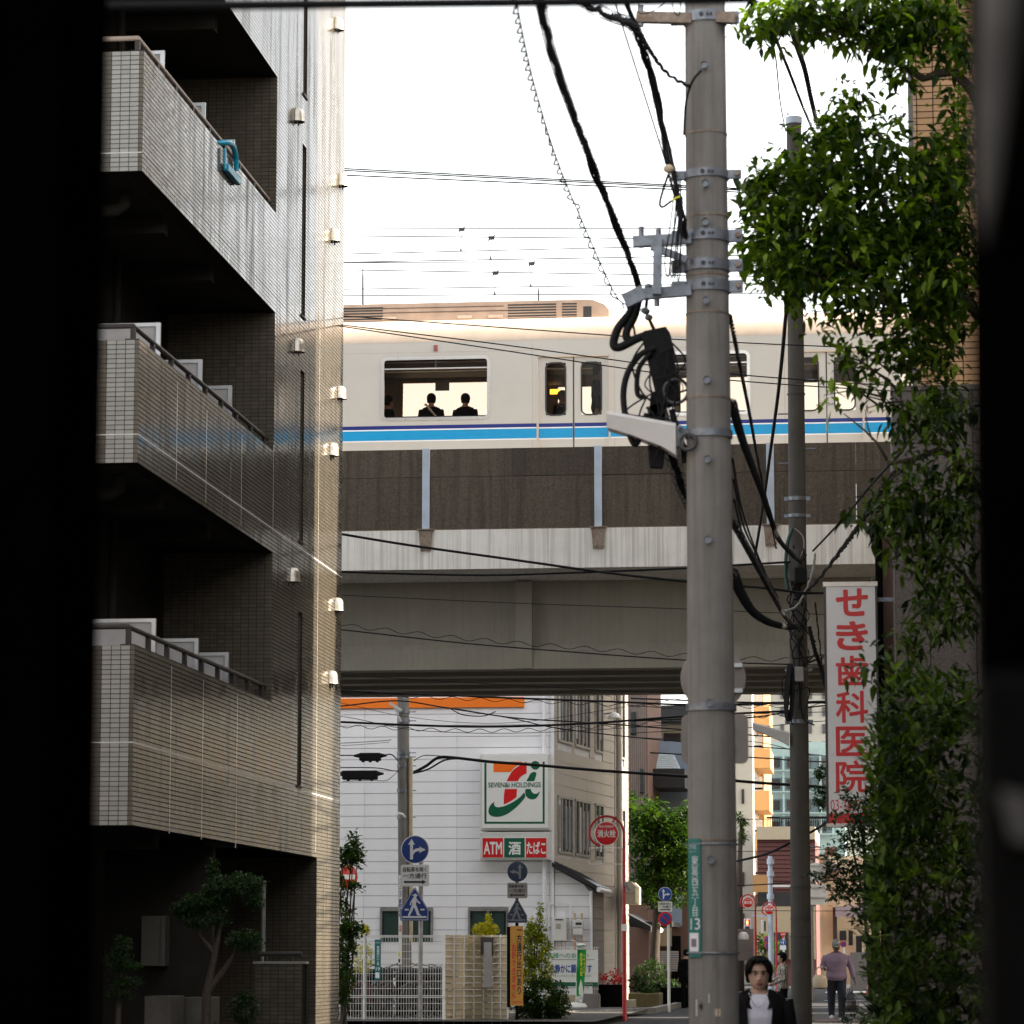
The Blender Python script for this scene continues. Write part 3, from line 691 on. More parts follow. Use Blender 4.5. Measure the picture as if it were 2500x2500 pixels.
for xx in (-27, 16):
    m = MB(); m.bbox(xx-1.1, xx+1.1, YV+2.2, YV+6.6, -.3, zgb-.9, .1); m.bbox(xx-1.3, xx+1.3, YV+.9, YV+8.2, zgb-.9, zgb-.003, .1); m.build('pier', 'viaduct_slab', via)
post_x = [P(1041+420*k, 1200, YV).x for k in range(-9, 8)]
for i, xx in enumerate(post_x):
    if i % 1 == 0:
        m = MB(); m.box(xx-.07, xx+.07, YV-.075, YV-.063, zwb+.02, zwt+.012); m.box(xx-.012, xx+.012, YV-.063, YV+.07, zwb+.02, zwt+.012); m.box(xx-.07, xx+.07, YV+.07, YV+.082, zwb+.02, zwt+.012); p_ = m.build('barrier_post', 'steel_blue', via)
        m = MB(); zb_ = P(1041, 1345, YV).z; m.plate([(xx-.13, YV-.052, zwb+.001), (xx+.13, YV-.052, zwb+.001), (xx+.10, YV-.052, zb_), (xx-.10, YV-.052, zb_)], .035); m.box(xx-.16, xx+.16, YV-.12, YV+.08, zwb+.001, zwb+.02); m.build('base_bracket', 'galv_rust', p_)
        for s in (-.06, .06):
            m = MB(); m.cyl((xx+s, YV-.087, zb_+.05), (xx+s, YV-.115, zb_+.05), .022, n=8); m.build('bolt', 'galv_rust', p_)
    if i+1 < len(post_x):
        x2 = post_x[i+1]; xm = (xx+x2)/2
        for (a_, b_) in ((xx+.016, xm-.0015), (xm+.0015, x2-.016)):
            for (c_, d_) in ((zwb+.022, zws-.004), (zws+.004, zwt)):
                m = MB(); m.box(a_, b_, YV-.045+RNG.normal(0,.004), YV+.05, c_, d_); m.build('barrier_panel', 'noise_wall', via)
m = MB(); m.box(VX0, VX1, YV+9.3, YV+9.4, zwb-.3, zwt-.2); m.build('far_barrier', 'noise_wall', via)
for yy in (62.9, 64.0, 66.6, 67.7):
    m = MB(); m.box(VX0, VX1, yy-.035, yy+.035, zwb-.345, zwb-.2); m.build('rail', 'galv_rust', via)

# ================================================================ train
YT = 62.0
def tx(px): return P(px, 950, YT).x
def tz(py, px=1001, Y=YT): return P(px, py, Y).z
zsill, zhead = tz(1022, 1062), tz(874, 1062)
zd_t = tz(870, 1400); zdw0, zdw1 = tz(1013, 1355), tz(885, 1355)
zsh = tz(836)
train = thing('train_car', 'pale silver commuter train car with navy and sky blue stripes on the viaduct', 'train', (tx(1250), 63.4, zwb-.2))
zfl = zsill-.75; zbot = zfl-.25
DW = (tx(1487)-tx(1314)); pitch = tx(2018)-tx(1400)
doors_x = [tx(1400)+pitch*k for k in (-2, -1, 0, 1, 2)]
doors_x[1] -= .55; doors_x[0] -= .55
TX0, TX1 = doors_x[0]-pitch*.52, doors_x[-1]+pitch*.52
wins = []
for a_, b_ in zip(doors_x[:-1], doors_x[1:]): wins.append(((a_+b_)/2-(tx(1193)-tx(934))/2-.0, (a_+b_)/2+(tx(1193)-tx(934))/2))
# shift the window left of the main door to where it is seen
wins = [(w0, w1) for (w0, w1) in wins]
wins[1] = (tx(934), tx(1193)); wins[2] = (tx(1641), tx(1815)+.1)
def wall_xz(holes, x0, x1, z0, z1, y0, y1):
    xs = sorted(set([x0, x1]+[h for o in holes for h in o[:2]])); zs_ = sorted(set([z0, z1]+[h for o in holes for h in o[2:]])); m = MB()
    for a_, b_ in zip(xs[:-1], xs[1:]):
        for c_, d_ in zip(zs_[:-1], zs_[1:]):
            if not any(o[0] < (a_+b_)/2 < o[1] and o[2] < (c_+d_)/2 < o[3] for o in holes): m.box(a_, b_, y0, y1, c_, d_)
    return m
hl = [(w0, w1, zsill, zhead) for w0, w1 in wins]+[(d-DW/2, d+DW/2, zfl, zd_t) for d in doors_x]
wall_xz(hl, TX0, TX1, zbot, zsh, YT, YT+.05).build('side_wall', 'train_body', train)
YB = YT+2.8
wall_xz([(w0, w1, zsill, zhead) for w0, w1 in wins]+[(d-DW/2+.12, d+DW/2-.12, zdw0, zdw1) for d in doors_x], TX0, TX1, zbot, zsh, YB-.05, YB).build('far_side_wall', 'interior_pale', train)
prof = [(YT-.002, zsh-.001)]; zr = P(1250, 785, YT+1.0).z
for k in range(13):
    a_ = math.pi*k/12; c_ = math.cos(a_); s_ = math.sin(a_)
    prof.append((YT+1.4-1.402*math.copysign(abs(c_)**.55, c_), zsh+(zr-zsh)*(abs(s_)**.75)))
prof.append((YB+.002, zsh-.001))
m = MB(); n_ = len(prof)
for x_ in (TX0, TX1): m.v += [(x_, y_, z_) for y_, z_ in prof]
m.f += [(i, i+1, n_+i+1, n_+i) for i in range(n_-1)]+[tuple(range(n_)), tuple(range(n_, 2*n_))[::-1]]
m.build('roof', 'train_roof', train, 'auto')
m = MB(); m.box(TX0, TX1, YT+.06, YB-.06, zsh-.22, zsh-.19); m.build('ceiling', 'interior_dark', train)
m = MB(); m.box(TX0, TX1, YT+.06, YB-.06, zfl-.12, zfl-.02); m.build('floor', 'interior_dark', train)
for x_ in (TX0, TX1-.06): 
    m = MB(); m.box(x_, x_+.06, YT+.052, YB-.052, zfl, zsh-.003); m.build('end_wall', 'train_body', train)
for yy in (YT+.9, YT+1.9):
    m = MB(); m.box(TX0+.3, TX1-.3, yy-.06, yy+.06, zsh-.235, zsh-.222); m.build('ceiling_light', 'interior_white', train)
for zz, mt_ in (((tz(1048), tz(1039)), 'stripe_navy'), ((tz(1051), tz(1048)), 'stripe_white'), ((tz(1075), tz(1051)), 'stripe_cyan'), ((tz(1078), tz(1075)), 'stripe_white')):
    segs = []; x_ = TX0+.01
    for d in doors_x: segs.append((x_, d-DW/2-.03, YT)); segs.append((d-DW/2+.012, d-.018, YT+.035)); segs.append((d+.018, d+DW/2-.012, YT+.035)); x_ = d+DW/2+.03
    segs.append((x_, TX1-.01, YT))
    for (a_, b_, yy) in segs:
        m = MB(); m.box(a_, b_, yy-.003, yy-.0005, zz[0], zz[1]); m.build('stripe', mt_, train)
def rloop(x0, x1, z0, z1, r, y, n=6):
    pts = []
    for cx, cz, a0 in ((x1-r, z1-r, 0), (x0+r, z1-r, math.pi/2), (x0+r, z0+r, math.pi), (x1-r, z0+r, 1.5*math.pi)):
        for k in range(n+1): a_ = a0+math.pi/2*k/n; pts.append((cx+r*math.cos(a_), y, cz+r*math.sin(a_)))
    return pts
def rframe(x0, x1, z0, z1, wd, r, y, t):            # rounded frame: flat ring with depth
    o_ = rloop(x0-wd, x1+wd, z0-wd, z1+wd, r+wd, y); i_ = rloop(x0, x1, z0, z1, r, y); n = len(o_); m = MB()
    vs = o_+i_+[(a, b+t, c) for a, b, c in o_]+[(a, b+t, c) for a, b, c in i_]; fs = []
    for k in range(n):
        j = (k+1) % n; fs += [(k, j, n+j, n+k), (2*n+k, 3*n+k, 3*n+j, 2*n+j), (k, 2*n+k, 2*n+j, j), (n+k, n+j, 3*n+j, 3*n+k)]
    return m.add(vs, fs)
def rplate(x0, x1, z0, z1, r, y, t):
    m = MB(); m.plate(rloop(x0, x1, z0, z1, r, y), t, (0,1,0)); return m
for w0, w1 in wins:
    f_ = rframe(w0+.03, w1-.03, zsill+.03, zhead-.03, .06, .06, YT-.012, .04).build('window', 'window_trim', train)
    m = MB(); m.box(w0-.0+.002, w1-.002, YT+.02, YT+.026, zsill+.002, zhead-.002); m.build('pane', 'train_glass', f_)
    zt_ = zhead-(zhead-zsill)*.17; m = MB(); m.box(w0+.035, w1-.035, YT+.0, YT+.018, zt_-.012, zt_+.012); m.build('transom', 'window_trim', f_)
    m = MB(); m.box((w0+w1)/2-.014, (w0+w1)/2+.014, YT+.002, YT+.017, zt_+.014, zhead-.035); m.build('transom_post', 'seal_dark', f_)
for d in doors_x:
    for s in (-1, 1):
        xa, xb_ = sorted((d+s*.012, d+s*(DW/2-.006)))
        gw = (xb_-xa); wl, wr = xa+gw*.21, xb_-gw*.21
        lf = wall_xz([(wl, wr, zdw0, zdw1)], xa, xb_, zfl+.005, zd_t-.005, YT+.035, YT+.07).build('door', 'train_body', train)
        rframe(wl+.015, wr-.015, zdw0+.015, zdw1-.015, .028, .1, YT+.026, .03).build('window_frame', 'seal_dark', lf)
        m = MB(); m.box(wl+.002, wr-.002, YT+.05, YT+.055, zdw0+.002, zdw1-.002); m.build('pane', 'train_glass', lf)
    m = MB(); m.box(d-.011, d+.011, YT+.03, YT+.06, zfl+.005, zd_t-.005); m.build('door_seal', 'seal_dark', train)
    m = MB(); m.box(d-DW/2-.012, d-DW/2+.004, YT-.006, YT+.03, zfl, zd_t+.012); m.box(d+DW/2-.004, d+DW/2+.012, YT-.006, YT+.03, zfl, zd_t+.012); m.box(d-DW/2-.012, d+DW/2+.012, YT-.006, YT+.03, zd_t-.004, zd_t+.014); m.build('door_frame', 'train_roof', train)
zs1 = tz(876, 1250)
for d0, d1 in zip([TX0]+[d+DW/2+.05 for d in doors_x], [d-DW/2-.05 for d in doors_x]+[TX1]):
    m = MB(); m.box(d0, d1, YT-.0015, YT-.0002, zhead+.11, zhead+.116); m.build('panel_seam', 'train_unit', train)
    for x_ in (d0+.06, d1-.06): m = MB(); m.box(x_-.004, x_+.004, YT-.0015, YT-.0002, zbot+.02, zsh-.06); m.build('panel_seam', 'train_unit', train)
# small door lamp, number plates, hanging adverts, handrails inside
q = P(1064, 850, YT); m = MB(); m.box(q.x-.04, q.x+.04, YT-.02, YT-.001, q.z-.06, q.z+.06); m.build('door_lamp', 'lips', train)
for d in wins:
    m = MB(); m.tube([(d[0]-.3, YT+.55, zhead-.12), (d[1]+.3, YT+.55, zhead-.12)], .015, 6); m.build('grab_rail', 'window_trim', train)
    m = MB(); m.box((d[0]+d[1])/2-.18, (d[0]+d[1])/2+.1, YT+1.3, YT+1.305, zhead-.42, zhead-.2); m.build('hanging_poster', 'interior_white', train)
    m = MB(); m.bbox(d[0]-.2, d[1]+.2, YT+.1, YT+.5, zfl, zfl+.43, .03); m.bbox(d[0]-.2, d[1]+.2, YT+.08, YT+.18, zfl+.43, zfl+.82, .03); m.build('seat_bench', 'seat_blue', train)
m = MB(); q = P(1355, 955, YT+1.2); m.box(q.x-.1, q.x+.1, YT+1.2, YT+1.21, q.z-.06, q.z+.04); m.build('advert_sticker', 'lit_orange', train)  # orange sticker given a glow by its material, though it is no lamp
m = MB(); q = P(1355, 935, YT+1.25); m.box(q.x-.13, q.x+.13, YT+1.25, YT+1.26, q.z-.04, q.z+.03); m.build('advert_sticker', 'interior_white', train)
# roof cooler
YU = YT+.7
zu1 = P(1250, 735, YU).z; zu0 = zr-.12; ux1 = P(1487, 760, YU).x; ux0 = ux1-7.0
un = MB(); un.plate([(ux0, YU, zu0), (ux1, YU, zu0), (ux1, YU, zu0+(zu1-zu0)*.55), (ux1-.10, YU, zu1-.10), (ux1-.32, YU, zu1-.01), (ux1-.5, YU, zu1), (ux0, YU, zu1)], 1.4, (0,1,0)); u_ = un.build('roof_cooler', 'train_unit', train)
for (pa, pb) in ((1240, 1358), (1372, 1408), (780, 935)):
    xa, xb_ = P(pa, 750, YU).x, P(pb, 750, YU).x
    for k in range(6):
        zz = zu1-.08-k*.055; m = MB(); m.box(xa, xb_, YU-.006, YU+.002-.003, zz-.014, zz+.014); m.build('cooling_slot', 'seal_dark', u_)
m = MB(); xa, xb_ = P(1424, 750, YU).x, P(1444, 750, YU).x; m.box(xa, xb_, YU-.006, YU-.001, zu1-.42, zu1-.14); m.build('side_vent', 'seal_dark', u_)
for px_ in (950, 1135, 1210):
    q = P(px_, 783, YU); m = MB(); m.box(q.x-.14, q.x+.14, YU-.03, YU-.001, zu0+.14, zu0+.2); m.build('lifting_lug', 'train_roof', u_)
m = MB(); m.box(ux0, P(1245, 750, YU).x, YU-.012, YU-.001, zu0+.28, zu0+.29); m.box(ux0+.1, P(1230, 750, YU).x, YU-.012, YU-.001, zu1-.1, zu1-.09); m.build('cover_seam', 'interior_dark', u_)
for px_, a_, b_ in ((886, 647, 760), (1315, 701, 745)):
    q = P(px_, a_, YU+.5); r2 = P(px_, b_, YU+.5); m = MB(); m.tube([r2, r2.lerp(q, .75), q], [.022, .018, .006], 8); m.build('roof_antenna', 'seal_dark', train)

# overhead wires of the railway
def wire_px(pts, Y, r, name, mt='cable', parent=None, n=6):
    m = MB(); m.tube([P(a_, b_, Y) if not hasattr(Y, '__len__') else P(a_, b_, Y[i]) for i, (a_, b_) in enumerate(pts)], r, n); return m.build(name, mt, parent, True)
def ext(l, r_, x0=-900, x1=3400):     # a straight line through heights at px 848 and 1663
    s = (r_-l)/815; return [(x0, l+(x0-848)*s), (848, l), (1663, r_), (x1, r_+(x1-1663)*s)]
lbls = ['topmost overhead wire pair above the train, its hanger furthest left', 'second overhead wire pair above the train with a hanger near its middle', 'third overhead wire pair above the train, its hanger furthest right', 'lowest overhead wire pair just above the train roof']
for (ml, mr, cl, cr, dp, Y, lb) in ((559,557,620,600.6,1127.5,66.6,lbls[0]), (576,583,640,626,1200,63.4,lbls[1]), (641,643,706,695,1298,66.9,lbls[2]), (659,672,722,717,1210,63.7,lbls[3])):
    t = thing('overhead_wire', lb, 'wire', (0, Y, zr+1), 'railway overhead wires')
    wire_px(ext(ml, mr), Y, .011, 'messenger_wire', 'cable', t); wire_px(ext(cl, cr), Y, .011, 'contact_wire', 'cable', t)
    for k in (0, 790, -800):
        px_ = dp+k; a_ = ml+(mr-ml)*(px_-848)/815; b_ = cl+(cr-cl)*(px_-848)/815
        p_ = P(px_, a_, Y); q_ = P(px_-2, b_, Y); d_ = wire_px([(px_, a_), (px_-2, b_)], Y, .005, 'dropper', 'cable', t)
        m = MB(); m.box(p_.x-.06, p_.x+.06, Y-.02, Y+.02, p_.z-.05, p_.z+.02); m.bar((p_.x-.07, Y, p_.z-.07), (p_.x+.07, Y, p_.z+.04), .02); m.build('clamp', 'seal_dark', d_)
        m = MB(); m.cyl((q_.x, Y, q_.z), (q_.x, Y, q_.z+.08), .03, .008, 8); m.build('clip', 'seal_dark', d_)
for l_, r2, lb in ((412, 453, 'top wire of the three parallel cables high above the train'), (416.5, 457, 'middle wire of the three parallel cables high above the train'), (428, 463, 'lowest wire of the three parallel cables high above the train')):
    o = wire_px(ext(l_, r2), 58.4, .013, 'power_line'); tag(o, lb, 'wire', 'cables above the train')
# ================================================================ utility poles
def catmull(pts, n=8):
    pts = [Vector(p) for p in pts]; out = []
    for i in range(len(pts)-1):
        p0, p1, p2, p3 = pts[max(i-1,0)], pts[i], pts[i+1], pts[min(i+2, len(pts)-1)]
        for k in range(n):
            t = k/n; out.append(.5*((2*p1)+(p2-p0)*t+(2*p0-5*p1+4*p2-p3)*t*t+(3*p1-p0-3*p2+p3)*t**3))
    out.append(pts[-1]); return out
def pxs(lst, Y=None):          # list of (px,py[,Y])
    return [P(a[0], a[1], a[2] if len(a) > 2 else Y) for a in lst]
def resample(pts, step):
    out = [pts[0]]; acc = 0
    for a, b in zip(pts[:-1], pts[1:]):
        L = (b-a).length; n = max(1, int(L/step))
        for k in range(1, n+1): out.append(a.lerp(b, k/n))
    return out
def helix(path, R0, pitch, ph=0.):
    path = resample(path, pitch/8); out = []; s = 0
    for i, p in enumerate(path):
        d = (path[min(i+1, len(path)-1)]-path[max(i-1, 0)]).normalized(); a = d.cross(Vector((0,0,1)))
        if a.length < 1e-3: a = Vector((1,0,0))
        a.normalize(); b = a.cross(d); s += (path[i]-path[i-1]).length if i else 0
        t = 2*math.pi*s/pitch+ph; out.append(p+(a*math.cos(t)+b*math.sin(t))*R0)
    return out
def cable(label, pts, r=.01, name='cable', mt='cable', group='overhead cables', curve=True, wave=None, coil=None, strands=None, cat='cable'):
    path = catmull(pts, 8) if curve and len(pts) > 2 else [Vector(p) for p in pts]
    subs = []
    m = MB()
    if strands:
        n_, R0, pt = strands
        for k in range(n_): m.tube(helix(path, R0*(.7+.3*((k*7) % 3)/2), pt*(1+.13*k), 6.28*k/n_), r, 6)
        if n_ > 2: m.tube(path, r*1.1, 6)
    else: m.tube(path, r, 7)
    if wave or coil:
        t = thing(name, label, cat, path[len(path)//2], group); m.build('strand', mt, t, True)
        if wave:
            amp, pt, dz, rw = wave; q = resample(path, pt/8); m = MB(); s = 0; out = []
            for i, p in enumerate(q):
                s += (q[i]-q[i-1]).length if i else 0
                d = (q[min(i+1, len(q)-1)]-q[max(i-1,0)]).normalized(); a = d.cross(Vector((0,1,0))); a = a.normalized() if a.length > 1e-3 else Vector((0,0,1))
                if a.z < 0: a = -a
                out.append(p+a*(dz+amp*math.cos(6.283*s/pt)))
            m.tube(out, rw, 5); m.build('lashing_wire', mt, t, True)
        if coil:
            R0, pt, rw = coil; m = MB(); m.tube(helix(path, R0, pt), rw, 5, cap=False); m.build('spiral_hanger', mt, t, True)
        return t
    return tag(m.build(name, mt, None, True), label, cat, group)

YP = 22.5
def pole_shaft(px_top, w_top, px_bot, w_bot, Y, py_top, py_bot, z_extra_top=2.5):
    a = P(px_top, py_top, Y); b = P(px_bot, py_bot, Y)
    return a, b
# ---- near pole
pa = P(1721, 0, YP); pb = P(1742, 2400, YP)
ra = (P(1770, 0, YP)-P(1672, 0, YP)).length/2; rb = (P(1803, 2400, YP)-P(1681, 2400, YP)).length/2
def pole_at(z): k = (z-pb.z)/(pa.z-pb.z); return Vector((pb.x+(pa.x-pb.x)*k, YP, z)), rb+(ra-rb)*k
pole1 = thing('utility_pole', 'thick pale concrete utility pole nearest the camera with steel bands', 'utility pole', (pb.x, YP, gz(YP)), 'utility poles')
zt_ = pa.z+2.6; c1, r1 = pole_at(zt_); c0, r0 = pole_at(gz(YP)-.1)
m = MB(); m.tube([c0, c1], [r0, r1], 40); shaft = m.build('shaft', 'conc_pole', pole1, 'auto')
def zP(py): return P(1735, py, YP).z
def band(py, h=.05, t=.012, ears=True, mt='galv', nm='steel_band'):
    z = zP(py); c, r = pole_at(z); m = MB()
    m.lathe([(r+.001, -h/2), (r+t, -h/2), (r+t, h/2), (r+.001, h/2)], (c.x, c.y, z), 40)
    o = m.build(nm, mt, pole1, 'auto')
    if ears:
        for s in (-1, 1):
            m = MB(); m.bbox(c.x+s*(r+.05)-.05, c.x+s*(r+.05)+.05, YP-.05, YP-.02, z-h*.62, z+h*.62, .008); m.build('lug', mt, o)
            m = MB(); m.cyl((c.x+s*(r+.07), YP-.085, z), (c.x+s*(r+.07), YP-.05, z), .02, n=6); m.build('bolt', 'galv_rust', o)
        for k in (-.02, .025, .05): 
            m = MB(); m.cyl((c.x+k, YP-r-.02, z), (c.x+k, YP-r-.008, z), .009 if k > -.01 else .016, n=8); m.build('bolt', 'seal_dark', o)
    return o
band(48, .075, mt='galv'); band(430, .055); band(580, .075); band(652, .075); band(703, .075); band(1062, .05, ears=False); band(1728, .05, ears=False, mt='galv')
for py in (330, 532, 676, 768, 975, 2052, 2325): band(py, .012, .004, False, 'galv_rust', 'wire_band')
for i, py in enumerate((175, 462, 555, 745, 938, 1130, 1325, 1720, 2100)):
    z = zP(py); c, r = pole_at(z); m = MB(); m.cyl((c.x+.0, YP-r+.01, z), (c.x, YP-r-.05, z-.004), .018, n=10); m.lathe([(.026, 0), (.026, .014), (.001, .016)], (c.x, YP-r-.062, z-.004), 10, axis='y'); m.build('step_bolt', 'galv', pole1, 'auto')
# arms to the left
def arm(px0, py0, px1, py1, nm='cross_arm', h=.075, mt='galv', dy=-.1):
    a = P(px0, py0, YP); b = P(px1, py1, YP); a.y = b.y = YP+dy; m = MB(); m.bar(a, b, .06, h); return m.build(nm, mt, pole1)
a_ = arm(1556, 52, 1690, 55, mt='galv_rust'); arm(1750, 53, 1797, 55, mt='galv_rust')
arm(1548, 598, 1690, 590); arm(1550, 727, 1690, 716); 
m = MB(); m.bar(P(1610, 595, YP)+Vector((0,-.16,0)), P(1608, 730, YP)+Vector((0,-.16,0)), .06, .055, (0,1,0)); m.build('arm_strut', 'galv', pole1)
m = MB(); m.bar(P(1594, 612, YP)+Vector((0,-.14,0)), P(1680, 645, YP)+Vector((0,-.14,0)), .05, .05); m.build('arm_brace', 'galv', pole1)
for px_, py_ in ((1568, 585), (1567, 48), (1610, 590), (1606, 727)):
    q = P(px_, py_, YP); m = MB(); m.cyl((q.x, YP-.1, q.z-.08), (q.x, YP-.1, q.z+.07), .02, n=8); m.build('arm_bolt', 'galv', pole1)
q = P(1558, 727, YP); m = MB(); m.bar(P(1528, 745, YP)+Vector((0,-.13,0)), P(1575, 722, YP)+Vector((0,-.13,0)), .05, .1); m.build('cable_clamp', 'galv', pole1)
# traffic sign backs beyond the near pole
def disc(c, R0, t, m): 
    m.lathe([(.0005, 0), (R0-.008, 0), (R0, t*.3), (R0, t*.7), (R0-.008, t), (.0005, t)], c, 36, axis='y'); return m
YS = 24.5
q = P(1741, 1656, YS); Rr = (P(1824, 1656, YS)-P(1664, 1656, YS)).length/2
t = thing('round_sign_back', 'round traffic sign seen from behind, half hidden by the near pole', 'road sign', (q.x, YS, q.z))
disc((q.x, YS, q.z), Rr, .012, MB()).build('disc', 'sign_grey_dark', t, 'auto')
m = MB(); m.box(q.x-.05, q.x+Rr*.9, YS-.03, YS-.002, q.z-.11, q.z-.08); m.box(q.x-.05, q.x+Rr*.9, YS-.03, YS-.002, q.z+.08, q.z+.11); m.build('back_rail', 'aluminium', t)
a = P(1664, 1865, YS); b = P(1826, 1743, YS)
t = thing('plate_sign_back', 'square traffic sign plate seen from behind beside the near pole', 'road sign', ((a.x+b.x)/2, YS, a.z)); rplate(a.x, b.x, a.z, b.z, .05, YS, .012).build('plate', 'sign_grey_dark', t)
m = MB(); m.box(a.x+.05, b.x-.1, YS-.03, YS-.002, a.z+.1, a.z+.13); m.box(a.x+.05, b.x-.1, YS-.03, YS-.002, b.z-.13, b.z-.1); m.build('back_rail', 'aluminium', t)
qm = P(1744, 1800, YS+.06); m = MB(); m.cyl((qm.x, YS+.06, gz(YS)), (qm.x, YS+.06, P(1741, 1580, YS).z), .038, n=12); tag(m.build('sign_post', 'pipe_grey', None, 'auto'), 'grey steel post hidden behind the near pole carrying two sign backs', 'post')
# street lamp on the near pole
def street_lamp(tip, root, Y, label, hh):
    a = P(tip[0], tip[1], Y); b = P(root[0], root[1], Y); t = thing('street_lamp', label, 'street lamp', b, 'street lamps on poles')
    d = (b-a); wd = .13
    m = MB(); pr_ = [(0, .0), (.5, .0), (.86, .0), (1, -.02)]
    # wedge shaped housing: flat top, sides growing deeper to the root
    vs = []
    for k, (u, dz) in enumerate(((0, hh*.5), (.35, hh*.6), (.8, hh*.8), (1, hh))):
        c = a+d*u; wy = wd*(.8+.2*u)
        vs += [c+Vector((0,-wy*.8,.012)), c+Vector((0,wy*.8,.012)), c+Vector((0,wy,-.012)), c+Vector((0,wy*.85,-dz)), c+Vector((0,-wy*.85,-dz)), c+Vector((0,-wy,-.012))]
    fs = []
    for k in range(3):
        for j in range(6): fs.append((k*6+j, k*6+(j+1) % 6, k*6+6+(j+1) % 6, k*6+6+j))
    fs += [tuple(range(6)), tuple(range(18, 24))[::-1]]; m.add(vs, fs); m.build('housing', 'lamp_white', t)
    m = MB(); dzl = Vector((0,0,-hh*.45-.004)); m.add([a+d*.04+Vector((0,-wd*.6,-hh*.455-.006)), a+d*.04+Vector((0,wd*.6,-hh*.455-.006)), a+d*.75+Vector((0,wd*.65,-hh*.74-.006)), a+d*.75+Vector((0,-wd*.65,-hh*.74-.006))], [(0,1,2,3)]); m.build('lens', 'lens', t)
    return t, b
t, b = street_lamp((1484, 1012), (1652, 1043), YP, 'pale wedge shaped street lamp on the near pole', .21)
m = MB(); m.box(b.x+.002, b.x+.05, YP-.05, YP+.05, b.z-.14, b.z-.0); m.bar(b+Vector((.03,-.06,-.02)), b+Vector((.11,-.12,-.08)), .03); m.build('bracket', 'galv', t)
m = MB(); m.ring(b+Vector((.085,-.16,-.13)), .055, .014, 20, 8, 'y'); m.build('swivel_ring', 'cable_grey', t, True)
# address plate on the near pole
def curved_plate(c, r, w_ang, a_mid, z0, z1, t, mt, nm, parent, n=8):
    m = MB(); vs = []; fs = []
    for k in range(n+1):
        a = a_mid-w_ang/2+w_ang*k/n
        for rr, z in ((r, z0), (r+t, z0), (r+t, z1), (r, z1)): vs.append((c.x+math.sin(a)*rr, c.y-math.cos(a)*rr, z))
    for k in range(n):
        for j in range(4): fs.append((k*4+j, k*4+(j+1) % 4, k*4+4+(j+1) % 4, k*4+4+j))
    fs += [(0,1,2,3), tuple(range(n*4, n*4+4))[::-1]]; m.add(vs, fs); return m.build(nm, mt, parent, 'auto')
z1 = zP(2049); z0 = zP(2337); c, r = pole_at((z0+z1)/2)
t = thing('address_plate', 'green street address plate numbered 13 strapped to the near pole', 'address plate', (c.x-.1, YP-r, (z0+z1)/2), 'green address plates')
AM = -.78; curved_plate(c, r+.008, .72, AM, z0, z1, .004, 'plate_green', 'plate', t)
def wrap_text(body, py0, py1, frac0, frac1, mt, par=t, fat=.015, cc=c, rr=None, **kw):
    vs, fs = text_mesh(body, 0, **kw); xs = [v.x for v in vs]; ys = [v.y for v in vs]; a, b, cc0, d = min(xs), max(xs), min(ys), max(ys)
    zt2, zb2 = zP(py0), zP(py1); m = MB(); pts = []
    for v in vs:
        u = frac0+(frac1-frac0)*(v.x-a)/(b-a); an = AM-.36+.72*u; R2 = r+.0135; z = zb2+(zt2-zb2)*(v.y-cc0)/(d-cc0)
        pts.append((c.x+math.sin(an)*R2, c.y-math.cos(an)*R2, z))
    m.add(pts, fs); return m.build('lettering', mt, par, fix=False)
wrap_text('東\n葛\n西\n五\n丁\n目', 2090, 2238, .40, .86, 'sign_arrow_far', line=.95); wrap_text('13', 2242, 2270, .28, .95, 'sign_arrow_far', fat=.0)
wrap_text('江戸川区', 2064, 2074, .1, .75, 'sign_arrow_far', fat=0); wrap_text('Edogawa City', 2078, 2083, .1, .75, 'sign_arrow', fat=0)
curved_plate(c, r+.0125, .5, AM, zP(2323), zP(2278), .001, 'sign_arrow_far', 'map_sticker', t); curved_plate(c, r+.014, .28, AM+.02, zP(2312), zP(2292), .001, 'cloth_purple', 'map_print', t)
for py in (2062, 2327): 
    z = zP(py); cc2, r2 = pole_at(z); m = MB(); m.lathe([(r2+.013, -.006), (r2+.015, 0), (r2+.013, .006)], (cc2.x, cc2.y, z), 40); m.build('strap', 'galv', t)
# painted marks at the foot of the pole
t = thing('pole_sticker', 'worn stickers and a black arrow near the foot of the near pole', 'sticker', (c.x, YP-r, zP(2450)))
for (py0, py1, a0, a1, mt_) in ((2440, 2480, -.72, -.64, 'sign_arrow'), (2425, 2448, -.16, -.1, 'sign_arrow'), (2462, 2480, .1, .2, 'straw'), (2462, 2480, .24, .32, 'straw')):
    zz0, zz1 = zP(py1), zP(py0); cc2, r2 = pole_at((zz0+zz1)/2); curved_plate(cc2, r2+.002, a1-a0, (a0+a1)/2, zz0, zz1, .001, mt_, 'sticker', t, 3)
zz = zP(2460); cc2, r2 = pole_at(zz); m = MB()
ar = [(-.55, -.005), (-.47, -.005), (-.47, -.03), (-.38, .01), (-.47, .05), (-.47, .025), (-.55, .025)]
m.add([(cc2.x+math.sin(a)*(r2+.003), cc2.y-math.cos(a)*(r2+.003), zz+h) for a, h in ar], [tuple(range(7))]); m.build('arrow', 'black_paint', t, fix=False)
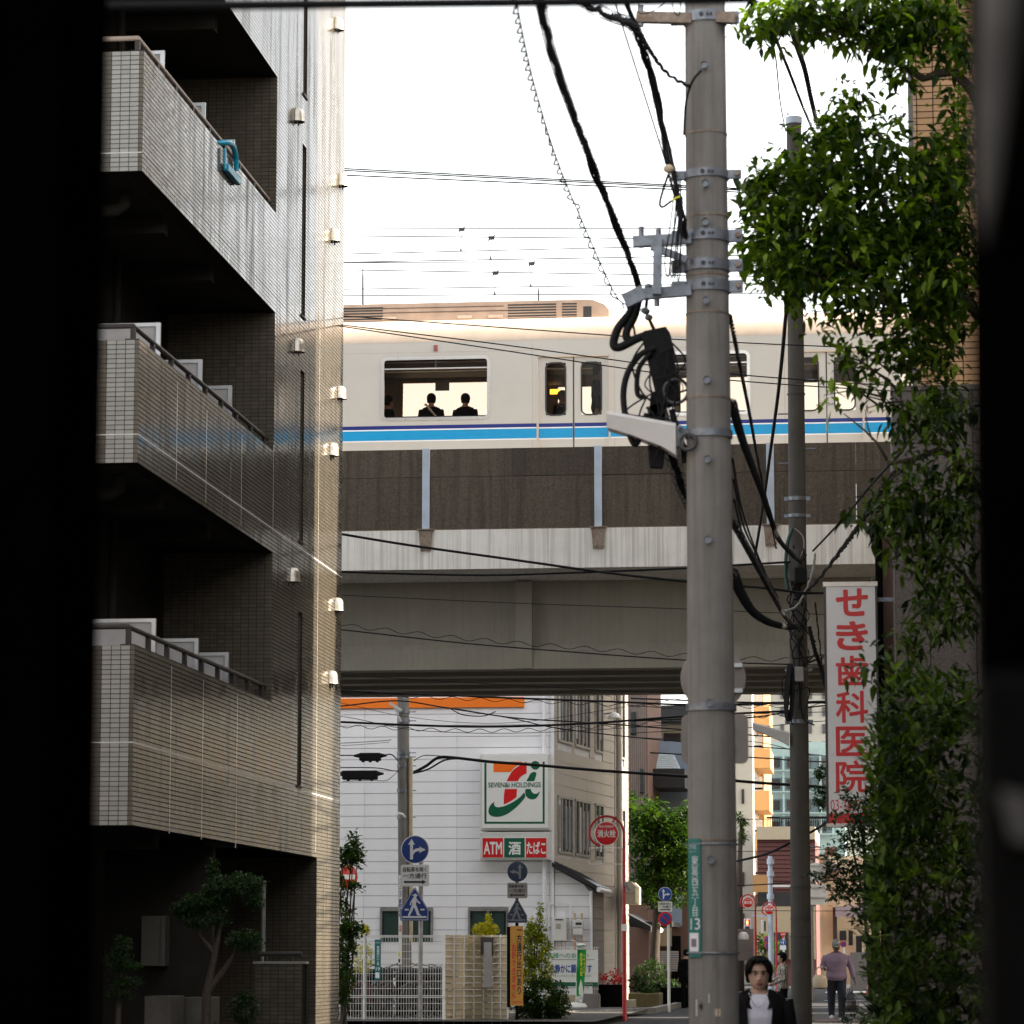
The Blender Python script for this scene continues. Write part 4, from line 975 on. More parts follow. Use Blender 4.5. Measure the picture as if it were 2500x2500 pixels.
# splice closure hanging beside the near pole
def hull_box(pa_, pb_, w0, w1, dep, nm, mt, parent):
    a, b = Vector(pa_), Vector(pb_); d = (b-a).normalized(); s = d.cross(Vector((0,1,0))).normalized(); m = MB(); vs = []
    for p, w_ in ((a, w0*.8), (a+d*.05, w0), (b-d*.05, w1), (b, w1*.8)):
        for sx, sy in ((-1,-1),(1,-1),(1,1),(-1,1)): vs.append(p+s*sx*w_/2+Vector((0, sy*dep/2, 0)))
    fs = [(0,1,2,3), (12,15,14,13)]
    for k in range(3):
        for j in range(4): fs.append((k*4+j, k*4+(j+1) % 4, k*4+4+(j+1) % 4, k*4+4+j))
    m.add(vs, fs); return m.build(nm, mt, parent)
YC = YP+.1
t = thing('splice_closure', 'black cable splice closure hanging left of the near pole', 'cable box', P(1600, 950, YC))
hull_box(P(1600, 808, YC), P(1636, 990, YC), .20, .16, .16, 'casing', 'cable', t); hull_box(P(1608, 960, YC), P(1602, 1142, YC), .11, .10, .12, 'lower_casing', 'cable', t); hull_box(P(1600, 990, YC), P(1640, 1105, YC), .14, .1, .12, 'side_casing', 'cable_grey', t)
for pts, r_ in (([(1600,850),(1565,865),(1535,905),(1522,960),(1530,1030),(1552,1085),(1580,1010)], .022), ([(1590,860),(1560,900),(1556,960),(1575,970)], .018), ([(1640,840),(1655,900),(1650,960)], .006)):
    m = MB(); m.tube(catmull(pxs(pts, YC-.1)), r_, 8); m.build('loop_cable', 'cable', t, True)
for pts, r_ in (([(1553,715),(1540,760),(1510,800),(1498,838),(1512,848),(1560,825),(1600,812)], .03), ([(1562,716),(1550,770),(1530,808),(1535,830),(1570,822)], .028), ([(1580,728),(1578,760),(1590,790),(1600,812)], .012), ([(1530,745),(1545,790),(1552,830)], .008), ([(1640,1000),(1655,1060),(1668,1090),(1672,1130)], .022)):
    m = MB(); m.tube(catmull(pxs(pts, YC-.05)), r_, 8); m.build('feed_cable', 'cable', t, True)
for q_ in range(14):
    x0c, y0c = RNG.uniform(1565, 1650), RNG.uniform(800, 1000); m = MB(); m.tube(catmull(pxs([(x0c, y0c), (x0c+RNG.normal(0,22), y0c+RNG.uniform(20,60)), (x0c+RNG.normal(0,25), y0c+RNG.uniform(60,120)), (x0c+RNG.normal(10,20), y0c+RNG.uniform(100,170))], YC-.13)), RNG.uniform(.003,.008), 5); m.build('loose_wire', 'cable', t, True)
m = MB(); m.ring(P(1650, 955, YC-.12), .085, .012, 20, 6, 'y'); m.build('cable_ring', 'cable_grey', t, True)
for px_, py_ in ((1577,760),(1584,775),(1574,758),(1583,700)):
    q = P(px_, py_, YC-.1); m = MB(); m.ball(q, .03, 6, (1,1,.8)); m.build('clamp', 'galv', t)

# ---- second pole
YQ = 51.0
qa = P(1938, 290, YQ); qb = P(1957, 2480, YQ); rqa = (P(1956, 320, YQ)-P(1920, 320, YQ)).length/2; rqb = (P(1982, 2480, YQ)-P(1931, 2480, YQ)).length/2
pole2 = thing('utility_pole', 'darker concrete utility pole further along the pavement wrapped in cables', 'utility pole', (qb.x, YQ, gz(YQ)), 'utility poles')
def pole2_at(py): k = (py-290)/(2480-290); p = qa.lerp(qb, k); return p, rqa+(rqb-rqa)*k
q0 = qb+(qb-qa).normalized()*(qb.z-gz(YQ)+.1)/abs((qb-qa).normalized().z)
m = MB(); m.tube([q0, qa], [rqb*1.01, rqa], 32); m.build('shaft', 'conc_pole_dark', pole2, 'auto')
m = MB(); m.lathe([(rqa+.012, -.09), (rqa+.014, .02), (rqa*.7, .035), (.001, .04)], qa, 32); m.build('cap', 'steel_blue', pole2, 'auto')
for py, h in ((1238, .06), (1280, .05), (1415, .05), (1780, .06), (980, .02), (1655, .04), (1940, .015), (2175, .02), (2250, .015), (2293, .015), (2478, .02), (2492, .02)):
    c2, r2 = pole2_at(py); m = MB(); m.lathe([(r2, -h/2), (r2+.012, -h/2), (r2+.012, h/2), (r2, h/2)], c2, 32); o = m.build('steel_band', 'galv' if h > .03 else 'cable_grey', pole2, 'auto')
    if h > .03:
        m = MB(); m.box(c2.x-r2-.07, c2.x-r2, YQ-.05, YQ-.02, c2.z-h/2, c2.z+h/2); m.box(c2.x+r2, c2.x+r2+.07, YQ-.05, YQ-.02, c2.z-h/2, c2.z+h/2); m.build('lug', 'galv', o)
for k, py in enumerate((945, 1028, 1115, 1150, 1860, 2010, 2080, 2440)):
    c2, r2 = pole2_at(py); s = -1 if k % 2 else 1; m = MB(); m.cyl(c2+Vector((s*r2*.9,0,0)), c2+Vector((s*(r2+.16),0,.0)), .012, n=6); m.build('step_bolt', 'galv', pole2)
for (pts, r_, mt_, lb) in (([(1935,1290),(1922,1330),(1918,1400),(1925,1440)], .03, 'cable_green', 'dark green conduit loop on the second pole'), ([(1940,1290),(1960,1310),(1962,1340),(1950,1365)], .012, 'cable_pale', 'pale cable loop on the second pole')):
    cable(lb, pxs(pts, YQ-.25), r_, 'cable_loop', mt_, None)
c2, r2 = pole2_at(1420); t = thing('junction_box', 'black junction box strapped to the second pole', 'cable box', c2+Vector((0,-.3,0)))
a = P(1925, 1420, YQ-.35); b = P(1952, 1340, YQ-.35); m = MB(); m.bbox(a.x, b.x, YQ-.36, YQ-.22, a.z, b.z, .02); m.build('casing', 'cable_grey', t); a = P(1940, 1425, YQ-.35); b = P(1970, 1385, YQ-.35); m = MB(); m.bbox(a.x, b.x, YQ-.4, YQ-.2, a.z, b.z, .03); m.build('terminal_drum', 'cable', t)
a = P(1940, 1665, YQ-.3); b = P(1962, 1628, YQ-.3); m = MB(); m.bbox(a.x, b.x, YQ-.36, YQ-.22, a.z, b.z, .015); tag(m.build('meter_box', 'pipe_grey', None), 'small grey box on the second pole above the coiled cable', 'box')
cc_ = thing('cable_coil', 'black coil of spare cable hanging on the second pole', 'cable', P(1925, 1750, YQ-.3))
for k in range(4):
    m = MB(); m.tube(catmull(pxs([(1925+k*3,1620),(1917+k*3,1690),(1917+k*2,1745),(1926+k*2,1755),(1932+k*2,1690),(1930+k*2,1630)], YQ-.3-.02*k)), .018, 6); m.build('coil_turn', 'cable', cc_, True)
street_lamp((1838, 1766), (1926, 1790), YQ, 'pale wedge shaped street lamp on the second pole', .2)
# tangle around the second pole
tg = MB()
for k in range(16):
    pts = []; p0 = RNG.uniform(1300, 1600)
    for j in range(5): pts.append((1950+RNG.normal(0, 20), p0+j*RNG.uniform(15, 60), YQ-.2-RNG.random()*.12))
    tg.tube(catmull(pxs(pts), 6), RNG.uniform(.006, .014), 5)
tag(tg.build('cable_tangle', 'cable', None, True), 'tangle of thin black wires wrapped round the second pole', 'cable', None)

# ---- third pole beside the shop
YR = 74.5
ra_ = P(983, 1700, YR); rb_ = P(990, 2460, YR); rr_a = (P(997, 1760, YR)-P(969, 1760, YR)).length/2
pole3 = thing('utility_pole', 'pale concrete utility pole in front of the white shop wall', 'utility pole', (rb_.x, YR, 0), 'utility poles')
m = MB(); top3 = Vector((ra_.x, YR, ra_.z+.6)); m.tube([Vector((rb_.x, YR, 0)), top3], [rr_a*1.12, rr_a], 28); m.build('shaft', 'conc_pole', pole3, 'auto')
for py in (1738, 1760, 1838, 1848, 1870, 1930, 1995):
    q = P(986, py, YR); m = MB(); m.lathe([(rr_a*1.02, -.04), (rr_a*1.12, -.04), (rr_a*1.12, .04), (rr_a*1.02, .04)], (q.x-.01, YR, q.z), 28); o = m.build('steel_band', 'galv', pole3, 'auto')
    m = MB(); m.cyl((q.x+rr_a, YR, q.z), (q.x+rr_a+.15, YR, q.z), .012, n=6); m.build('band_bolt', 'galv', o)
m = MB(); m.bar(P(954, 1718, YR)+Vector((0,-.2,0)), P(984, 1736, YR)+Vector((0,-.2,0)), .06, .06); m.bar(P(966, 1730, YR)+Vector((0,-.2,0)), P(983, 1763, YR)+Vector((0,-.2,0)), .04); m.build('cross_arm', 'sign_frame', pole3)
m = MB(); a = P(1004, 1850, YR); b = P(1005, 2300, YR); m.cyl((a.x, YR-.1, a.z), (b.x, YR-.1, b.z), .045, n=12); m.build('riser_pipe', 'fence_beige', pole3, 'auto')
q = P(978, 2000, YR-.25); m = MB(); m.tube([P(972,1985,YR-.3), P(982,1988,YR-.3), P(989,1996,YR-.3)], .03, 8); m.build('bracket', 'sign_frame', pole3, True)
a = P(973, 2354, YR-.25); b = P(982, 2137, YR-.25)
t = thing('vertical_advert', 'narrow white vertical advertising board strapped to the pole by the shop', 'sign', (a.x, YR-.25, a.z)); m = MB(); m.box(a.x, b.x, YR-.28, YR-.22, a.z, b.z); m.build('board', 'sign_white', t)
px_text('lettering', 'ク\nリ\nニ\nッ\nク', 973.5, 981.5, 2145, 2190, YR-.284, 'text_blue', t); px_text('lettering', '医\n院\n内\n科', 973.5, 981.5, 2195, 2240, YR-.284, 'sign_blue_far', t); px_text('lettering', '右\n折', 974, 981.5, 2258, 2275, YR-.284, 'logo_red', t)
for pa_, pb_, mt_ in ((2325, 2335, 'text_yellow'), (2340, 2350, 'black_paint')):
    a2 = P(974, pb_, YR); b2 = P(981.5, pa_, YR); m = MB(); m.box(a2.x+.02, b2.x, YR-.286, YR-.281, a2.z, b2.z); m.build('printed_panel', mt_, t)
for i, (x0_, x1_, y0_, y1_, lb) in enumerate(((878, 930, 1838, 1858, 'upper black splice case on the wires left of the shop pole'), (836, 922, 1881, 1904, 'lower longer black splice case on the wires left of the shop pole'))):
    a = P(x0_, y1_, YR-.3); b = P(x1_, y0_, YR-.3); t = thing('splice_case', lb, 'cable box', ((a.x+b.x)/2, YR-.3, a.z), 'splice cases by the shop pole')
    m = MB(); m.bbox(a.x, b.x, YR-.4, YR-.2, a.z, b.z, .03); m.build('casing', 'cable', t)
    m = MB(); zc_ = (a.z+b.z)/2+.03; m.cyl((a.x-.14, YR-.3, zc_), (a.x+.01, YR-.3, zc_), .02, .06, 10); m.build('end_cone', 'cable', t); m = MB(); m.cyl((b.x-.01, YR-.3, zc_), (b.x+.14, YR-.3, zc_), .06, .02, 10); m.build('end_cone', 'cable', t)
    for k in range(3): m = MB(); xx = a.x+(b.x-a.x)*(k+.5)/3; m.box(xx-.03, xx+.03, YR-.34, YR-.26, a.z-.03, a.z+.002); m.build('latch', 'cable', t)

# ================================================================ cables
YA = 13.0
cable('thin cable with wavy lashing leading down to the near pole bracket', pxs([(1252,-40,14.5),(1300,190,17),(1360,390,19),(1430,560,21),(1500,715,22.4),(1530,745,22.4)]), .005, wave=(.015, .26, -.014, .006))
cable('thick black cable bundle sweeping down to the near pole bracket', pxs([(1308,-60,13.5),(1345,120,16),(1400,280,18.5),(1470,460,20.5),(1535,625,22),(1560,700,22.4),(1565,725,22.4)]), .013, strands=(5, .013, 1.0), coil=(.027, .12, .0022))
cable('looping service cable beside the thick black cable bundle', pxs([(1330,60,15),(1385,230,17.5),(1395,280,18.2),(1425,345,19),(1442,420,20),(1478,490,20.8),(1500,560,21.5),(1540,640,22)]), .009)
cable('knotted bundle of wires entering the top of the picture left of the near pole', pxs([(1385,-40,18),(1440,15,19),(1500,42,20),(1540,58,21),(1562,95,21.6),(1585,170,22),(1610,270,22.2),(1630,370,22.3),(1645,440,22.3),(1665,540,22.3),(1672,590,22.4)]), .008, strands=(6, .024, .6), coil=(.04, .13, .0022))
cable('straight thin wire from the top edge to the yellow clip', pxs([(1490,-30,20),(1560,190,21.5),(1628,405,22.3)]), .006)
cable('twisted wire branching to the bolt on the near pole', pxs([(1518,-20,20),(1545,45,21),(1585,120,22),(1630,180,22.2),(1685,212,22.2)]), .011, strands=(2, .008, .06))
cable('short black tail hanging from the bolt on the near pole', pxs([(1712,172,22.2),(1690,200,22.2),(1675,250,22.25),(1670,330,22.3)]), .009)
cable('curled spare wire at the top of the near pole', pxs([(1570,-20,22),(1558,25,22),(1580,32,22),(1620,10,22),(1640,-20,22)]), .004)
cable('second curled spare wire next to the near pole', pxs([(1635,-20,22),(1645,25,22),(1658,35,22),(1665,-20,22)]), .004)
for k, (a_, b_) in enumerate(((1627,1640),(1637,1650),(1648,1655),(1655,1662))):
    cable(('first', 'second', 'third', 'fourth')[k]+' slack wire loop from the left above the arm of the near pole', pxs([(1650+k*4,440,22.2),(a_+8,560,22.2),(a_-4+k*3,640+k*10,22.2),(b_-8,676,22.2),(b_,600,22.2),(1660+k*2,480,22.2)]), .005, group='slack wire loops by the near pole')
cable('hooked black cable under the yellow clip', pxs([(1632,425,22.1),(1620,460,22.1),(1611,495,22.1),(1618,505,22.1),(1640,490,22.1)]), .009)
cable('short yellow wire in the bundle left of the near pole', pxs([(1638,492,22.1),(1650,484,22.1),(1660,480,22.1)]), .007, mt='text_yellow', group=None)
m = MB(); q = P(1632, 412, 22.1); m.ball(q, .03, 8, (1.2,1,1)); tag(m.build('wire_clip', 'straw', None, True), 'pale yellow cable clip on the wires left of the near pole', 'clip')
cable('coiled bundle below the street lamp running behind the near pole', pxs([(1630,1080,22.8),(1645,1130,23),(1665,1185,23.2),(1690,1240,23.6)]), .013, strands=(3, .02, .4), coil=(.05, .09, .004))
# from the near pole to the second pole
cable('thick spiral wrapped cable sweeping from the near pole to the second pole', pxs([(1788,985,23),(1808,1060,27),(1835,1135,32),(1865,1215,38),(1898,1310,46),(1930,1350,49.5),(1955,1372,50.6)]), .013, strands=(3, .014, 1.2), coil=(.034, .1, .003))
cable('dark cable bundle below the thick one reaching the second pole', pxs([(1790,1275,24),(1815,1320,27),(1850,1385,33),(1885,1450,40),(1920,1510,47),(1950,1535,50.6)]), .010, strands=(4, .016, .8), coil=(.03, .3, .003))
cable('drooping coil wrapped cable low between the two poles', pxs([(1790,1400,24),(1810,1450,28),(1840,1495,33),(1880,1520,40),(1920,1530,47),(1945,1530,50.6)]), .008, strands=(3, .018, .7), coil=(.042, .11, .0035))
cable('thin twisted wire from the near pole across the train stripe', pxs([(1782,770,23),(1800,860,26),(1830,1010,33),(1850,1120,40),(1880,1260,48),(1895,1340,50.5)]), .009, strands=(2, .012, .25))
cable('straight cable rising from the second pole past the tree', pxs([(1842,1362,47),(1862,1243,44),(1880,1110,40),(1900,960,36),(1917,790,31),(1920,700,29)]), .02)
for k in range(3):
    cable(('uppermost', 'middle', 'lowest')[k]+' of the three dark drop cables right of the near pole', pxs([(1788+k*2,1120+k*50,23.5),(1810+k*4,1240+k*40,29),(1840+k*5,1330+k*20,37),(1870+k*4,1400+k*14,45),(1900,1460+k*10,50.5)]), .010, group='drop cables right of the near pole')
cable('pale twisted cable curving up from the second pole', pxs([(1990,1350,50.2),(1985,1390,50.2),(1968,1440,50.1),(1945,1480,50.2),(1915,1492,50.3)]), .014, mt='cable_pale', strands=(2, .01, .12), group=None)
cable('taut cable from the second pole up into the tree on the right', pxs([(1985,1345,50),(2060,1265,44),(2130,1180,38),(2190,1115,32),(2215,1080,29),(2240,1040,27)]), .016)
cable('lower taut cable pair from the second pole into the tree', pxs([(1965,1450,50),(2010,1400,46),(2060,1335,41),(2100,1280,36),(2150,1200,31),(2190,1150,28)]), .017, strands=(3, .02, 1.5))
cable('vertical wire down the right side of the second pole', pxs([(1990,1470,50),(2000,1560,50),(2010,1650,50),(2030,1760,50.5),(2040,1830,51)]), .01, strands=(2, .009, .2))
cable('mottled cable leaning from the second pole to the clinic sign', pxs([(1975,1530,50),(1990,1590,50),(2005,1630,50.2),(2018,1680,50.6)]), .03, coil=(.04, .07, .005))
# wires crossing the street in front of the viaduct
crossing = [
 ('thin wire crossing in front of the train roof', [(700,762),(850,772),(1480,818),(1680,830),(2000,845),(2500,862)], 47, .009, None),
 ('upper of two wires slanting across the train windows', [(700,775),(850,795),(1200,838),(1480,876),(1680,903),(2000,930),(2500,960)], 46, .009, None),
 ('lower of two wires slanting across the train windows', [(700,776),(850,799),(1200,851),(1480,893),(1680,919),(2000,944),(2500,972)], 45.5, .009, None),
 ('thick cable slanting across the pale viaduct edge', [(700,1283),(840,1305),(1000,1331),(1250,1366),(1480,1398),(1680,1420),(1860,1435),(1960,1447),(2060,1450),(2500,1475)], 49, .02, None),
 ('sagging cable just under the pale viaduct edge', [(700,1388),(840,1396),(1000,1401),(1200,1404),(1400,1398),(1680,1387),(1790,1380),(1930,1372)], 50.5, .018, None),
 ('thin wire pair across the shaded viaduct girder', [(700,1446),(840,1453),(1250,1472),(1680,1487),(2010,1500),(2500,1510)], 52, .006, None),
 ('wire laced with a wavy tie across the lower viaduct girder', [(700,1524),(840,1538),(1130,1570),(1400,1592),(1680,1612),(1930,1622),(2500,1632)], 53, .011, (.035, .55, .075, .006)),
 ('cable along the bottom edge of the viaduct', [(700,1670),(840,1686),(1200,1702),(1520,1714),(1680,1720),(1930,1716),(2500,1700)], 57.5, .018, (.03, .5, -.05, .006)),
 ('long thin wire under the viaduct girders', [(700,1640),(840,1648),(1250,1672),(1680,1692),(2500,1700)], 56, .008, None)]
for lb, pts, Y, r_, wv in crossing: cable(lb, pxs(pts, Y), r_, wave=wv)
shopw = [
 ('wire rising to the top of the shop pole from the left', [(700,1735),(840,1723),(970,1711),(1090,1728),(1250,1752),(1400,1762),(1560,1773),(1900,1800)], 73.8, .016, None),
 ('drop wire sagging from the wire above the shop sign', [(1100,1730),(1130,1745),(1180,1748),(1210,1737)], 73.7, .012, None),
 ('steeply slanting wire across the white shop wall', [(1110,1730),(1250,1754),(1350,1776),(1500,1795),(1680,1812),(1950,1830)], 73.6, .013, None),
 ('thick laced cable crossing the white shop wall', [(700,1757),(840,1763),(1000,1770),(1150,1774),(1300,1772),(1450,1765),(1560,1757),(1680,1748),(1940,1735)], 73.0, .026, (.04, .55, -.09, .008)),
 ('thin wire below the laced cable on the shop wall', [(700,1742),(840,1750),(980,1778),(1100,1788),(1250,1790),(1430,1783),(1600,1772),(1700,1765)], 73.3, .007, None),
 ('thin slanting wire left of the shop pole', [(700,1700),(840,1718),(980,1748),(1150,1765),(1300,1760),(1500,1730),(1700,1700)], 73.4, .006, None),
 ('heavy cable passing over the shop logo sign', [(1010,1886),(1040,1870),(1070,1850),(1110,1850),(1200,1860),(1300,1867),(1450,1880),(1680,1896),(1840,1910),(1960,1918),(2060,1925),(2300,1940)], 72.5, .034, None),
 ('curved tail joining the heavy cable at the shop pole', [(1008,1888),(1045,1878),(1085,1856),(1120,1852)], 72.4, .02, None),
 ('small curved wire right of the shop pole', [(1010,1858),(1025,1848),(1045,1844),(1100,1848)], 72.4, .01, None),
 ('upper wire leading left from the shop pole', [(700,1818),(840,1814),(940,1808),(955,1805)], 74, .008, None),
 ('second wire leading left from the shop pole', [(700,1824),(840,1820),(950,1812)], 74, .006, None),
 ('wire through the upper splice case', [(700,1848),(840,1844),(878,1846),(930,1845),(955,1842),(972,1858)], 74.2, .014, None),
 ('wire through the lower splice case', [(700,1876),(840,1874),(920,1875),(960,1882),(975,1881)], 74.2, .012, None),
 ('drooping wire under the lower splice case', [(836,1908),(900,1905),(940,1906),(955,1898),(972,1882)], 74.2, .007, None)]
for lb, pts, Y, r_, wv in shopw: cable(lb, pxs(pts, Y), r_, wave=wv, group='wires by the shop')
far_w = []
for k, (l_, mid, r2, Y) in enumerate(((1705,1715,1712,80), (1716,1722,1716,84), (1722,1742,1738,90), (1760,1750,1722,82), (1790,1775,1760,88), (1800,1812,1846,92), (1835,1850,1860,95), (2005,2000,1998,100), (2082,2078,2074,105), (2170,2160,2150,110), (2224,2223,2224,112))):
    pts = [(1540, l_), (1680, (l_+mid)/2), (1850, mid), (2020, r2), (2300, r2-4)]
    cable(('first', 'second', 'third', 'fourth', 'fifth', 'sixth', 'seventh', 'eighth', 'ninth', 'tenth', 'lowest')[k]+' wire from the top strung across the far street beyond the near pole', pxs(pts, Y), .011 if k % 3 else .02, group='wires across the far street')
cable('slanting thick wire low beside the second pole', pxs([(1800,2102,53),(1870,2085,52),(1930,2057,51.4),(2000,2020,52),(2030,1995,53)]), .02)
cable('long wire from the top of the second pole to the upper tree', pxs([(1918,320,50.8),(1905,250,44),(1895,150,36),(1886,90,30),(1884,-20,26)]), .009)
cable('twisted cable above the second pole in front of the sky', pxs([(1990,330,48),(1960,260,44),(1925,170,38),(1895,95,33),(1885,60,30)]), .011, strands=(2, .012, .3))
cable('thick twisted cable right of the second pole in front of the sky', pxs([(1992,290,46),(1980,240,42),(1965,170,38),(1945,110,34),(1930,60,31)]), .014, strands=(3, .02, .35))
cable('blurred black cable along the top edge of the picture', pxs([(0,20,8.2),(300,15,8.2),(700,11,8.2),(1100,7,8.2),(1500,3,8.2),(1850,-4,8.2)]), .0135, group=None)
# ================================================================ white shop building
YH = 78.0
def hit(px, py, O, u):          # sight line against the upright plane through O along u -> (s, z)
    O = Vector(O); u = Vector(u); nrm = Vector((u.y, -u.x, 0)); r = ray(px, py); t = (O-CAM).dot(nrm)/r.dot(nrm); p = CAM+r*t; return (p-O).dot(u), p.z
def cut(a, b, holes):
    segs = [(a, b)]
    for h0, h1 in holes:
        out = []
        for s0, s1 in segs:
            if h1 <= s0 or h0 >= s1: out.append((s0, s1)); continue
            if h0 > s0: out.append((s0, h0))
            if h1 < s1: out.append((h1, s1))
        segs = out
    return [s for s in segs if s[1]-s[0] > .03]
def siding(parent, O, u, n, s0, s1, z0, z1, pitch, zoff, joints, holes, mt, t=.025, name='siding_board', gap=.007):
    O, u, n = Vector(O), Vector(u), Vector(n); k = math.floor((z0-zoff)/pitch); z = zoff+k*pitch
    cache = {}
    while z < z1:
        za, zb = max(z, z0), min(z+pitch, z1)
        if zb-za > .03:
            for a, b in zip(joints[:-1], joints[1:]):
                a2, b2 = max(a, s0), min(b, s1)
                if b2 <= a2: continue
                # a hole splits the course; courses partly under a hole are cut at its edge
                hs = [(h[0], h[1]) for h in holes if h[2] < zb-.02 and h[3] > za+.02]
                for c, d in cut(a2, b2, hs):
                    m = MB(); m.obox((0,0,0), u*((d-c)/2-gap/2), n*t/2, Vector((0,0,(zb-za)/2-gap))); o = m.build(name, mt, parent)
                    base = O+u*((c+d)/2)+n*(-t/2); base.z = (za+zb)/2
                    o.matrix_parent_inverse = Matrix.Translation(-wpos(parent)); o.location = base
        z += pitch
pz = P(1000, 1799, YH).z; pitchz = (P(1000, 1799, YH).z-P(1000, 2131, YH).z)/12
Cc = P(1350, 2000, YH); UF = Vector((1,0,0)); NF = Vector((0,-1,0)); US = Vector((math.sin(R_(7.3)), math.cos(R_(7.3)), 0)); NS = Vector((US.y, -US.x, 0))
shop = thing('shop_building', 'white sided shop building beyond the viaduct with an orange band near its top', 'building', (Cc.x-5, YH+4, 0))
OF = Vector((Cc.x, YH, 0)); OS = OF
SH_T = P(1000, 1560, YH).z
SL = hit(1535, 2100, OS, US)[0]
wl = [(hit(928, 2218, OF, UF), hit(1057, 2300, OF, UF)), (hit(1143, 2218, OF, UF), hit(1241, 2300, OF, UF))]
fh = [(a[0], b[0], b[1], a[1]) for a, b in wl]
m = MB(); m.add([OF+UF*-14-NF*.03, OF-NF*.03-US*-.0, OF+US*SL+Vector((-.04,0,0)), OF+US*SL+UF*-14]+[v+Vector((0,0,SH_T)) for v in (OF+UF*-14-NF*.03, OF-NF*.03, OF+US*SL+Vector((-.04,0,0)), OF+US*SL+UF*-14)], [(0,1,2,3),(4,5,6,7),(0,1,5,4),(1,2,6,5),(2,3,7,6),(3,0,4,7)])
m.build('wall', 'siding_gap', shop)
jx = [hit(p, 2000, OF, UF)[0] for p in (437, 663, 889, 1115, 1341)]+[-.02]
siding(shop, OF, UF, NF, jx[0], -.03, 0, SH_T, pitchz, pz, jx, fh, 'siding')
def side_win(px0, px1, pt, pb): a = hit(px0, pt, OS, US); b = hit(px1, pb, OS, US); return (a[0], b[0], b[1], a[1])
zu0 = hit(1390, 1815, OS, US)[1]; zl1 = hit(1390, 1950, OS, US)[1]; zl0 = hit(1390, 2084, OS, US)[1]; zf0 = hit(1502, 1843, OS, US)[1]
sw = []
for a, b in ((1362, 1397), (1404, 1440), (1453, 1472), (1511, 1525)):
    s0_, s1_ = hit(a, 2000, OS, US)[0], hit(b, 2000, OS, US)[0]
    sw += [(s0_, s1_, zu0, zu0+2.0), (s0_, s1_, zl0, zl1)]
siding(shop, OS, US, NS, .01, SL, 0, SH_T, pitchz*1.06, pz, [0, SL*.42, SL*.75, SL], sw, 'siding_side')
for (s0_, s1_, z0_, z1_) in fh:
    c = OF+UF*((s0_+s1_)/2); m = MB(); m.box(c.x-(s1_-s0_)/2+.04, c.x+(s1_-s0_)/2-.04, YH-.012, YH-.006, z0_, z1_-.05); wn = m.build('window', 'shop_glass', shop)
    m = MB(); x0_, x1_ = c.x-(s1_-s0_)/2, c.x+(s1_-s0_)/2
    m.box(x0_, x0_+.05, YH-.045, YH-.002, z0_, z1_); m.box(x1_-.05, x1_, YH-.045, YH-.002, z0_, z1_); m.box(x0_+.051, x1_-.051, YH-.045, YH-.002, z1_-.06, z1_); m.box((x0_+x1_)/2-.025, (x0_+x1_)/2+.025, YH-.035, YH-.002, z0_, z1_-.061); m.build('frame', 'pipe_grey', wn)
    m = MB(); m.box(x0_+.1, x1_-.1, YH+.001, YH+.004, z0_, z1_-.06); m.build('curtain', 'mint_far', wn)
for (s0_, s1_, z0_, z1_) in sw:
    nsub = 4 if s1_-s0_ > 1.2 else 2
    c = OS+US*((s0_+s1_)/2)+NS*-.012; c.z = (z0_+z1_)/2; m = MB(); m.obox(c, US*((s1_-s0_)/2), NS*.004, Vector((0,0,(z1_-z0_)/2))); wn = m.build('window', 'dark_glass', shop)
    m = MB()
    for k in range(nsub+1):
        p = OS+US*(s0_+(s1_-s0_)*k/nsub)+NS*.004; p.z = (z0_+z1_)/2; m.obox(p, US*.03, NS*.02, Vector((0,0,(z1_-z0_)/2)))
    for zz in (z0_, z1_): p = OS+US*((s0_+s1_)/2)+NS*.004; p.z = zz; m.obox(p, US*((s1_-s0_)/2+.03), NS*.026, Vector((0,0,.03)))
    m.build('frame', 'pipe_grey', wn)
    for k in range(nsub):
        if RNG.random() < .6:
            p = OS+US*(s0_+(s1_-s0_)*(k+.5)/nsub)+NS*-.006; p.z = (z0_+z1_)/2-.05; m = MB(); m.obox(p, US*((s1_-s0_)/nsub*.28), NS*.002, Vector((0,0,(z1_-z0_)/2*RNG.uniform(.6,.9)))); m.build('blind', RNG.choice(['panel_board', 'teal_far', 'porch_grey']), wn)
# orange band, corner trim, down pipes
a = hit(700, 1707, OF, UF); b = hit(1280, 1726, OF, UF)
m = MB(); m.box(OF.x+a[0], OF.x+b[0], YH-.06, YH-.001, b[1], a[1]); m.build('orange_band', 'band_orange', shop)
m = MB(); m.box(OF.x-.035, OF.x+.03, YH-.05, YH-.0005, 0, SH_T); m.build('corner_trim', 'siding', shop)
q = P(1329, 1900, YH-.1); m = MB(); m.cyl((q.x, YH-.09, 0), (q.x, YH-.09, SH_T), .05, n=12); m.build('down_pipe', 'siding', shop, 'auto')
for px_ in (1494, 1506):
    s_, _ = hit(px_, 2000, OS, US); p = OS+US*s_+NS*.08; m = MB(); m.cyl((p.x, p.y, 0), (p.x, p.y, SH_T), .02 if px_ == 1494 else .07, n=10); m.build('down_pipe', 'siding_side', shop, 'auto')
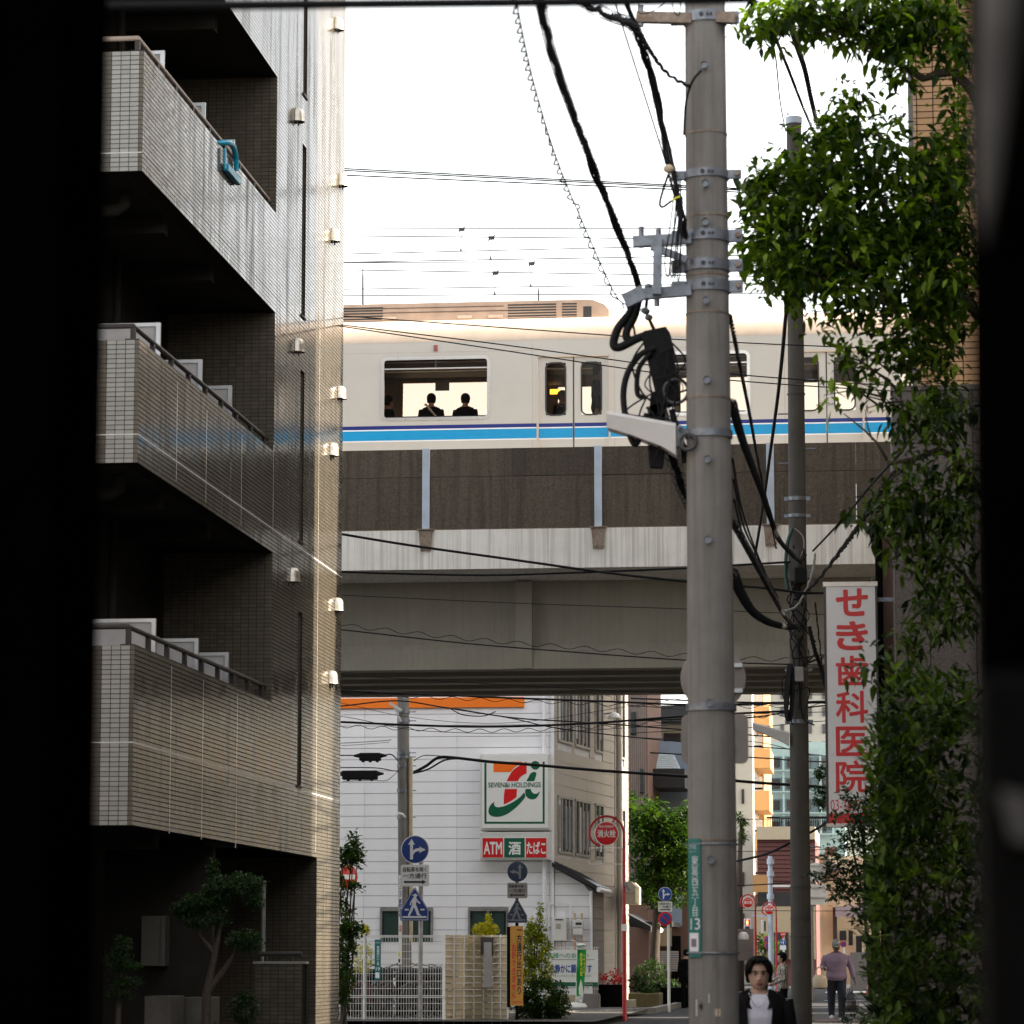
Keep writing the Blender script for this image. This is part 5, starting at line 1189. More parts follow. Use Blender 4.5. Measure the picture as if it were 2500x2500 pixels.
# bracketed side lamp
s_, z_ = hit(1472, 1748, OS, US); p = OS+US*s_+NS*.3; p.z = z_; m = MB(); m.lathe([(.02, .1), (.1, .06), (.16, -.02), (.17, -.06)], p, 16); tag(m.build('wall_lamp', 'lamp_white', None, 'auto'), 'small white dish on the side wall of the shop', 'dish')
m = MB(); p2 = OS+US*s_; p2.z = z_+.05; m.bar(p2, p+Vector((0,0,.08)), .03); tag(m.build('dish_arm', 'galv', None), 'short arm holding the white dish on the shop wall', 'bracket')
# lean-to annex
xa, xb_ = OF.x+.04, P(1447, 2300, YH).x; zt0, zt1 = P(1348, 2120, YH).z, P(1440, 2170, YH).z
AL = (P(1489, 2300, YH+2.2).x); Yb = YH+3.0
m = MB(); m.plate([(xa, YH+.03, 0), (xb_, YH+.03, 0), (xb_, YH+.03, zt1), (xa, YH+.03, zt0)], 3.0, (0,1,0)); an = m.build('annex', 'porch_grey', shop)
zz = 0.0; k = math.floor(-pz/pitchz); z = pz+k*pitchz
while z < zt0:
    za, zb = max(0, z)+.006, min(z+pitchz, zt0)-.006
    if zb > za+.02:
        def xr(zv): return xb_-.01 if zv <= zt1 else xb_-.01-(zv-zt1)/(zt0-zt1)*(xb_-xa)
        m = MB(); m.plate([(xa, YH+.028, za), (xr(za), YH+.028, za), (max(xa+.01, xr(zb)), YH+.028, zb), (xa, YH+.028, zb)], .022, (0,-1,0)); m.build('siding_board', 'siding', an)
        zb2 = min(zb, zt1-.02)
        if zb2 > za+.03: m = MB(); m.box(xb_+.002, xb_+.024, YH+.04, Yb-.02, za, zb2); m.build('siding_board', 'porch_grey', an)
    z += pitchz
m = MB(); ov = .12; dz = (zt1-zt0)/(xb_-xa)
m.plate([(xa-.05, YH-.22, zt0+.04), (xb_+ov, YH-.22, zt1+.04+dz*ov), (xb_+ov, YH-.22, zt1+.12+dz*ov), (xa-.05, YH-.22, zt0+.14)], 3.4, (0,1,0)); rf = m.build('annex_roof', 'dark_roof', shop)
for k in range(7):
    yk = YH-.2+k*.52; m = MB(); m.bar((xa, yk, zt0+.155), (xb_+ov-.02, yk, zt1+.135+dz*ov), .03, .03); m.build('roof_seam', 'dark_roof', rf)
    m = MB(); c = Vector(((xa+xb_+ov)/2, yk+.26, (zt0+zt1+dz*ov)/2+.135)); m.obox(c, Vector(((xb_+ov-xa)/2, 0, (zt1+dz*ov-zt0)/2)), Vector((0,.225,0)), Vector((0,0,.006))); m.build('roof_sheet', 'roof_metal', rf)
m = MB(); m.tube([(xb_+ov+.04, YH-.2, zt1-.02), (xb_+ov+.04, Yb, zt1-.02)], .06, 10); m.build('gutter', 'siding', an, 'auto'); m = MB(); q = P(1443, 2300, YH-.1); m.cyl((q.x, YH-.06, 0), (q.x, YH-.06, zt1-.05), .035, n=10); m.build('down_pipe', 'siding', an, 'auto')
# water heater, meter and pipes on the annex front
YM = YH-.02
a = P(1351, 2297, YM); b = P(1385, 2240, YM); t = thing('water_heater', 'white gas water heater on the annex wall of the shop', 'water heater', ((a.x+b.x)/2, YM, a.z)); m = MB(); m.bbox(a.x, b.x, YM-.22, YM-.01, a.z, b.z, .012); m.build('casing', 'meter_white', t); m = MB(); m.box(a.x+.06, b.x-.08, YM-.225, YM-.221, b.z-.07, b.z-.04); m.build('flue_slot', 'seal_dark', t); m = MB(); m.box(a.x+.08, a.x+.2, YM-.224, YM-.221, (a.z+b.z)/2, b.z-.15); m.build('label_sheet', 'white_far', t)
for k in range(3): m = MB(); m.cyl((a.x+.1+k*.1, YM-.1, a.z-.25), (a.x+.1+k*.1, YM-.1, a.z), .012, n=6); m.build('pipe', 'copper', t)
t = thing('pipe_conduit', 'white pipe bent over the water heater on the annex wall', 'pipe', P(1360, 2210, YM)); m = MB(); m.tube(pxs([(1340, 2310),(1340, 2207),(1393, 2207),(1393, 2290)], YM-.05), .025, 8); m.build('pipe', 'siding', t)
a = P(1399, 2284, YM); b = P(1426, 2246, YM); t = thing('gas_meter', 'white gas meter with twin pipes on the annex wall of the shop', 'gas meter', ((a.x+b.x)/2, YM, a.z)); m = MB(); m.bbox(a.x, b.x, YM-.2, YM-.04, (a.z+b.z)/2, b.z, .02); m.build('upper_casing', 'meter_white', t); m = MB(); m.bbox(a.x+.01, b.x-.01, YM-.19, YM-.04, a.z, (a.z+b.z)/2-.004, .04); m.build('lower_casing', 'meter_white', t)
m = MB(); m.box(a.x+.08, b.x-.04, YM-.206, YM-.201, b.z-.12, b.z-.06); m.build('dial', 'seal_dark', t)
for xx in (a.x+.05, b.x-.05):
    m = MB(); m.cyl((xx, YM-.1, b.z), (xx, YM-.1, b.z+.16), .03, n=8); m.build('pipe', 'straw', t); m = MB(); m.cyl((xx, YM-.1, a.z-.6), (xx, YM-.1, a.z), .025, n=8); m.build('pipe', 'copper', t)
# ---------------- logo sign
YL = YH-.35
def L(zx, zy, y=YL): return P(1150+zx/4.83, 1700+zy/4.83, y)
def sm(pts, n=5): 
    out = catmull([Vector((a, b, 0)) for a, b in pts], n); return [(v.x, v.y) for v in out]
lg = thing('shop_sign', 'white square shop sign with orange, red and green logo on the shop wall', 'shop sign', L(517, 1580))
a = L(105, 1585); b = L(930, 665); m = MB(); m.bbox(a.x, b.x, YL+.03, YH-.03, a.z, b.z, .03); m.build('box', 'sign_frame', lg)
a = L(128, 1555); b = L(905, 695); m = MB(); m.box(a.x, b.x, YL, YL+.032, a.z, b.z); m.build('face', 'sign_white', lg)
def lay(name, pts, mt, lev=1): 
    m = MB(); m.plate([L(x, y, YL-.001-.004*(lev-1)) for x, y in pts], .004); return m.build(name, mt, lg)
lay('green_border', [(158,785),(158,1502),(868,1502),(868,770),(845,770),(845,1478),(182,1478),(182,785)], 'logo_green')
lay('logo_orange_bar', [(265,770),(605,770),(560,800),(500,850),(468,892),(265,892)], 'logo_orange')
lay('logo_red_stem', sm([(655,768),(600,800),(520,850),(470,905),(440,960),(420,1000)])+[(552,1000)]+sm([(575,960),(610,930),(655,908)]), 'logo_red')
lay('logo_red_stem', sm([(400,1092),(390,1150),(386,1210),(386,1274)])+sm([(430,1255),(480,1228),(535,1190)])+[(542,1092)], 'logo_red')
lay('logo_green_i_dot', [(758+53*math.cos(t_), 813+50*math.sin(t_)) for t_ in np.linspace(0, 6.283, 28)[:-1]], 'logo_green')
lay('logo_green_i', [(652,1000)]+sm([(680,950),(700,912),(735,892),(762,897),(770,918),(762,950)])+[(745,1000)], 'logo_green')
lay('logo_green_i', sm([(645,1092),(638,1125),(645,1165),(670,1198),(715,1214),(760,1206),(795,1165),(816,1117)])+sm([(790,1140),(760,1150),(730,1140),(710,1115),(702,1092)]), 'logo_green')
lay('logo_green_swoosh', sm([(622,1132),(640,1180),(590,1250),(520,1320),(430,1385),(350,1415),(280,1420),(225,1400),(205,1360),(215,1310),(240,1270),(275,1242)])+sm([(270,1270),(285,1297),(320,1308),(390,1295),(470,1260),(550,1210),(600,1165),(622,1132)])[:-1], 'logo_green')
q0, q1 = L(203, 1075, YL-.006), L(822, 1012, YL-.006); text_fit('lettering', 'SEVEN&i HOLDINGS', q0.x, q1.x, q0.z, q1.z, YL-.006, 'logo_green', lg, fat=.012)
# ---------------- three panel sign
t = thing('panel_sign', 'sign with red and green panels reading ATM under the logo sign', 'shop sign', L(517, 1930)); a = L(100, 1930); b = L(935, 1598); m = MB(); m.bbox(a.x, b.x, YL+.03, YH-.03, a.z, b.z, .02); m.build('box', 'sign_frame', t); a = L(128, 1905); b = L(895, 1665); m = MB(); m.box(a.x, b.x, YL+.01, YL+.032, a.z, b.z); m.build('face', 'sign_white', t)
for x0_, x1_, mt_, tx_, tb in ((135, 377, 'red_sign', 'ATM', (148, 366, 1715, 1865)), (391, 632, 'logo_green', '酒', (440, 588, 1712, 1870)), (647, 889, 'red_sign', 'たばこ', (655, 882, 1712, 1862))):
    a = L(x0_, 1900); b = L(x1_, 1670); m = MB(); m.box(a.x, b.x, YL+.004, YL+.009, a.z, b.z); pn = m.build('panel', mt_, t)
    a = L(tb[0], tb[3]); b = L(tb[1], tb[2]); text_fit('lettering', tx_, a.x, b.x, a.z, b.z, YL+.0, 'sign_white', pn, fat=.03)

# ================================================================ fences and boards by the shop
YFn = 61.5
fz1 = P(1000, 2284, YFn).z; xs_ = [P(p, 2400, YFn).x for p in (700, 889, 1083)]
fen = thing('mesh_fence', 'white welded mesh fence in front of the parked bicycles', 'fence', (xs_[1], YFn, gz(YFn)))
for x_ in xs_:
    m = MB(); m.cyl((x_, YFn+.03, gz(YFn)), (x_, YFn+.03, fz1+.03), .03, n=12); p_ = m.build('fence_post', 'fence_white', fen, 'auto'); m = MB(); m.ball((x_, YFn+.03, fz1+.035), .032, 6, (1,1,.6)); m.build('post_cap', 'fence_white', p_)
for x0_, x1_ in zip(xs_[:-1], xs_[1:]):
    m = MB(); n_ = int((x1_-x0_)/.05)
    for k in range(1, n_): xx = x0_+(x1_-x0_)*k/n_; m.tube([(xx, YFn, gz(YFn)+.05), (xx, YFn, fz1)], .0035, 4)
    zz = gz(YFn)+.08
    hz_ = [fz1-.02-.138*k for k in range(14)]
    for zq in hz_: 
        if zq > 0.03: m.tube([(x0_, YFn-.006, zq), (x1_, YFn-.006, zq)], .0045, 4)
    zr_ = P(950, 2431, YFn).z
    for zq in (fz1, fz1-.03, zr_, zr_-.03):
        m.tube([(x0_, YFn-.012, zq), (x1_, YFn-.012, zq)], .007, 5)
    pnl = m.build('mesh_panel', 'fence_white', fen); pnl['kind'] = 'stuff'
a = P(914, 2393, YFn-.05); b = P(929.5, 2294, YFn-.05)
t = thing('address_plate', 'green street address plate numbered 19 on the mesh fence', 'address plate', ((a.x+b.x)/2, YFn-.05, a.z), 'green address plates'); m = MB(); m.box(a.x, b.x, YFn-.03, YFn-.02, a.z, b.z); m.build('plate', 'plate_green', t)
px_text('lettering', '東\n葛\n西\n六\n丁\n目', 919.5, 926.5, 2309, 2357, YFn-.033, 'sign_arrow_far', t, fat=.02); px_text('lettering', '19', 917.5, 927.5, 2361, 2370, YFn-.033, 'sign_arrow_far', t); px_text('lettering', '江戸川区', 916, 927, 2299.5, 2303.5, YFn-.033, 'sign_arrow_far', t, fat=0)
a = P(917, 2388, YFn); b = P(927, 2374, YFn); m = MB(); m.box(a.x, b.x, YFn-.034, YFn-.031, a.z, b.z); m.build('map_sticker', 'sign_arrow_far', t)
# beige slatted fence turning the corner
bx = thing('slat_fence', 'beige slatted fence with white uprights next to the mesh fence', 'fence', P(1160, 2490, YFn))
corner = [(1086, 61.55), (1109, 61.7), (1133, 61.95), (1157, 62.3), (1181, 62.6), (1202, 62.5), (1223, 62.2), (1240, 61.9)]
cp = [P(p, 2400, y) for p, y in corner]; cp = [Vector((p.x, y, 0)) for p, (_, y) in zip(cp, corner)]
zt_ = fz1-.01
for i, (a, b) in enumerate(zip(cp[:-1], cp[1:])):
    d = (b-a); d.normalize(); nn = Vector((d.y, -d.x, 0)); L_ = (b-a).length
    for k in range(14):
        z0_ = zt_-.02-.122*(k+1); m = MB(); c = (a+b)/2; 
        if z0_ < .02: break
        m.obox((c.x, c.y, z0_+.058), d*(L_/2-.004), nn*.012+Vector((0,0,.0)), Vector((0,0,.056))+nn*-.018); m.build('slat', 'fence_beige', bx)
    m = MB(); m.bar((a.x, a.y, zt_+.0), (b.x, b.y, zt_+.0), .05, .04); m.bar((a.x+nn.x*.03, a.y+nn.y*.03, zt_-.97), (b.x+nn.x*.03, b.y+nn.y*.03, zt_-.97), .035, .035); m.build('top_rail', 'fence_beige', bx)
for p in cp:
    m = MB(); m.cyl((p.x, p.y-.04, 0), (p.x, p.y-.04, zt_+.03), .016, n=8); m.build('fence_post', 'fence_white', bx, 'auto')
t = thing('notice_box', 'dark notice box behind the beige slatted fence', 'box', P(1187, 2400, 62.4)); a = P(1172, 2330, 62.2); b = P(1202, 2288, 62.2); m = MB(); m.box(a.x, b.x, 62.28, 62.34, a.z, b.z); m.build('board', 'interior_dark', t); a = P(1181, 2410, 62.2); b = P(1200, 2300, 62.2); m = MB(); m.box(a.x, b.x, 62.2, 62.22, a.z, b.z); m.build('paper', 'panel_board', t)
# ---------------- signs on posts
def arrow_straight_turn(s, R0, m, c, y, w=.17):
    """white up arrow with a branch turning to side s, drawn as plates at scale R0 round centre c."""
    def q(u, v): return (c.x+u*R0*s, y, c.z+v*R0)
    m.plate([q(-.36,-.72), q(-.14,-.72), q(-.14,.38), q(.0,.34), q(-.25,.78), q(-.52,.34), q(-.36,.38)], .003)
    m.plate([q(-.139,-.42), q(-.05,-.25), q(.12,-.14), q(.36,-.1), q(.30,-.26), q(.80,-.02), q(.30,.22), q(.36,.1), q(.06,.06), q(-.139,-.08)], .003); return m
def walker(m, c, h, y):
    def q(u, v): return (c.x+u*h, y, c.z+v*h)
    m.plate([q(.03+.075*math.cos(t_), .41+.085*math.sin(t_)) for t_ in np.linspace(0, 6.283, 14)[:-1]], .003)
    m.plate([q(-.11,.45), q(.13,.44), q(.14,.41), q(-.12,.42)], .0029)
    m.plate([q(-.06,.33), q(.06,.33), q(.14,.2), q(.27,.08), q(.24,.04), q(.1,.13), q(.06,.2), q(.07,-.02), q(.16,-.22), q(.22,-.42), q(.3,-.44), q(.29,-.48), q(.12,-.47), q(.02,-.2), q(-.04,-.1), q(-.1,-.28), q(-.2,-.45), q(-.2,-.49), q(-.28,-.5), q(-.29,-.43), q(-.2,-.22), q(-.12,.0), q(-.1,.18), q(-.16,.05), q(-.17,-.02), q(-.22,-.01), q(-.2,.1)], .003); return m
def sign_post(label, px, pyt, Y, r=.03, mt='pipe_grey'):
    a = P(px, pyt, Y); m = MB(); m.cyl((a.x, Y, gz(Y)), (a.x, Y, a.z), r, n=12)
    return tag(m.build('sign_post', mt, None, 'auto'), label, 'post', 'sign posts')
def round_blue(label, px, py, Rpx, Y, side, bl='sign_blue', ar='sign_arrow'):
    c = P(px, py, Y); R0 = (P(px+Rpx, py, Y)-c).length; t = thing('direction_sign', label, 'road sign', c, 'blue direction signs')
    disc((c.x, Y-.02, c.z), R0, .012, MB()).build('rim', ar, t, 'auto'); disc((c.x, Y-.0225, c.z), R0*.95, .004, MB()).build('disc', bl, t, 'auto')
    m = arrow_straight_turn(side, R0*.97, MB(), c, Y-.0235); m.build('arrow', ar, t); return t
def plate_oneway(label, x0, x1, yt, yb, Y, right, mt='sign_grey', text=True):
    a = P(x0, yb, Y); b = P(x1, yt, Y); t = thing('one_way_plate', label, 'road sign', ((a.x+b.x)/2, Y, a.z), 'one way plates')
    h = b.z-a.z; w_ = b.x-a.x; rplate(a.x, b.x, a.z, b.z, .05*w_+.01, Y-.03, .012).build('plate', mt, t)
    text_fit('lettering', '自転車を除く', a.x+w_*.08, b.x-w_*.08, a.z+h*.66, a.z+h*.90, Y-.033, 'black_paint', t, fat=.015); text_fit('lettering', '一方通行', a.x+w_*.08, b.x-w_*.08, a.z+h*.36, a.z+h*.61, Y-.033, 'black_paint', t, fat=.02)
    s = 1 if right else -1; cx = (a.x+b.x)/2; zc = a.z+h*.2
    m = MB(); m.plate([(cx+s*w_*u, Y-.0315, zc+h*v) for u, v in ((-.38,-.05),(.26,-.05),(.26,-.11),(.40,0),(.26,.11),(.26,.05),(-.38,.05))], .002); m.build('arrow', 'black_paint', t); return t
def triangle_walk(label, xc, yt, yb, hw, Y, bl='sign_blue', ar='sign_arrow'):
    a = P(xc, yt, Y); b = P(xc, yb, Y); w_ = (P(xc+hw, yb, Y).x-P(xc-hw, yb, Y).x)/2; h = a.z-b.z; t = thing('crossing_sign', label, 'road sign', b, 'pedestrian crossing signs')
    def tri(k, y):
        zc = b.z+h*.42; pts = [(-.05,1),(.05,1),(1,.30),(1,.04),(.95,0),(-.95,0),(-1,.04),(-1,.30)]
        return [(a.x+u*w_*k, y, zc+(b.z+h*v-zc)*k) for u, v in pts]
    m = MB(); m.plate(tri(1, Y-.02), .012); m.build('rim', bl, t); m = MB(); m.plate(tri(.955, Y-.0325), .001); m.build('line', ar, t); m = MB(); m.plate(tri(.915, Y-.034), .0012); m.build('face', bl, t)
    m = walker(MB(), Vector((a.x-.0, 0, b.z+h*.48)), h*.68, Y-.0354)
    m.build('walker', ar, t); m = MB(); m.box(a.x-w_*.84, a.x+w_*.84, Y-.0385, Y-.0354, b.z+h*.085, b.z+h*.14); m.build('stripe', ar, t)
    for s in (-1, 1): m = MB(); m.box(a.x+s*w_*.55-w_*.14, a.x+s*w_*.55+w_*.14, Y-.0385, Y-.0354, b.z+h*.31, b.z+h*.36); m.build('dash', ar, t)
    return t
Y1 = 60.8
sign_post('pale grey sign post in front of the mesh fence', 1028, 2050, Y1, .042)
round_blue('blue disc with straight and right arrows in front of the shop pole', 1013.5, 2074, 34, Y1-.05, 1); plate_oneway('grey plate with right arrow under the blue disc on the mesh fence post', 978.5, 1048, 2111, 2164, Y1-.05, True); triangle_walk('blue pedestrian crossing sign by the mesh fence', 1013, 2167, 2248, 35, Y1-.05)
Y2_ = 61.6
sign_post('dark sign post behind the orange board', 1262, 2120, Y2_, .03, 'near_black_door')
round_blue('darker blue disc with straight and left arrows above the orange board', 1263.5, 2128, 25, Y2_-.06, -1, 'sign_blue_dim', 'sign_arrow_dim'); plate_oneway('dark grey plate with left arrow above the orange board', 1239, 1288, 2155, 2193, Y2_-.06, False, 'sign_grey_dark'); triangle_walk('darker pedestrian crossing sign above the orange board', 1262.5, 2194, 2253, 24.5, Y2_-.06, 'sign_blue_dim', 'sign_arrow_dim')
t = thing('warning_board', 'tall orange board with black and red vertical writing', 'sign', P(1262, 2455, Y2_-.15))
ang = R_(-12); ub = Vector((math.cos(ang), math.sin(ang), 0)); 
a = P(1246, 2455, Y2_-.1); b = P(1246, 2261, Y2_-.1); wdb = (P(1278, 2400, Y2_-.1).x-P(1246, 2400, Y2_-.1).x)/math.cos(ang)
Ob = Vector((a.x, Y2_-.1, 0)); m = MB(); m.obox(Ob+ub*wdb/2+Vector((0,0,(a.z+b.z)/2)), ub*wdb/2, Vector((ub.y,-ub.x,0))*.006, Vector((0,0,(b.z-a.z)/2))); m.build('board', 'board_orange', t)
m = MB(); m.obox(Ob-ub*.03+Vector((0,.05,(a.z+b.z)/2-.02)), ub*.028, Vector((ub.y,-ub.x,0))*.05, Vector((0,0,(b.z-a.z)/2+.01))); m.build('side_frame', 'near_black_door', t)
nb = Vector((ub.y,-ub.x,0))
H_ = b.z-a.z
text_fit('lettering', '一\n方\n通\n行\n出\n口\nあ\nり', wdb*.50, wdb*.90, a.z+H_*.14, a.z+H_*.96, 0, 'black_paint', t, fat=.03, ux=ub, O=Ob+nb*.008, nb=nb, line=.98)
text_fit('lettering', '右\n折\nで\nき\nま\nせ\nん', wdb*.10, wdb*.46, a.z+H_*.09, a.z+H_*.78, 0, 'text_red', t, fat=.03, ux=ub, O=Ob+nb*.008, nb=nb, line=.98)
text_fit('lettering', '葛西警察署', wdb*.15, wdb*.9, a.z+H_*.03, a.z+H_*.055, 0, 'text_red', t, fat=.0, ux=ub, O=Ob+nb*.008, nb=nb)
# no entry sign, turned away
Yn = 62.5; c = P(851, 2141, Yn); Rn = (P(851, 2112, Yn)-c).length
t = thing('no_entry_sign', 'red no entry sign half hidden at the edge of the apartment block', 'road sign', c)
m = MB(); disc((0, 0, 0), Rn, .012, m); o = m.build('disc', 'no_entry_red', t, 'auto')
m2 = MB(); m2.box(-Rn*.78, Rn*.78, -.004, -.001, -Rn*.2, Rn*.2); o2 = m2.build('bar', 'sign_white', t)
for o_ in (o, o2): o_.matrix_parent_inverse = Matrix.Translation(-c); o_.location = c; o_.rotation_euler = (0, 0, R_(47))
a = P(826, 2193, Yn); b = P(869, 2174, Yn); t = thing('no_entry_plate', 'white plate under the red no entry sign', 'road sign', P(845, 2190, Yn)); m = MB(); m.box(a.x, b.x, Yn-.01, Yn, a.z, b.z); m.build('plate', 'sign_white', t); px_text('lettering', '自転車を除く', 818, 868, 2178, 2189, Yn-.013, 'black_paint', t)
sign_post('thin post behind the no entry sign', 846, 2115, Yn+.06, .03)
# ---------------- fire hydrant signs
def hydrant(label, pxp, py_base, xc, yc, Rd, Rr, Y, mt='red_paint', frame=True, col='red_sign'):
    b = P(pxp, py_base, Y); c = P(xc, yc, Y); k_ = (P(xc+100, yc, Y)-c).length/100; t = thing('hydrant_sign', label, 'road sign', (b.x, Y, gz(Y)), 'fire hydrant signs')
    m = MB(); zc = c.z; R0 = Rr*k_; m.cyl((b.x, Y, gz(Y)), (b.x, Y, gz(Y)+2.1), .045, n=14); m.cyl((b.x, Y, gz(Y)+2.1), (b.x, Y, zc-.3), .036, .03, 14); m.build('post', mt, t, 'auto')
    pts = [Vector((b.x, Y, zc-.32))]+[Vector((c.x+(b.x-c.x)*math.cos(a_), Y, zc+R0*math.sin(a_))) for a_ in np.linspace(0, math.pi, 18)]+[Vector((c.x-R0*math.cos(a_), Y, zc-R0*math.sin(a_)*.78)) for a_ in np.linspace(.15, 1.2, 8)]
    m = MB(); m.tube(pts, .024, 10); m.build('arch', mt, t, True)
    disc((c.x, Y-.03, zc), Rd*k_, .02, MB()).build('disc_rim', 'sign_white', t, 'auto'); disc((c.x, Y-.034, zc), Rd*k_*.92, .01, MB()).build('disc', col, t, 'auto')
    m = MB(); m.bar((c.x+.1, Y+.01, zc+Rd*k_*.8), (c.x+.2, Y+.01, zc+R0*.98), .03); m.build('hanger', mt, t)
    R1 = Rd*k_; text_fit('lettering', '消火栓', c.x-R1*.75, c.x+R1*.75, zc-R1*.32, zc+R1*.3, Y-.036, 'sign_white', t, fat=.03)
    text_fit('lettering', 'FIRE HYDRANT', c.x-R1*.6, c.x+R1*.6, zc+R1*.48, zc+R1*.64, Y-.036, 'sign_white', t, fat=.02)
    if frame:
        a = P(1439, 2110, Y); d = P(1521, 2070, Y); m = MB(); m.tube([(d.x, Y, a.z), (a.x, Y, a.z), (a.x, Y, d.z), (d.x, Y, d.z)], .012, 6); m.build('empty_frame', 'sign_white', t)
    return t, b, zc
t, b_, zc_ = hydrant('red arched fire hydrant sign standing on the pavement by the shop', 1525, 2490, 1481, 2035, 30, 42, 66.0)
m = MB(); m.box(b_.x-.05, b_.x+.05, 65.93, 66.07, P(1525, 2273, 66).z, P(1525, 2256, 66).z); m.build('white_band', 'sign_white', t)
q = P(1532, 2160, 66); m = MB(); m.bar((b_.x, 65.95, q.z+.05), (b_.x+.12, 65.95, q.z-.12), .05); m.build('small_bracket', 'galv', t)
# ---------------- notice board on the mesh screen, flag, low wall
YBd = 76.4
a = P(1330, 2408, YBd); b = P(1460, 2319, YBd)
t = thing('notice_board', 'white notice board with green and blue Japanese writing by the shop annex', 'sign', ((a.x+b.x)/2, YBd, a.z)); m = MB(); m.box(a.x, b.x, YBd-.02, YBd, a.z, b.z); m.build('board', 'sign_white', t)
px_text('lettering', 'お客様へのお願い', 1322, 1437, 2326, 2339, YBd-.023, 'text_green', t, fat=.01); px_text('lettering', 'お静かに願います', 1343, 1445, 2354, 2376, YBd-.023, 'text_blue', t, fat=.03); px_text('lettering', 'アイドリングストップにご協力願います', 1343, 1443, 2379, 2386, YBd-.023, 'black_paint', t, fat=0)
a2 = P(1330, 2408, YBd); b2 = P(1460, 2398, YBd); m = MB(); m.box(a2.x, b2.x, YBd-.024, YBd-.021, a2.z, b2.z); m.build('green_strip', 'logo_green', t); px_text('lettering', 'セブン-イレブン', 1425, 1447, 2400, 2405, YBd-.027, 'sign_white', t, fat=.01)
a2 = P(1345, 2343.5, YBd); b2 = P(1451, 2342.5, YBd); m = MB(); m.box(a2.x, b2.x, YBd-.024, YBd-.021, a2.z, b2.z); m.build('rule', 'black_paint', t)
t = thing('mesh_screen', 'white wire screen on a low concrete wall behind the notice board', 'fence', P(1420, 2470, YBd)); m = MB(); x0_, x1_ = P(1325, 2400, YBd).x, P(1462, 2400, YBd).x; zt2, zb2 = P(1462, 2313, YBd).z, P(1462, 2429, YBd).z
for k in range(int((x1_-x0_)/.06)+1): xx = x0_+.06*k; m.tube([(xx, YBd+.04, zb2), (xx, YBd+.04, zt2)], .005, 4)
for k in range(9): zz = zb2+(zt2-zb2)*k/8; m.tube([(x0_, YBd+.034, zz), (x1_, YBd+.034, zz)], .005, 4)
w_ = m.build('wire_mesh', 'fence_white', t); w_['kind'] = 'stuff'
m = MB(); m.bbox(x0_, x1_+.02, YBd, YBd+.18, 0, zb2, .01); m.build('low_wall', 'cream', t)
m = MB(); q = P(1442, 2440, YBd-.1); m.box(q.x-.04, q.x+.04, YBd-.1, YBd-.04, .2, P(1442, 2412, YBd).z); m.build('screen_post', 'fence_white', t); m = MB(); q = P(1443, 2465, YBd-.15); m.bbox(q.x-.2, q.x+.2, YBd-.3, YBd-.05, 0, .42, .02); m.build('footing', 'porch_grey', t)
YK = 75.4
t = thing('banner_flag', 'narrow green and white banner flag on a weighted base by the shop', 'banner', P(1405, 2470, YK)); q = P(1406, 2466, YK)
m = MB(); m.lathe([(.001, .0), (.26, .0), (.27, .03), (.22, .1), (.06, .13), (.001, .13)], (q.x, YK, .105), 20); m.build('base', 'sign_white', t, 'auto')
m = MB(); m.tube([(q.x, YK, .2), P(1409, 2300, YK), P(1392, 2294, YK)], .012, 6); m.build('pole', 'sign_white', t)
def wavy(p0, p1, q0, q1, nm, mt, n=14, yo=0):
    m = MB(); vs = []; fs = []
    for k in range(n+1):
        u = k/n; a_ = P(p0[0]+(q0[0]-p0[0])*u, p0[1]+(q0[1]-p0[1])*u, YK+yo); b_ = P(p1[0]+(q1[0]-p1[0])*u, p1[1]+(q1[1]-p1[1])*u, YK+yo)
        for j in range(5):
            v = a_.lerp(b_, j/4); v.y += .05*math.sin(u*9+j*1.1); vs.append(v); 
    for k in range(n):
        for j in range(4): fs.append((k*5+j, k*5+j+1, k*5+6+j, k*5+5+j))
    m.add(vs, fs); return m.build(nm, mt, t, True, fix=False)
wavy((1409,2300),(1433,2306),(1408,2318),(1432,2318),'white_top','sign_white'); wavy((1408,2318),(1432,2319),(1407,2432),(1425,2431),'green_cloth','banner_green'); wavy((1407,2432),(1425,2431),(1408,2442),(1421,2448),'white_hem','sign_white')
px_text('lettering', '使\n用\n済\n小\n型', 1416, 1422, 2326, 2382, YK-.07, 'text_yellow', t, fat=.02); px_text('lettering', 'リ\nサ\nイ\nク\nル', 1423, 1430, 2330, 2376, YK-.07, 'text_yellow', t, fat=.02); px_text('lettering', 'ECO', 1414, 1427, 2308, 2315, YK-.07, 'text_green', t)
m = MB(); c_ = [(1418,2390),(1421,2400),(1425,2425),(1423,2434),(1414,2428),(1413,2412)]; m.plate([P(x, y, YK-.07) for x, y in c_], .004); m.build('printed_bottle', 'sign_white', t)
# right of annex: planter with red flowers, planting bed
q = P(1494, 2440, 79.5); t = thing('flower_tub', 'dark tub of red flowers beside the shop corner', 'planter', (q.x, 79.5, 0)); m = MB(); m.lathe([(.001, 0), (.28, 0), (.34, .6), (.3, .6), (.28, .55), (.001, .55)], (q.x, 79.5, .0), 20); m.build('tub', 'near_black_door', t, 'auto')
pos, dr, ln, tn = whorls(list(in_ell((q.x, 79.5, .75), (.35,.35,.2), 60)), 6, .5, .6, .08); o = leaves('flowers', pos, dr, ln, ln*.6, 'flower_red', t, tn); o['kind'] = 'stuff'

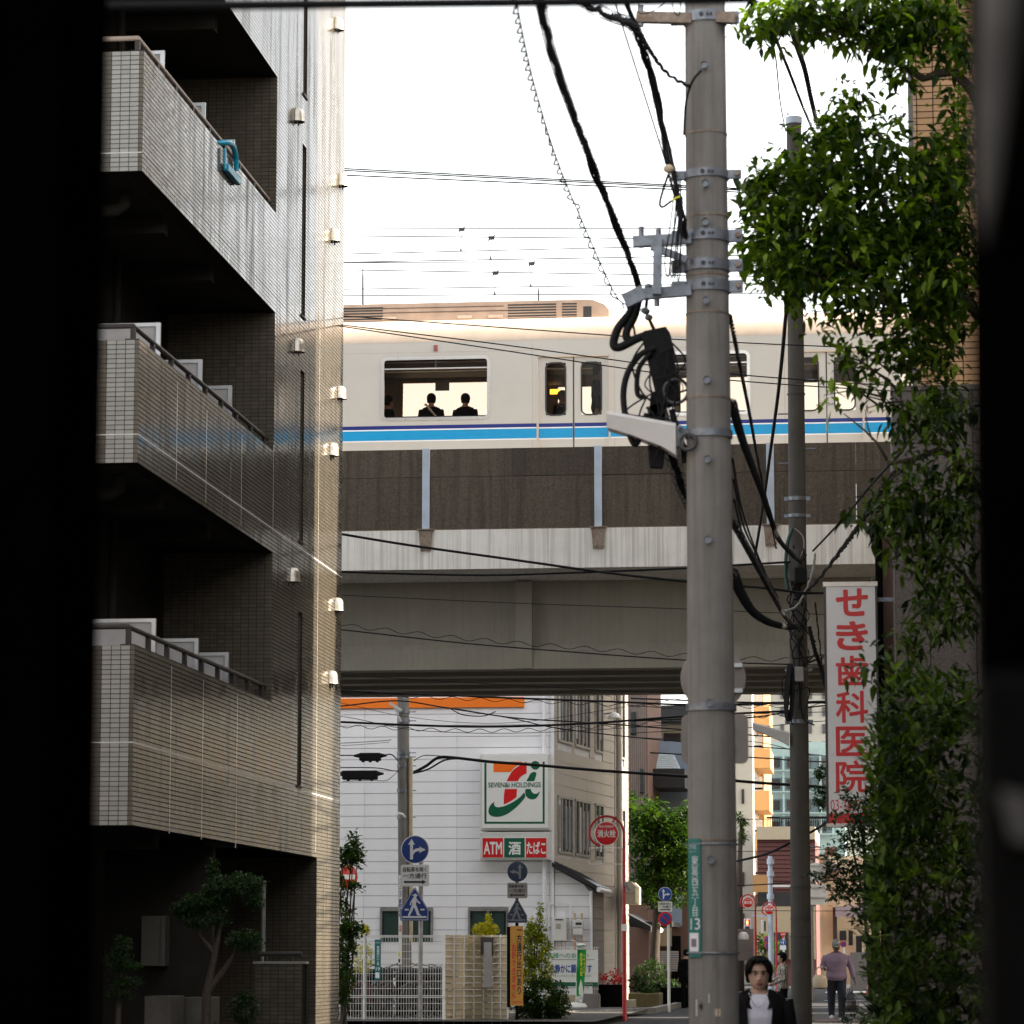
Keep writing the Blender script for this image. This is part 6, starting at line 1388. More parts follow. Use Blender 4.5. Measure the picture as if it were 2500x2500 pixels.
# ================================================================ shrubs by the fences
def bush(name, label, blobs, base, n, L_, mt, nl=7, up=.4, group=None, stem=True):
    t = thing(name, label, 'shrub', base, group)
    if stem:
        m = MB()
        for c, r, k in blobs:
            c = Vector(c); m.tube([Vector(base)+Vector((RNG.normal(0,.04), RNG.normal(0,.04), 0)), (Vector(base)+c)/2+Vector((RNG.normal(0,.05), 0, -.05)), c], [.025, .018, .008], 6)
        m.build('stem', 'bark', t)
    cs = []
    for c, r, k in blobs: cs += list(in_ell(c, r, int(n*k)))
    pos, dr, ln, tn = whorls(cs, nl, .55, up, L_); o = leaves('foliage', pos, dr, ln, ln*.45, mt, t, tn); o['kind'] = 'stuff'; return t
Yb1 = 63.2
bush('hedge_shrub', 'tall yellow green shrub behind the orange board', [(q3(1305, 2320, Yb1), (.34,.3,.36), 1.2), (q3(1310, 2380, Yb1), (.38,.3,.36), 1.2), (q3(1306, 2280, Yb1), (.22,.2,.22), .6), (q3(1320, 2232, Yb1), (.03,.04,.22), .12), (q3(1295, 2262, Yb1), (.03,.04,.12), .1)], (P(1306, 2400, Yb1).x, Yb1, 0), 260, .075, 'leaf_olive')
Yb2 = 62.6
bush('hedge_shrub', 'round dark green shrub at the foot of the orange board', [(q3(1325, 2440, Yb2), (.5,.4,.42), 2.2), (q3(1290, 2460, Yb2), (.3,.3,.32), 1), (q3(1358, 2460, Yb2), (.28,.3,.3), 1)], (P(1325, 2450, Yb2).x, Yb2, 0), 260, .07, 'leaf_street')
Yb3 = 64.2
bush('flowering_shrub', 'bright yellow flowering shrub above the beige slatted fence', [(q3(1185, 2272, Yb3), (.28,.2,.14), 1), (q3(1192, 2248, Yb3), (.05,.06,.12), .15), (q3(1175, 2330, Yb3), (.3,.2,.4), .8)], (P(1185, 2400, Yb3).x, Yb3, 0), 240, .06, 'leaf_yellow')
Yb4 = 63.6
bush('flowering_shrub', 'yellow flowering shrub behind the mesh fence on the left', [(q3(885, 2340, Yb4), (.22,.2,.35), 1), (q3(893, 2275, Yb4), (.07,.08,.12), .3)], (P(885, 2400, Yb4).x, Yb4, 0), 160, .06, 'leaf_yellow')
Yb5 = 57.5
bush('roadside_shrub', 'tall leafy shrub growing at the far corner of the apartment block', [(q3(862, 2085, Yb5), (.18,.2,.2), .5), (q3(838, 2100, Yb5), (.16,.25,.16), .35), (q3(822, 2170, Yb5), (.16,.25,.35), .4), (q3(838, 2240, Yb5), (.16,.25,.35), .5), (q3(842, 2310, Yb5), (.24,.25,.35), .9), (q3(838, 2400, Yb5), (.2,.25,.45), .9), (q3(866, 2165, Yb5), (.16,.15,.06), .2), (q3(856, 2270, Yb5), (.26,.2,.12), .35), (q3(864, 2050, Yb5), (.06,.07,.14), .12), (q3(872, 2105, Yb5), (.1,.1,.08), .15)], (P(835, 2400, Yb5).x, Yb5, 0), 150, .105, 'leaf_street', 6)
# ================================================================ clinic building on the right
YG = 38.0; YTn = 38.4; YE = 44.2
gx0 = P(2182, 1200, YG).x; gzt = P(2182, 955, YG).z; tx0 = P(2230, 400, YTn).x
cl = thing('clinic_building', 'brown building on the right with granite base and tan tiled upper floors', 'building', (6, 41, 0))
m = MB(); m.box(tx0+.02, 16, YTn+.02, YE, 0, 26); m.build('tile_backing', 'tan_grout', cl)
m = MB(); m.box(gx0+.02, 12, YG+.02, YTn+.01, 0, gzt-.01); m.box(gx0+.02, tx0+.018, YTn+.012, YE-.5, 0, gzt-.01); m.build('granite_backing', 'granite_joint', cl)
gj = [gx0, P(2265, 1200, YG).x]; gj += [gj[-1]+.53*k for k in range(1, 6)]
for i, (a, b) in enumerate(zip(gj[:-1], gj[1:])):
    zz = gzt-(.35 if i % 2 else .62)
    zs_ = [gzt]; 
    while zz > -.1: zs_.append(max(zz, 0)); zz -= 1.05
    for z1_, z0_ in zip(zs_[:-1], zs_[1:]):
        if z1_-z0_ > .05: m = MB(); m.box(a+.005, b-.005, YG-.005+RNG.normal(0,.0015), YG+.018, z0_+.005, z1_-.005); m.build('granite_panel', 'granite', cl)
for k in range(9):
    z0_ = 1.05*k; z1_ = min(z0_+1.05, gzt)
    if z1_ > z0_+.1: m = MB(); m.box(gx0-.005, gx0+.018, YG+.03, YE-.52, z0_+.005, z1_-.005); m.build('granite_panel', 'granite', cl)
m = MB(); m.box(gx0-.02, 12.02, YG-.03, YTn-.012, gzt, gzt+.06); m.build('granite_coping', 'granite', cl)
rowh = P(2260, 400, YTn).z-P(2260, 415.6, YTn).z
cols = [tx0, P(2240, 400, YTn).x, P(2280, 400, YTn).x]; cols += [cols[-1]+.30, cols[-1]+.60]
tl = {}
zsold1, zsold0 = P(2300, 396, YTn).z, P(2300, 427, YTn).z
z = gzt-.3; kk = 0
def tile_obj(x0_, x1_, z0_, z1_, yo=0.):
    key = (round(x1_-x0_, 3), round(z1_-z0_, 3))
    if key not in tl:
        mm = MB(); mm.box(-(key[0]/2-.006), key[0]/2-.006, -.01, .01, -(key[1]/2-.006), key[1]/2-.006); me = bpy.data.meshes.new('wall_tile'); me.from_pydata(mm.v, [], mm.f); me.update(); me.materials.append(MAT['tan_tile']); tl[key] = me
    o = bpy.data.objects.new('wall_tile', tl[key]); COL.objects.link(o); o.location = ((x0_+x1_)/2, YTn+.008+yo+RNG.normal(0,.0015), (z0_+z1_)/2); o.parent = cl; o.matrix_parent_inverse = Matrix.Translation(-Vector(cl.location))
cnt = 0; zrow = zsold0
while zrow > P(2300, 960, YTn).z:
    for i in range(4): tile_obj(cols[i], cols[i+1], zrow-rowh, zrow, -.012 if i >= 2 else 0); cnt += 1
    zrow -= rowh
zrow = zsold1
while zrow < P(2300, -10, YTn).z:
    for i in range(4): tile_obj(cols[i], cols[i+1], zrow, zrow+rowh, -.012 if i >= 2 else 0); cnt += 1
    zrow += rowh
x_ = cols[0]
while x_ < cols[4]-.05: tile_obj(x_, x_+.085, zsold0, zsold1, -.012 if x_ >= cols[2]-.02 else 0); x_ += .085; cnt += 1
# the rest of the tiled face, joined
A, B = np.meshgrid(np.arange(cols[4]+.15, 12, .3), np.arange(gzt+.2, 25.8, rowh)); A, B = A.ravel(), B.ravel(); o = qboxes('tile_field', A, np.full(len(A), YTn+.005), B, .143, .01, rowh/2-.006, 'tan_tile', cl); o['kind'] = 'stuff'
A, B = np.meshgrid(np.arange(tx0+.15, cols[4]-.1, .3), np.arange(zrow+rowh/2, 25.8, rowh)); A, B = A.ravel(), B.ravel(); o = qboxes('tile_field', A, np.full(len(A), YTn+.006), B, .143, .01, rowh/2-.006, 'tan_tile', cl); o['kind'] = 'stuff'
m = MB(); xa = P(2143, 1500, 42.3).x; xb_ = gx0-.01; m.box(P(2156, 1500, 42.3).x, xb_+.3, 42.3, 42.7, 0, P(2160, 1290, 42.3).z); m.build('side_column', 'house_brown', cl)
q = P(2149, 1600, 42.1); m = MB(); m.cyl((q.x, 42.1, 0), (q.x, 42.1, P(2149, 1290, 42.1).z), .05, n=10); m.build('down_pipe', 'near_black_door', cl, 'auto')
# unseen neighbour blocks, most added or sized to shade the street and stop reflections
for nm, lb, x0_, x1_, y0_, y1_, h_, mt_ in (('shade_block', 'tall unseen block added right of the street to shade the shop wall', 3.4, 16, 71.5, 85.9, 30, 'tan_far'), ('unseen_block', 'unseen block added behind the granite clinic building to shade the second pole', 1.0, 12, 46.4, 58.4, 16, 'tan_far'), ('unseen_block', 'long unseen block added right of the far street to stop facade reflections', 5.2, 22, 92, 134, 17, 'tan_far'), ('unseen_block', 'low dark unseen block added behind the photographer', -34, 30, -24, -9, 4.5, 'house_brown'), ('unseen_block', 'tall unseen block added behind the hedge to keep sky light off the facade', 4.0, 16, 30.02, 37.97, 21, 'porch_grey'), ('unseen_block', 'unseen block on the right beside the photographer, sized for its shade', 3.2, 18, -8, 30, 11, 'porch_grey'), ('unseen_block', 'house block on the left before the apartment block', -30, -11, -8, 26, 10, 'porch_grey')):
    t = thing(nm, lb, 'building', ((x0_+x1_)/2, (y0_+y1_)/2, 0)); m = MB(); m.box(x0_, x1_, y0_, y1_, -.5, h_); m.build('wall', mt_, t)
    for s in range(int(h_//3)):
        for k in range(int((y1_-y0_)//3)):
            for xx in ((x0_-.01, x0_+.02), (x1_-.02, x1_+.01)):
                m = MB(); m.box(xx[0], xx[1], y0_+.8+3*k, y0_+2.4+3*k, 1+3*s, 2.4+3*s); m.build('window', 'dark_glass', t)
# ---------------- clinic sign
YSg = 41.0
a = P(2018, 2018, YSg); b = P(2141, 1422, YSg)
sg = thing('clinic_sign', 'tall white clinic sign with red vertical Japanese letters', 'sign', ((a.x+b.x)/2, YSg, a.z))
m = MB(); m.bbox(a.x, b.x, YSg+.012, YSg+.3, a.z, b.z, .012); m.build('box', 'clinic_edge', sg)
fa = P(2024, 2010, YSg); fb = P(2136, 1431, YSg); m = MB(); m.box(fa.x, fb.x, YSg+.0, YSg+.013, fa.z, fb.z); m.build('face', 'clinic_face', sg)
m = MB(); m.box(a.x-.006, b.x+.006, YSg-.012, YSg+.3, fb.z+.002, b.z+.012); m.build('top_frame', 'clinic_frame', sg); m = MB(); m.box(a.x, b.x, YSg-.012, YSg+.3, a.z-.002, fa.z-.002); m.build('bottom_frame', 'clinic_frame', sg)
for x0_, x1_ in ((a.x, fa.x-.002), (fb.x+.002, b.x)): m = MB(); m.box(x0_, x1_, YSg-.01, YSg+.011, fa.z, fb.z); m.build('side_frame', 'clinic_edge', sg)
for ch, y0_, y1_ in (('せ', 1436, 1505), ('き', 1516, 1588), ('歯', 1600, 1677), ('科', 1686, 1765), ('医', 1773, 1846), ('院', 1856, 1936)):
    px_text('letter', ch, 2041, 2119, y0_, y1_, YSg-.003, 'logo_red', sg, fat=.034 if ch in 'せき' else .022)
px_text('phone_number', '03-3869-64', 2028, 2131, 1952, 1979, YSg-.003, 'logo_red', sg, fat=.0)
a2 = P(2024, 2011, YSg); b2 = P(2136, 1985, YSg); m = MB(); m.box(a2.x, b2.x, YSg-.004, YSg-.0005, a2.z, b2.z); m.build('red_band', 'logo_red', sg)
for py in (1460, 1950):
    q = P(2141, py, YSg); m = MB(); m.bar((q.x-.05, YSg+.2, q.z), (gx0+.1, YSg+.2, q.z), .05); m.build('wall_bracket', 'galv', sg)

# ================================================================ trees and hedge on the right
def px_blobs(lst, Y, dy=.5, k=.0045):
    cs = []
    for (px_, py_, rx, ry) in lst:
        c = P(px_, py_, Y); s = (P(px_+100, py_, Y)-c).length/100
        cs += list(in_ell((c.x, Y, c.z), (rx*s, dy, ry*s), max(2, int(rx*ry*k)), .15))
    return cs
YTr = 25.0
tr = thing('street_tree', 'leafy broadleaf tree hanging over the pavement on the right', 'tree', (P(2440, 2000, YTr).x, YTr, gz(YTr)), None)
tb = Vector((P(2440, 2000, YTr).x, YTr, gz(YTr)))
limbs = [([(2440,2700),(2436,2000),(2425,1400),(2415,900),(2405,400),(2395,-150)], [.13,.12,.1,.08,.06,.03]),
 ([(2420,330),(2375,225),(2330,175),(2290,180),(2255,192),(2180,150),(2080,90),(1960,50)], [.05,.042,.038,.035,.03,.022,.014,.006]),
 ([(2425,1250),(2375,1175),(2330,1115),(2290,1098),(2230,1122),(2165,1132)], [.04,.034,.03,.026,.022,.014]),
 ([(2240,1118),(2200,1150),(2165,1180)], [.018,.014,.008]), ([(2170,1130),(2140,1080),(2110,1050),(2060,1010)], [.014,.01,.008,.004]), ([(2130,1075),(2118,1040),(2112,1000)], [.008,.006,.003]),
 ([(2415,800),(2330,700),(2230,620),(2110,540),(2000,470),(1900,430)], [.05,.04,.03,.022,.014,.006]), ([(2230,620),(2150,480),(2100,330),(2090,220)], [.025,.018,.012,.004]), ([(2330,700),(2250,780),(2150,850),(2080,900)], [.025,.02,.012,.005]),
 ([(2300,890),(2270,860),(2240,830)], [.02,.014,.01]), ([(2420,1500),(2350,1400),(2280,1330)], [.03,.02,.01])]
for pts, rs in limbs:
    m = MB(); pp = pxs(pts, YTr); m.tube(pp, rs, 10); m.build('trunk' if rs[0] > .1 else 'branch', 'bark', tr, True)
for (cx_, cy_) in ((1850,470),(1880,560),(1900,660),(1960,640),(2060,310),(1990,380),(2130,400),(2120,560),(2250,500),(2200,640),(2100,720),(2080,880),(2050,950),(1960,30),(1880,40),(2160,60),(2270,60),(2180,870),(2130,960),(2260,1030),(2170,1215),(2250,1240),(2200,1345)):
    for q_ in range(3):
        ex, ey = cx_+RNG.normal(0, 30), cy_+RNG.normal(0, 25); sx_, sy_ = cx_+(2330-cx_)*.38, cy_+(560 if cy_ < 800 else 1120)*0+RNG.uniform(10, 60); m = MB()
        m.tube(pxs([(sx_, sy_), ((sx_+ex)/2+RNG.normal(0,8), (sy_+ey)/2-RNG.uniform(0,20)), (ex, ey)], YTr+RNG.uniform(-.35,.35)), [.011,.007,.003], 5); m.build('twig', 'bark', tr, True)
top = [(1880,40,70,45),(1960,30,90,45),(2060,60,90,40),(2160,60,110,60),(2270,60,100,80),(2330,150,50,60),(1840,90,25,30),(2150,125,50,30),(2210,170,50,40),(2020,15,140,30),(2200,20,150,30)]
main = [(2090,250,40,36),(2060,310,80,60),(1990,380,90,70),(1900,430,75,50),(1850,470,38,55),(2130,400,100,80),(2000,500,165,90),(1880,560,70,80),(1960,640,120,90),(2120,560,120,100),(2250,500,90,120),(2320,450,60,90),(2335,300,36,100),(2200,640,140,100),(2100,720,110,70),(1900,660,60,60),(2250,770,100,70),(2330,640,50,120),(2060,600,160,90)]
main += [(2300,560,60,100),(2280,680,80,70),(1830,500,18,40),(1860,640,30,40),(2010,440,60,40),(2190,300,26,18),(2230,390,40,40),(2160,330,24,20),(2040,270,24,26),(2290,400,40,50)]
low = [(2230,860,90,60),(2300,900,60,90),(2340,780,40,80),(2000,790,40,30),(2080,880,70,60),(2050,950,36,30),(2180,870,60,50),(1970,730,36,36),(2130,960,40,30)]
dark = [(2310,1010,60,90),(2320,1300,60,90),(2240,1160,70,40),(2200,1280,70,50),(2280,1450,60,50),(2340,1450,40,90),(2210,1560,40,40),(2260,1030,90,70),(2170,1215,70,50),(2250,1240,90,60),(2330,1180,50,110),(2200,1345,50,40),(2300,1360,60,50),(2110,1260,26,36),(2120,1640,24,30),(2185,1600,45,18),(2290,1530,70,40)]
cs = px_blobs(top, YTr, .45, .0072)+px_blobs(main, YTr, .6, .0068)+px_blobs(low, YTr, .4, .0035)
pos, dr, ln, tn = whorls(cs, 9, .6, -.25, .11, .6)
tn = np.clip(tn+.12*np.random.default_rng(3).normal(size=len(tn)), 0, 1)
o = leaves('crown', pos, dr, ln, ln*.5, 'leaf_tree', tr, tn, droop=.35); o['kind'] = 'stuff'
cs = px_blobs(dark, YTr-.3, .4, .0056); pos, dr, ln, tn = whorls(cs, 8, .6, -.2, .11, .6); o = leaves('lower_foliage', pos, dr, ln, ln*.42, 'leaf_hedge', tr, tn, droop=.5); o['kind'] = 'stuff'
YHd = 24.0
hg = thing('hedge', 'dense dark green hedge filling the lower right beside the pavement', 'hedge', (P(2260, 2400, YHd).x, YHd, gz(YHd)))
edge = [(1640,2175),(1700,2150),(1760,2140),(1850,2122),(1950,2128),(2050,2150),(2130,2128),(2200,2122),(2300,2120),(2400,2128),(2500,2138),(2620,2140),(2800,2140)]
cs = []; dd = []
def edge_at(y): return np.interp(y, [e[0] for e in edge], [e[1] for e in edge])
for k in range(1700):
    y = RNG.uniform(1640, 2780); x = edge_at(y)+abs(RNG.normal(0, 1))*110+RNG.normal(0, 6) if RNG.random() < .5 else RNG.uniform(edge_at(y), 2440)
    if y < 1700 and RNG.random() < .5: continue
    dY = RNG.uniform(-.5, 1.6); p = P(x, y, YHd); p = Vector((p.x, p.y+dY, p.z)); cs.append(np.array(p))
pos, dr, ln, tn = whorls(cs, 8, .4, .55, .115, .25); o = leaves('foliage', pos, dr, ln, ln*.36, 'leaf_hedge', hg, tn, droop=.1); o['kind'] = 'stuff'
for k in range(7):
    x = P(2190+k*40, 2400, YHd).x; m = MB(); m.tube([(x, YHd+.5, gz(YHd)), (x+RNG.normal(0,.05), YHd+.5, .6), (x+RNG.normal(0,.08), YHd+.6, 1.9)], [.022,.018,.008], 6); m.build('stem', 'bark', hg)
YSb = 32.0
bl = [(2000,2140,28,20),(2040,2110,50,40),(2075,2060,40,36),(2100,2160,60,50),(2060,2180,50,30),(2110,2010,50,50),(2040,2000,20,12),(2110,2230,40,40),(2130,2090,50,80),(2095,1965,30,20),(2065,1945,16,18)]
sh = thing('street_shrub', 'leafy tree like shrub between the hedge and the clinic sign', 'shrub', (P(2150, 2400, YSb).x, YSb, gz(YSb)))
pos, dr, ln, tn = whorls(px_blobs(bl, YSb, .35, .032), 7, .5, .3, .066); o = leaves('foliage', pos, dr, ln, ln*.45, 'leaf_dark', sh, tn); o['kind'] = 'stuff'
m = MB(); m.tube(pxs([(2150,2560),(2140,2300),(2120,2150),(2100,2000)], YSb), [.05,.04,.03,.01], 8); m.tube(pxs([(2130,2200),(2080,2150),(2010,2140)], YSb), [.025,.015,.005], 6); m.build('stem', 'bark', sh, True)
bush('street_shrub', 'small leafy sprigs left of the clinic sign', [(q3(2005, 1890, 54), (.12,.15,.1), .4), (q3(2003, 1950, 54), (.13,.15,.2), .6)], (P(2120, 2420, 54).x, 54, 0), 120, .07, 'leaf_dark', stem=False)
m = MB(); m.tube(pxs([(2125, 2440), (2110, 2200), (2070, 2020), (2030, 1960), (2005, 1900)], 54), [.03,.025,.018,.012,.005], 6); m.build('stem', 'bark', bpy.data.objects['street_shrub.001'], True)
bush('kerb_plant', 'low weeds at the foot of the hedge by the pavement', [(q3(2090, 2490, 38), (.25,.2,.1), 1)], (P(2090, 2500, 38).x, 38, gz(38)), 60, .05, 'leaf_dark', stem=False)

# ================================================================ blurred foreground
YN1 = 4.6
t = thing('gate_post', 'black blurred gate post along the left edge of the picture', 'post', (P(60, 1250, YN1).x, YN1, -.4)); x1_ = P(250, 1250, YN1+.3).x; x0_ = x1_-1.2
m = MB(); m.bbox(x0_, x1_, YN1, YN1+.3, -.42, 4.2, .02); m.build('shaft', 'near_black', t); m = MB(); m.box(x0_+.1, x1_-.12, YN1-.02, YN1+.0-.001, -.3, 4.1); m.build('face_strip', 'near_black_door', t)
YN2 = 2.5
x0_ = P(2408, 1250, YN2).x
t = thing('gate_post', 'black blurred gate post along the right edge of the picture', 'post', (x0_+.2, YN2, -.4)); m = MB(); m.bbox(x0_, x0_+.5, YN2, YN2+.3, -.42, 2.8, .01); m.build('shaft', 'near_black', t)
t = thing('meter_cabinet', 'black blurred cabinet at the lower right edge', 'cabinet', (P(2440, 2000, YN2).x, YN2-.1, -.4)); a = P(2384, 1668, YN2-.06); m = MB(); m.bbox(a.x, a.x+.3, YN2-.14, YN2-.002, -.42, a.z, .008); m.build('casing', 'near_black_door', t)
m = MB(); a = P(2438, 1930, YN2-.15); b = P(2520, 1945, YN2-.15); c = P(2520, 2060, YN2-.15); d = P(2470, 2050, YN2-.15); m.plate([d, c, b, a], .012); m.build('latch_plate', 'pipe_dark', t)
t = thing('drain_spout', 'pale grey blurred pipe at the upper right edge', 'pipe', P(2420, 300, YN2-.1)); m = MB(); m.tube(pxs([(2450,-120),(2440,100),(2425,300),(2412,480),(2405,600)], YN2-.06), [.017,.016,.013,.008,.003], 14); m.build('pipe', 'pipe_dark', t, True)
# ================================================================ far street
def fbox(m, x0, x1, yt, yb, Y, dep=4.):
    a = P(x0, yb, Y); b = P(x1, yt, Y); m.box(a.x, b.x, Y, Y+dep, max(a.z, -.2) if yb < 2330 else 0, b.z); return a, b
def fpart(par, nm, x0, x1, yt, yb, Y, mt, dep=.05, dy=0): 
    a = P(x0, yb, Y); b = P(x1, yt, Y); m = MB(); m.box(a.x, b.x, Y-dep+dy, Y+dy, a.z, b.z); return m.build(nm, mt, par)
def fbuilding(nm, label, x0, x1, yt, Y, mt, dep=8, z0=0):
    a = P(x0, yt, Y); b = P(x1, yt, Y); t = thing(nm, label, 'building', ((a.x+b.x)/2, Y+dep/2, 0)); m = MB(); m.box(a.x, b.x, Y, Y+dep, z0, a.z); m.build('wall', mt, t); return t
t = fbuilding('house', 'narrow brown sided house just right of the white shop', 1528, 1580, 1640, 94, 'house_brown', 6)
for k in range(9): fpart(t, 'cladding_rib', 1536+k*5, 1536.6+k*5, 1660, 2150, 94, 'porch_grey', .02, -.002)
for (a, b, c, d) in ((1541, 1553, 1738, 1792), (1563, 1571, 1878, 1935)):
    w_ = fpart(t, 'window', a, b, c, d, 94, 'dark_glass', .05, -.02); fpart(w_, 'frame', a-1, b+1, d, d+2, 94, 'near_black_door', .08, -.02)
t = fbuilding('house', 'cream house with a black overhanging roof between the brown house and the near pole', 1578, 1690, 1760, 104, 'cream', 8)
fpart(t, 'roof', 1574, 1694, 1722, 1762, 103.2, 'dark_roof', .1).parent; m = MB(); a = P(1574, 1762, 103); b = P(1694, 1722, 103); m.box(a.x, b.x, 103.3, 112, a.z, b.z); m.build('roof_slab', 'dark_roof', t)
fpart(t, 'column', 1586, 1596, 1762, 1810, 103.6, 'near_black_door', .2); fpart(t, 'window', 1604, 1612, 1785, 1812, 103.9, 'dark_glass'); fpart(t, 'window', 1620, 1662, 1790, 1812, 103.9, 'dark_glass')
fpart(t, 'balcony', 1578, 1690, 1955, 1975, 102.5, 'cream', .1)
t = fbuilding('house', 'pale blue house with a slate mansard roof behind the tree', 1579, 1690, 1810, 99, 'house_blue', 4)
a = P(1579, 1885, 98); b = P(1664, 1838, 98); m = MB(); m.plate([(a.x, 97.4, a.z), (P(1666, 1885, 98).x, 97.4, a.z), (P(1640, 1838, 98).x, 98.9, b.z), (a.x, 98.9, b.z)], .06, (0,-.8,.5)); mr = m.build('mansard_roof', 'house_slate', t)
for k in range(8):
    z_ = a.z+(b.z-a.z)*k/8; yy = 97.33+1.5*k/8; m = MB(); m.box(a.x, P(1664-3.2*k, 1885, 98).x, yy-.06, yy-.02, z_, z_+.025); m.build('shingle_row', 'house_slate', mr)
m = MB(); m.box(a.x, P(1680, 1885, 98).x, 96.2, 98.9, P(1600, 1930, 98).z, a.z-.003); m.build('eaves', 'dark_roof', t)
m = MB(); a = P(1595, 2320, 92); b = P(1700, 2100, 92)
t = fbuilding('house', 'shaded timber clad house under the street tree', 1545, 1700, 2090, 96, 'house_brown', 3)
fpart(t, 'siding', 1600, 1665, 2180, 2260, 95.8, 'house_blue', .05); fpart(t, 'doorway', 1640, 1662, 2285, 2400, 95.8, 'near_black_door', .05); fpart(t, 'porch_panel', 1605, 1640, 2262, 2310, 95.7, 'tan_far', .05)
for k in range(9): fpart(t, 'white_board', 1608, 1657, 2322+k*5.6, 2326.5+k*5.6, 95.2, 'panel_board', .04)
m = MB(); a = P(1535, 2230, 90); b = P(1568, 2262, 90); m.plate([(a.x, 89, a.z), (b.x+.3, 89, b.z), (b.x+.3, 89, b.z-.15), (a.x, 89, a.z-.2)], 4, (0,1,0)); m.build('porch_roof', 'dark_roof', t)
m = MB(); a = P(1535, 2262, 90); b = P(1640, 2250, 90); m.box(a.x, b.x, 90, 94, a.z, b.z); m.build('porch_beam', 'dark_roof', t)
m = MB(); q = P(1613, 2271, 89.5); m.ball(q, .06, 8); tag(m.build('globe_lamp', 'lit_yellow', None, True), 'small lit globe lamp under the dark porch', 'lamp')
m = MB(); a = P(1597, 2322, 89.7); b = P(1607, 2270, 89.7); m.box(a.x, b.x, 89.7, 89.8, a.z, b.z); tag(m.build('lit_sign', 'straw', None), 'pale vertical sign beside the globe lamp', 'sign')
# white awning box on the shop side
t = thing('awning', 'cream awning box on the far corner of the shop', 'awning', P(1540, 2190, 84)); m = MB(); a = P(1522, 2206, 84); b = P(1551, 2152, 84); m.plate([(a.x, 84, a.z), (b.x, 84, a.z), (b.x, 84, b.z-.12), (b.x-.12, 84, b.z), (a.x, 84, b.z)], 2, (0,1,0)); m.build('hood', 'cream', t); fpart(t, 'seam', 1522, 1551, 2180, 2181, 84, 'porch_grey', .01)
# street tree behind the shop
def far_tree(label, trunk, blobs, Y, L_, k, mt, dy=1.2, name='street_tree'):
    t = thing(name, label, 'tree', (P(trunk[0][0], trunk[0][1], Y).x, Y, 0)); m = MB(); pp = pxs(trunk, Y); pp[0].z = 0; m.tube(pp, [.16-.13*i/len(pp) for i in range(len(pp))], 9)
    for b in blobs[::2]: m.tube([pp[-2], P((b[0]+trunk[-1][0])/2, b[1]+20, Y), P(b[0], b[1], Y)], [.06,.04,.012], 6)
    m.build('trunk', 'bark', t, True); pos, dr, ln, tn = whorls(px_blobs(blobs, Y, dy, k), 8, .5, .0, L_); o = leaves('crown', pos, dr, ln, ln*.5, mt, t, tn); o['kind'] = 'stuff'; return t
far_tree('large green street tree between the shop and the near pole', [(1600,2450),(1598,2330),(1605,2220),(1610,2100),(1600,2000)], [(1560,2000,40,36),(1600,1985,45,40),(1660,2010,50,46),(1580,2060,50,40),(1640,2080,60,50),(1690,2080,50,60),(1570,2110,36,30),(1610,2140,60,40),(1660,2160,50,50),(1560,2165,26,30),(1600,2190,50,30),(1545,1960,14,22),(1690,1980,30,30),(1570,2020,40,40),(1620,2040,60,50),(1650,2120,60,50)], 88, .17, .04, 'leaf_street')
far_tree('small green tree sprig beyond the near pole', [(1806,2300),(1805,2150),(1808,2030)], [(1812,2010,14,18),(1816,2040,14,16),(1808,1995,10,12)], 120, .16, .06, 'leaf_street', .5)
far_tree('bright green bush behind the traffic signal', [(1870,2340),(1870,2310)], [(1868,2295,24,20),(1890,2312,16,18),(1858,2318,14,14)], 135, .16, .08, 'leaf_street', .6)
far_tree('clipped yellow green tree beside the far pavement', [(1862,2360),(1863,2345)], [(1862,2345,22,12),(1870,2362,24,12)], 105, .12, .08, 'leaf_olive', .5)
bush('planter_shrub', 'dark clipped shrubs behind the planter by the shop corner', [(q3(1560, 2405, 84), (.25,.3,.3), .5), (q3(1590, 2390, 86), (.5,.4,.5), 1), (q3(1625, 2420, 86), (.5,.3,.3), .8)], (P(1590, 2440, 86).x, 86, 0), 220, .1, 'leaf_dark')
bush('planter_shrub', 'small bright plants in the low planter', [(q3(1585, 2425, 81), (.25,.15,.1), .5)], (P(1585, 2430, 81).x, 81, .2), 160, .08, 'leaf_street', stem=False)
t = thing('planter_bed', 'low olive stone planter at the shop corner', 'planter', P(1575, 2450, 81)); a = P(1537, 2455, 81); b = P(1612, 2430, 81); m = MB(); m.bbox(a.x, b.x, 80.6, 82, 0, .38, .02); m.build('wall', 'planter', t)
t = thing('stone_step', 'pale stone block at the shop corner', 'step', P(1540, 2462, 79)); m = MB(); a = P(1533, 2465, 79); b = P(1549, 2450, 79); m.bbox(a.x, b.x, 78.6, 79.6, 0, .25, .02); m.build('block', 'cream', t)
m = MB(); a = P(1612, 2450, 83); m.bbox(a.x, a.x+.9, 83, 84, 0, .5, .04); tag(m.build('dark_planter', 'near_black_door', None), 'dark long planter box under the clipped shrubs', 'planter')
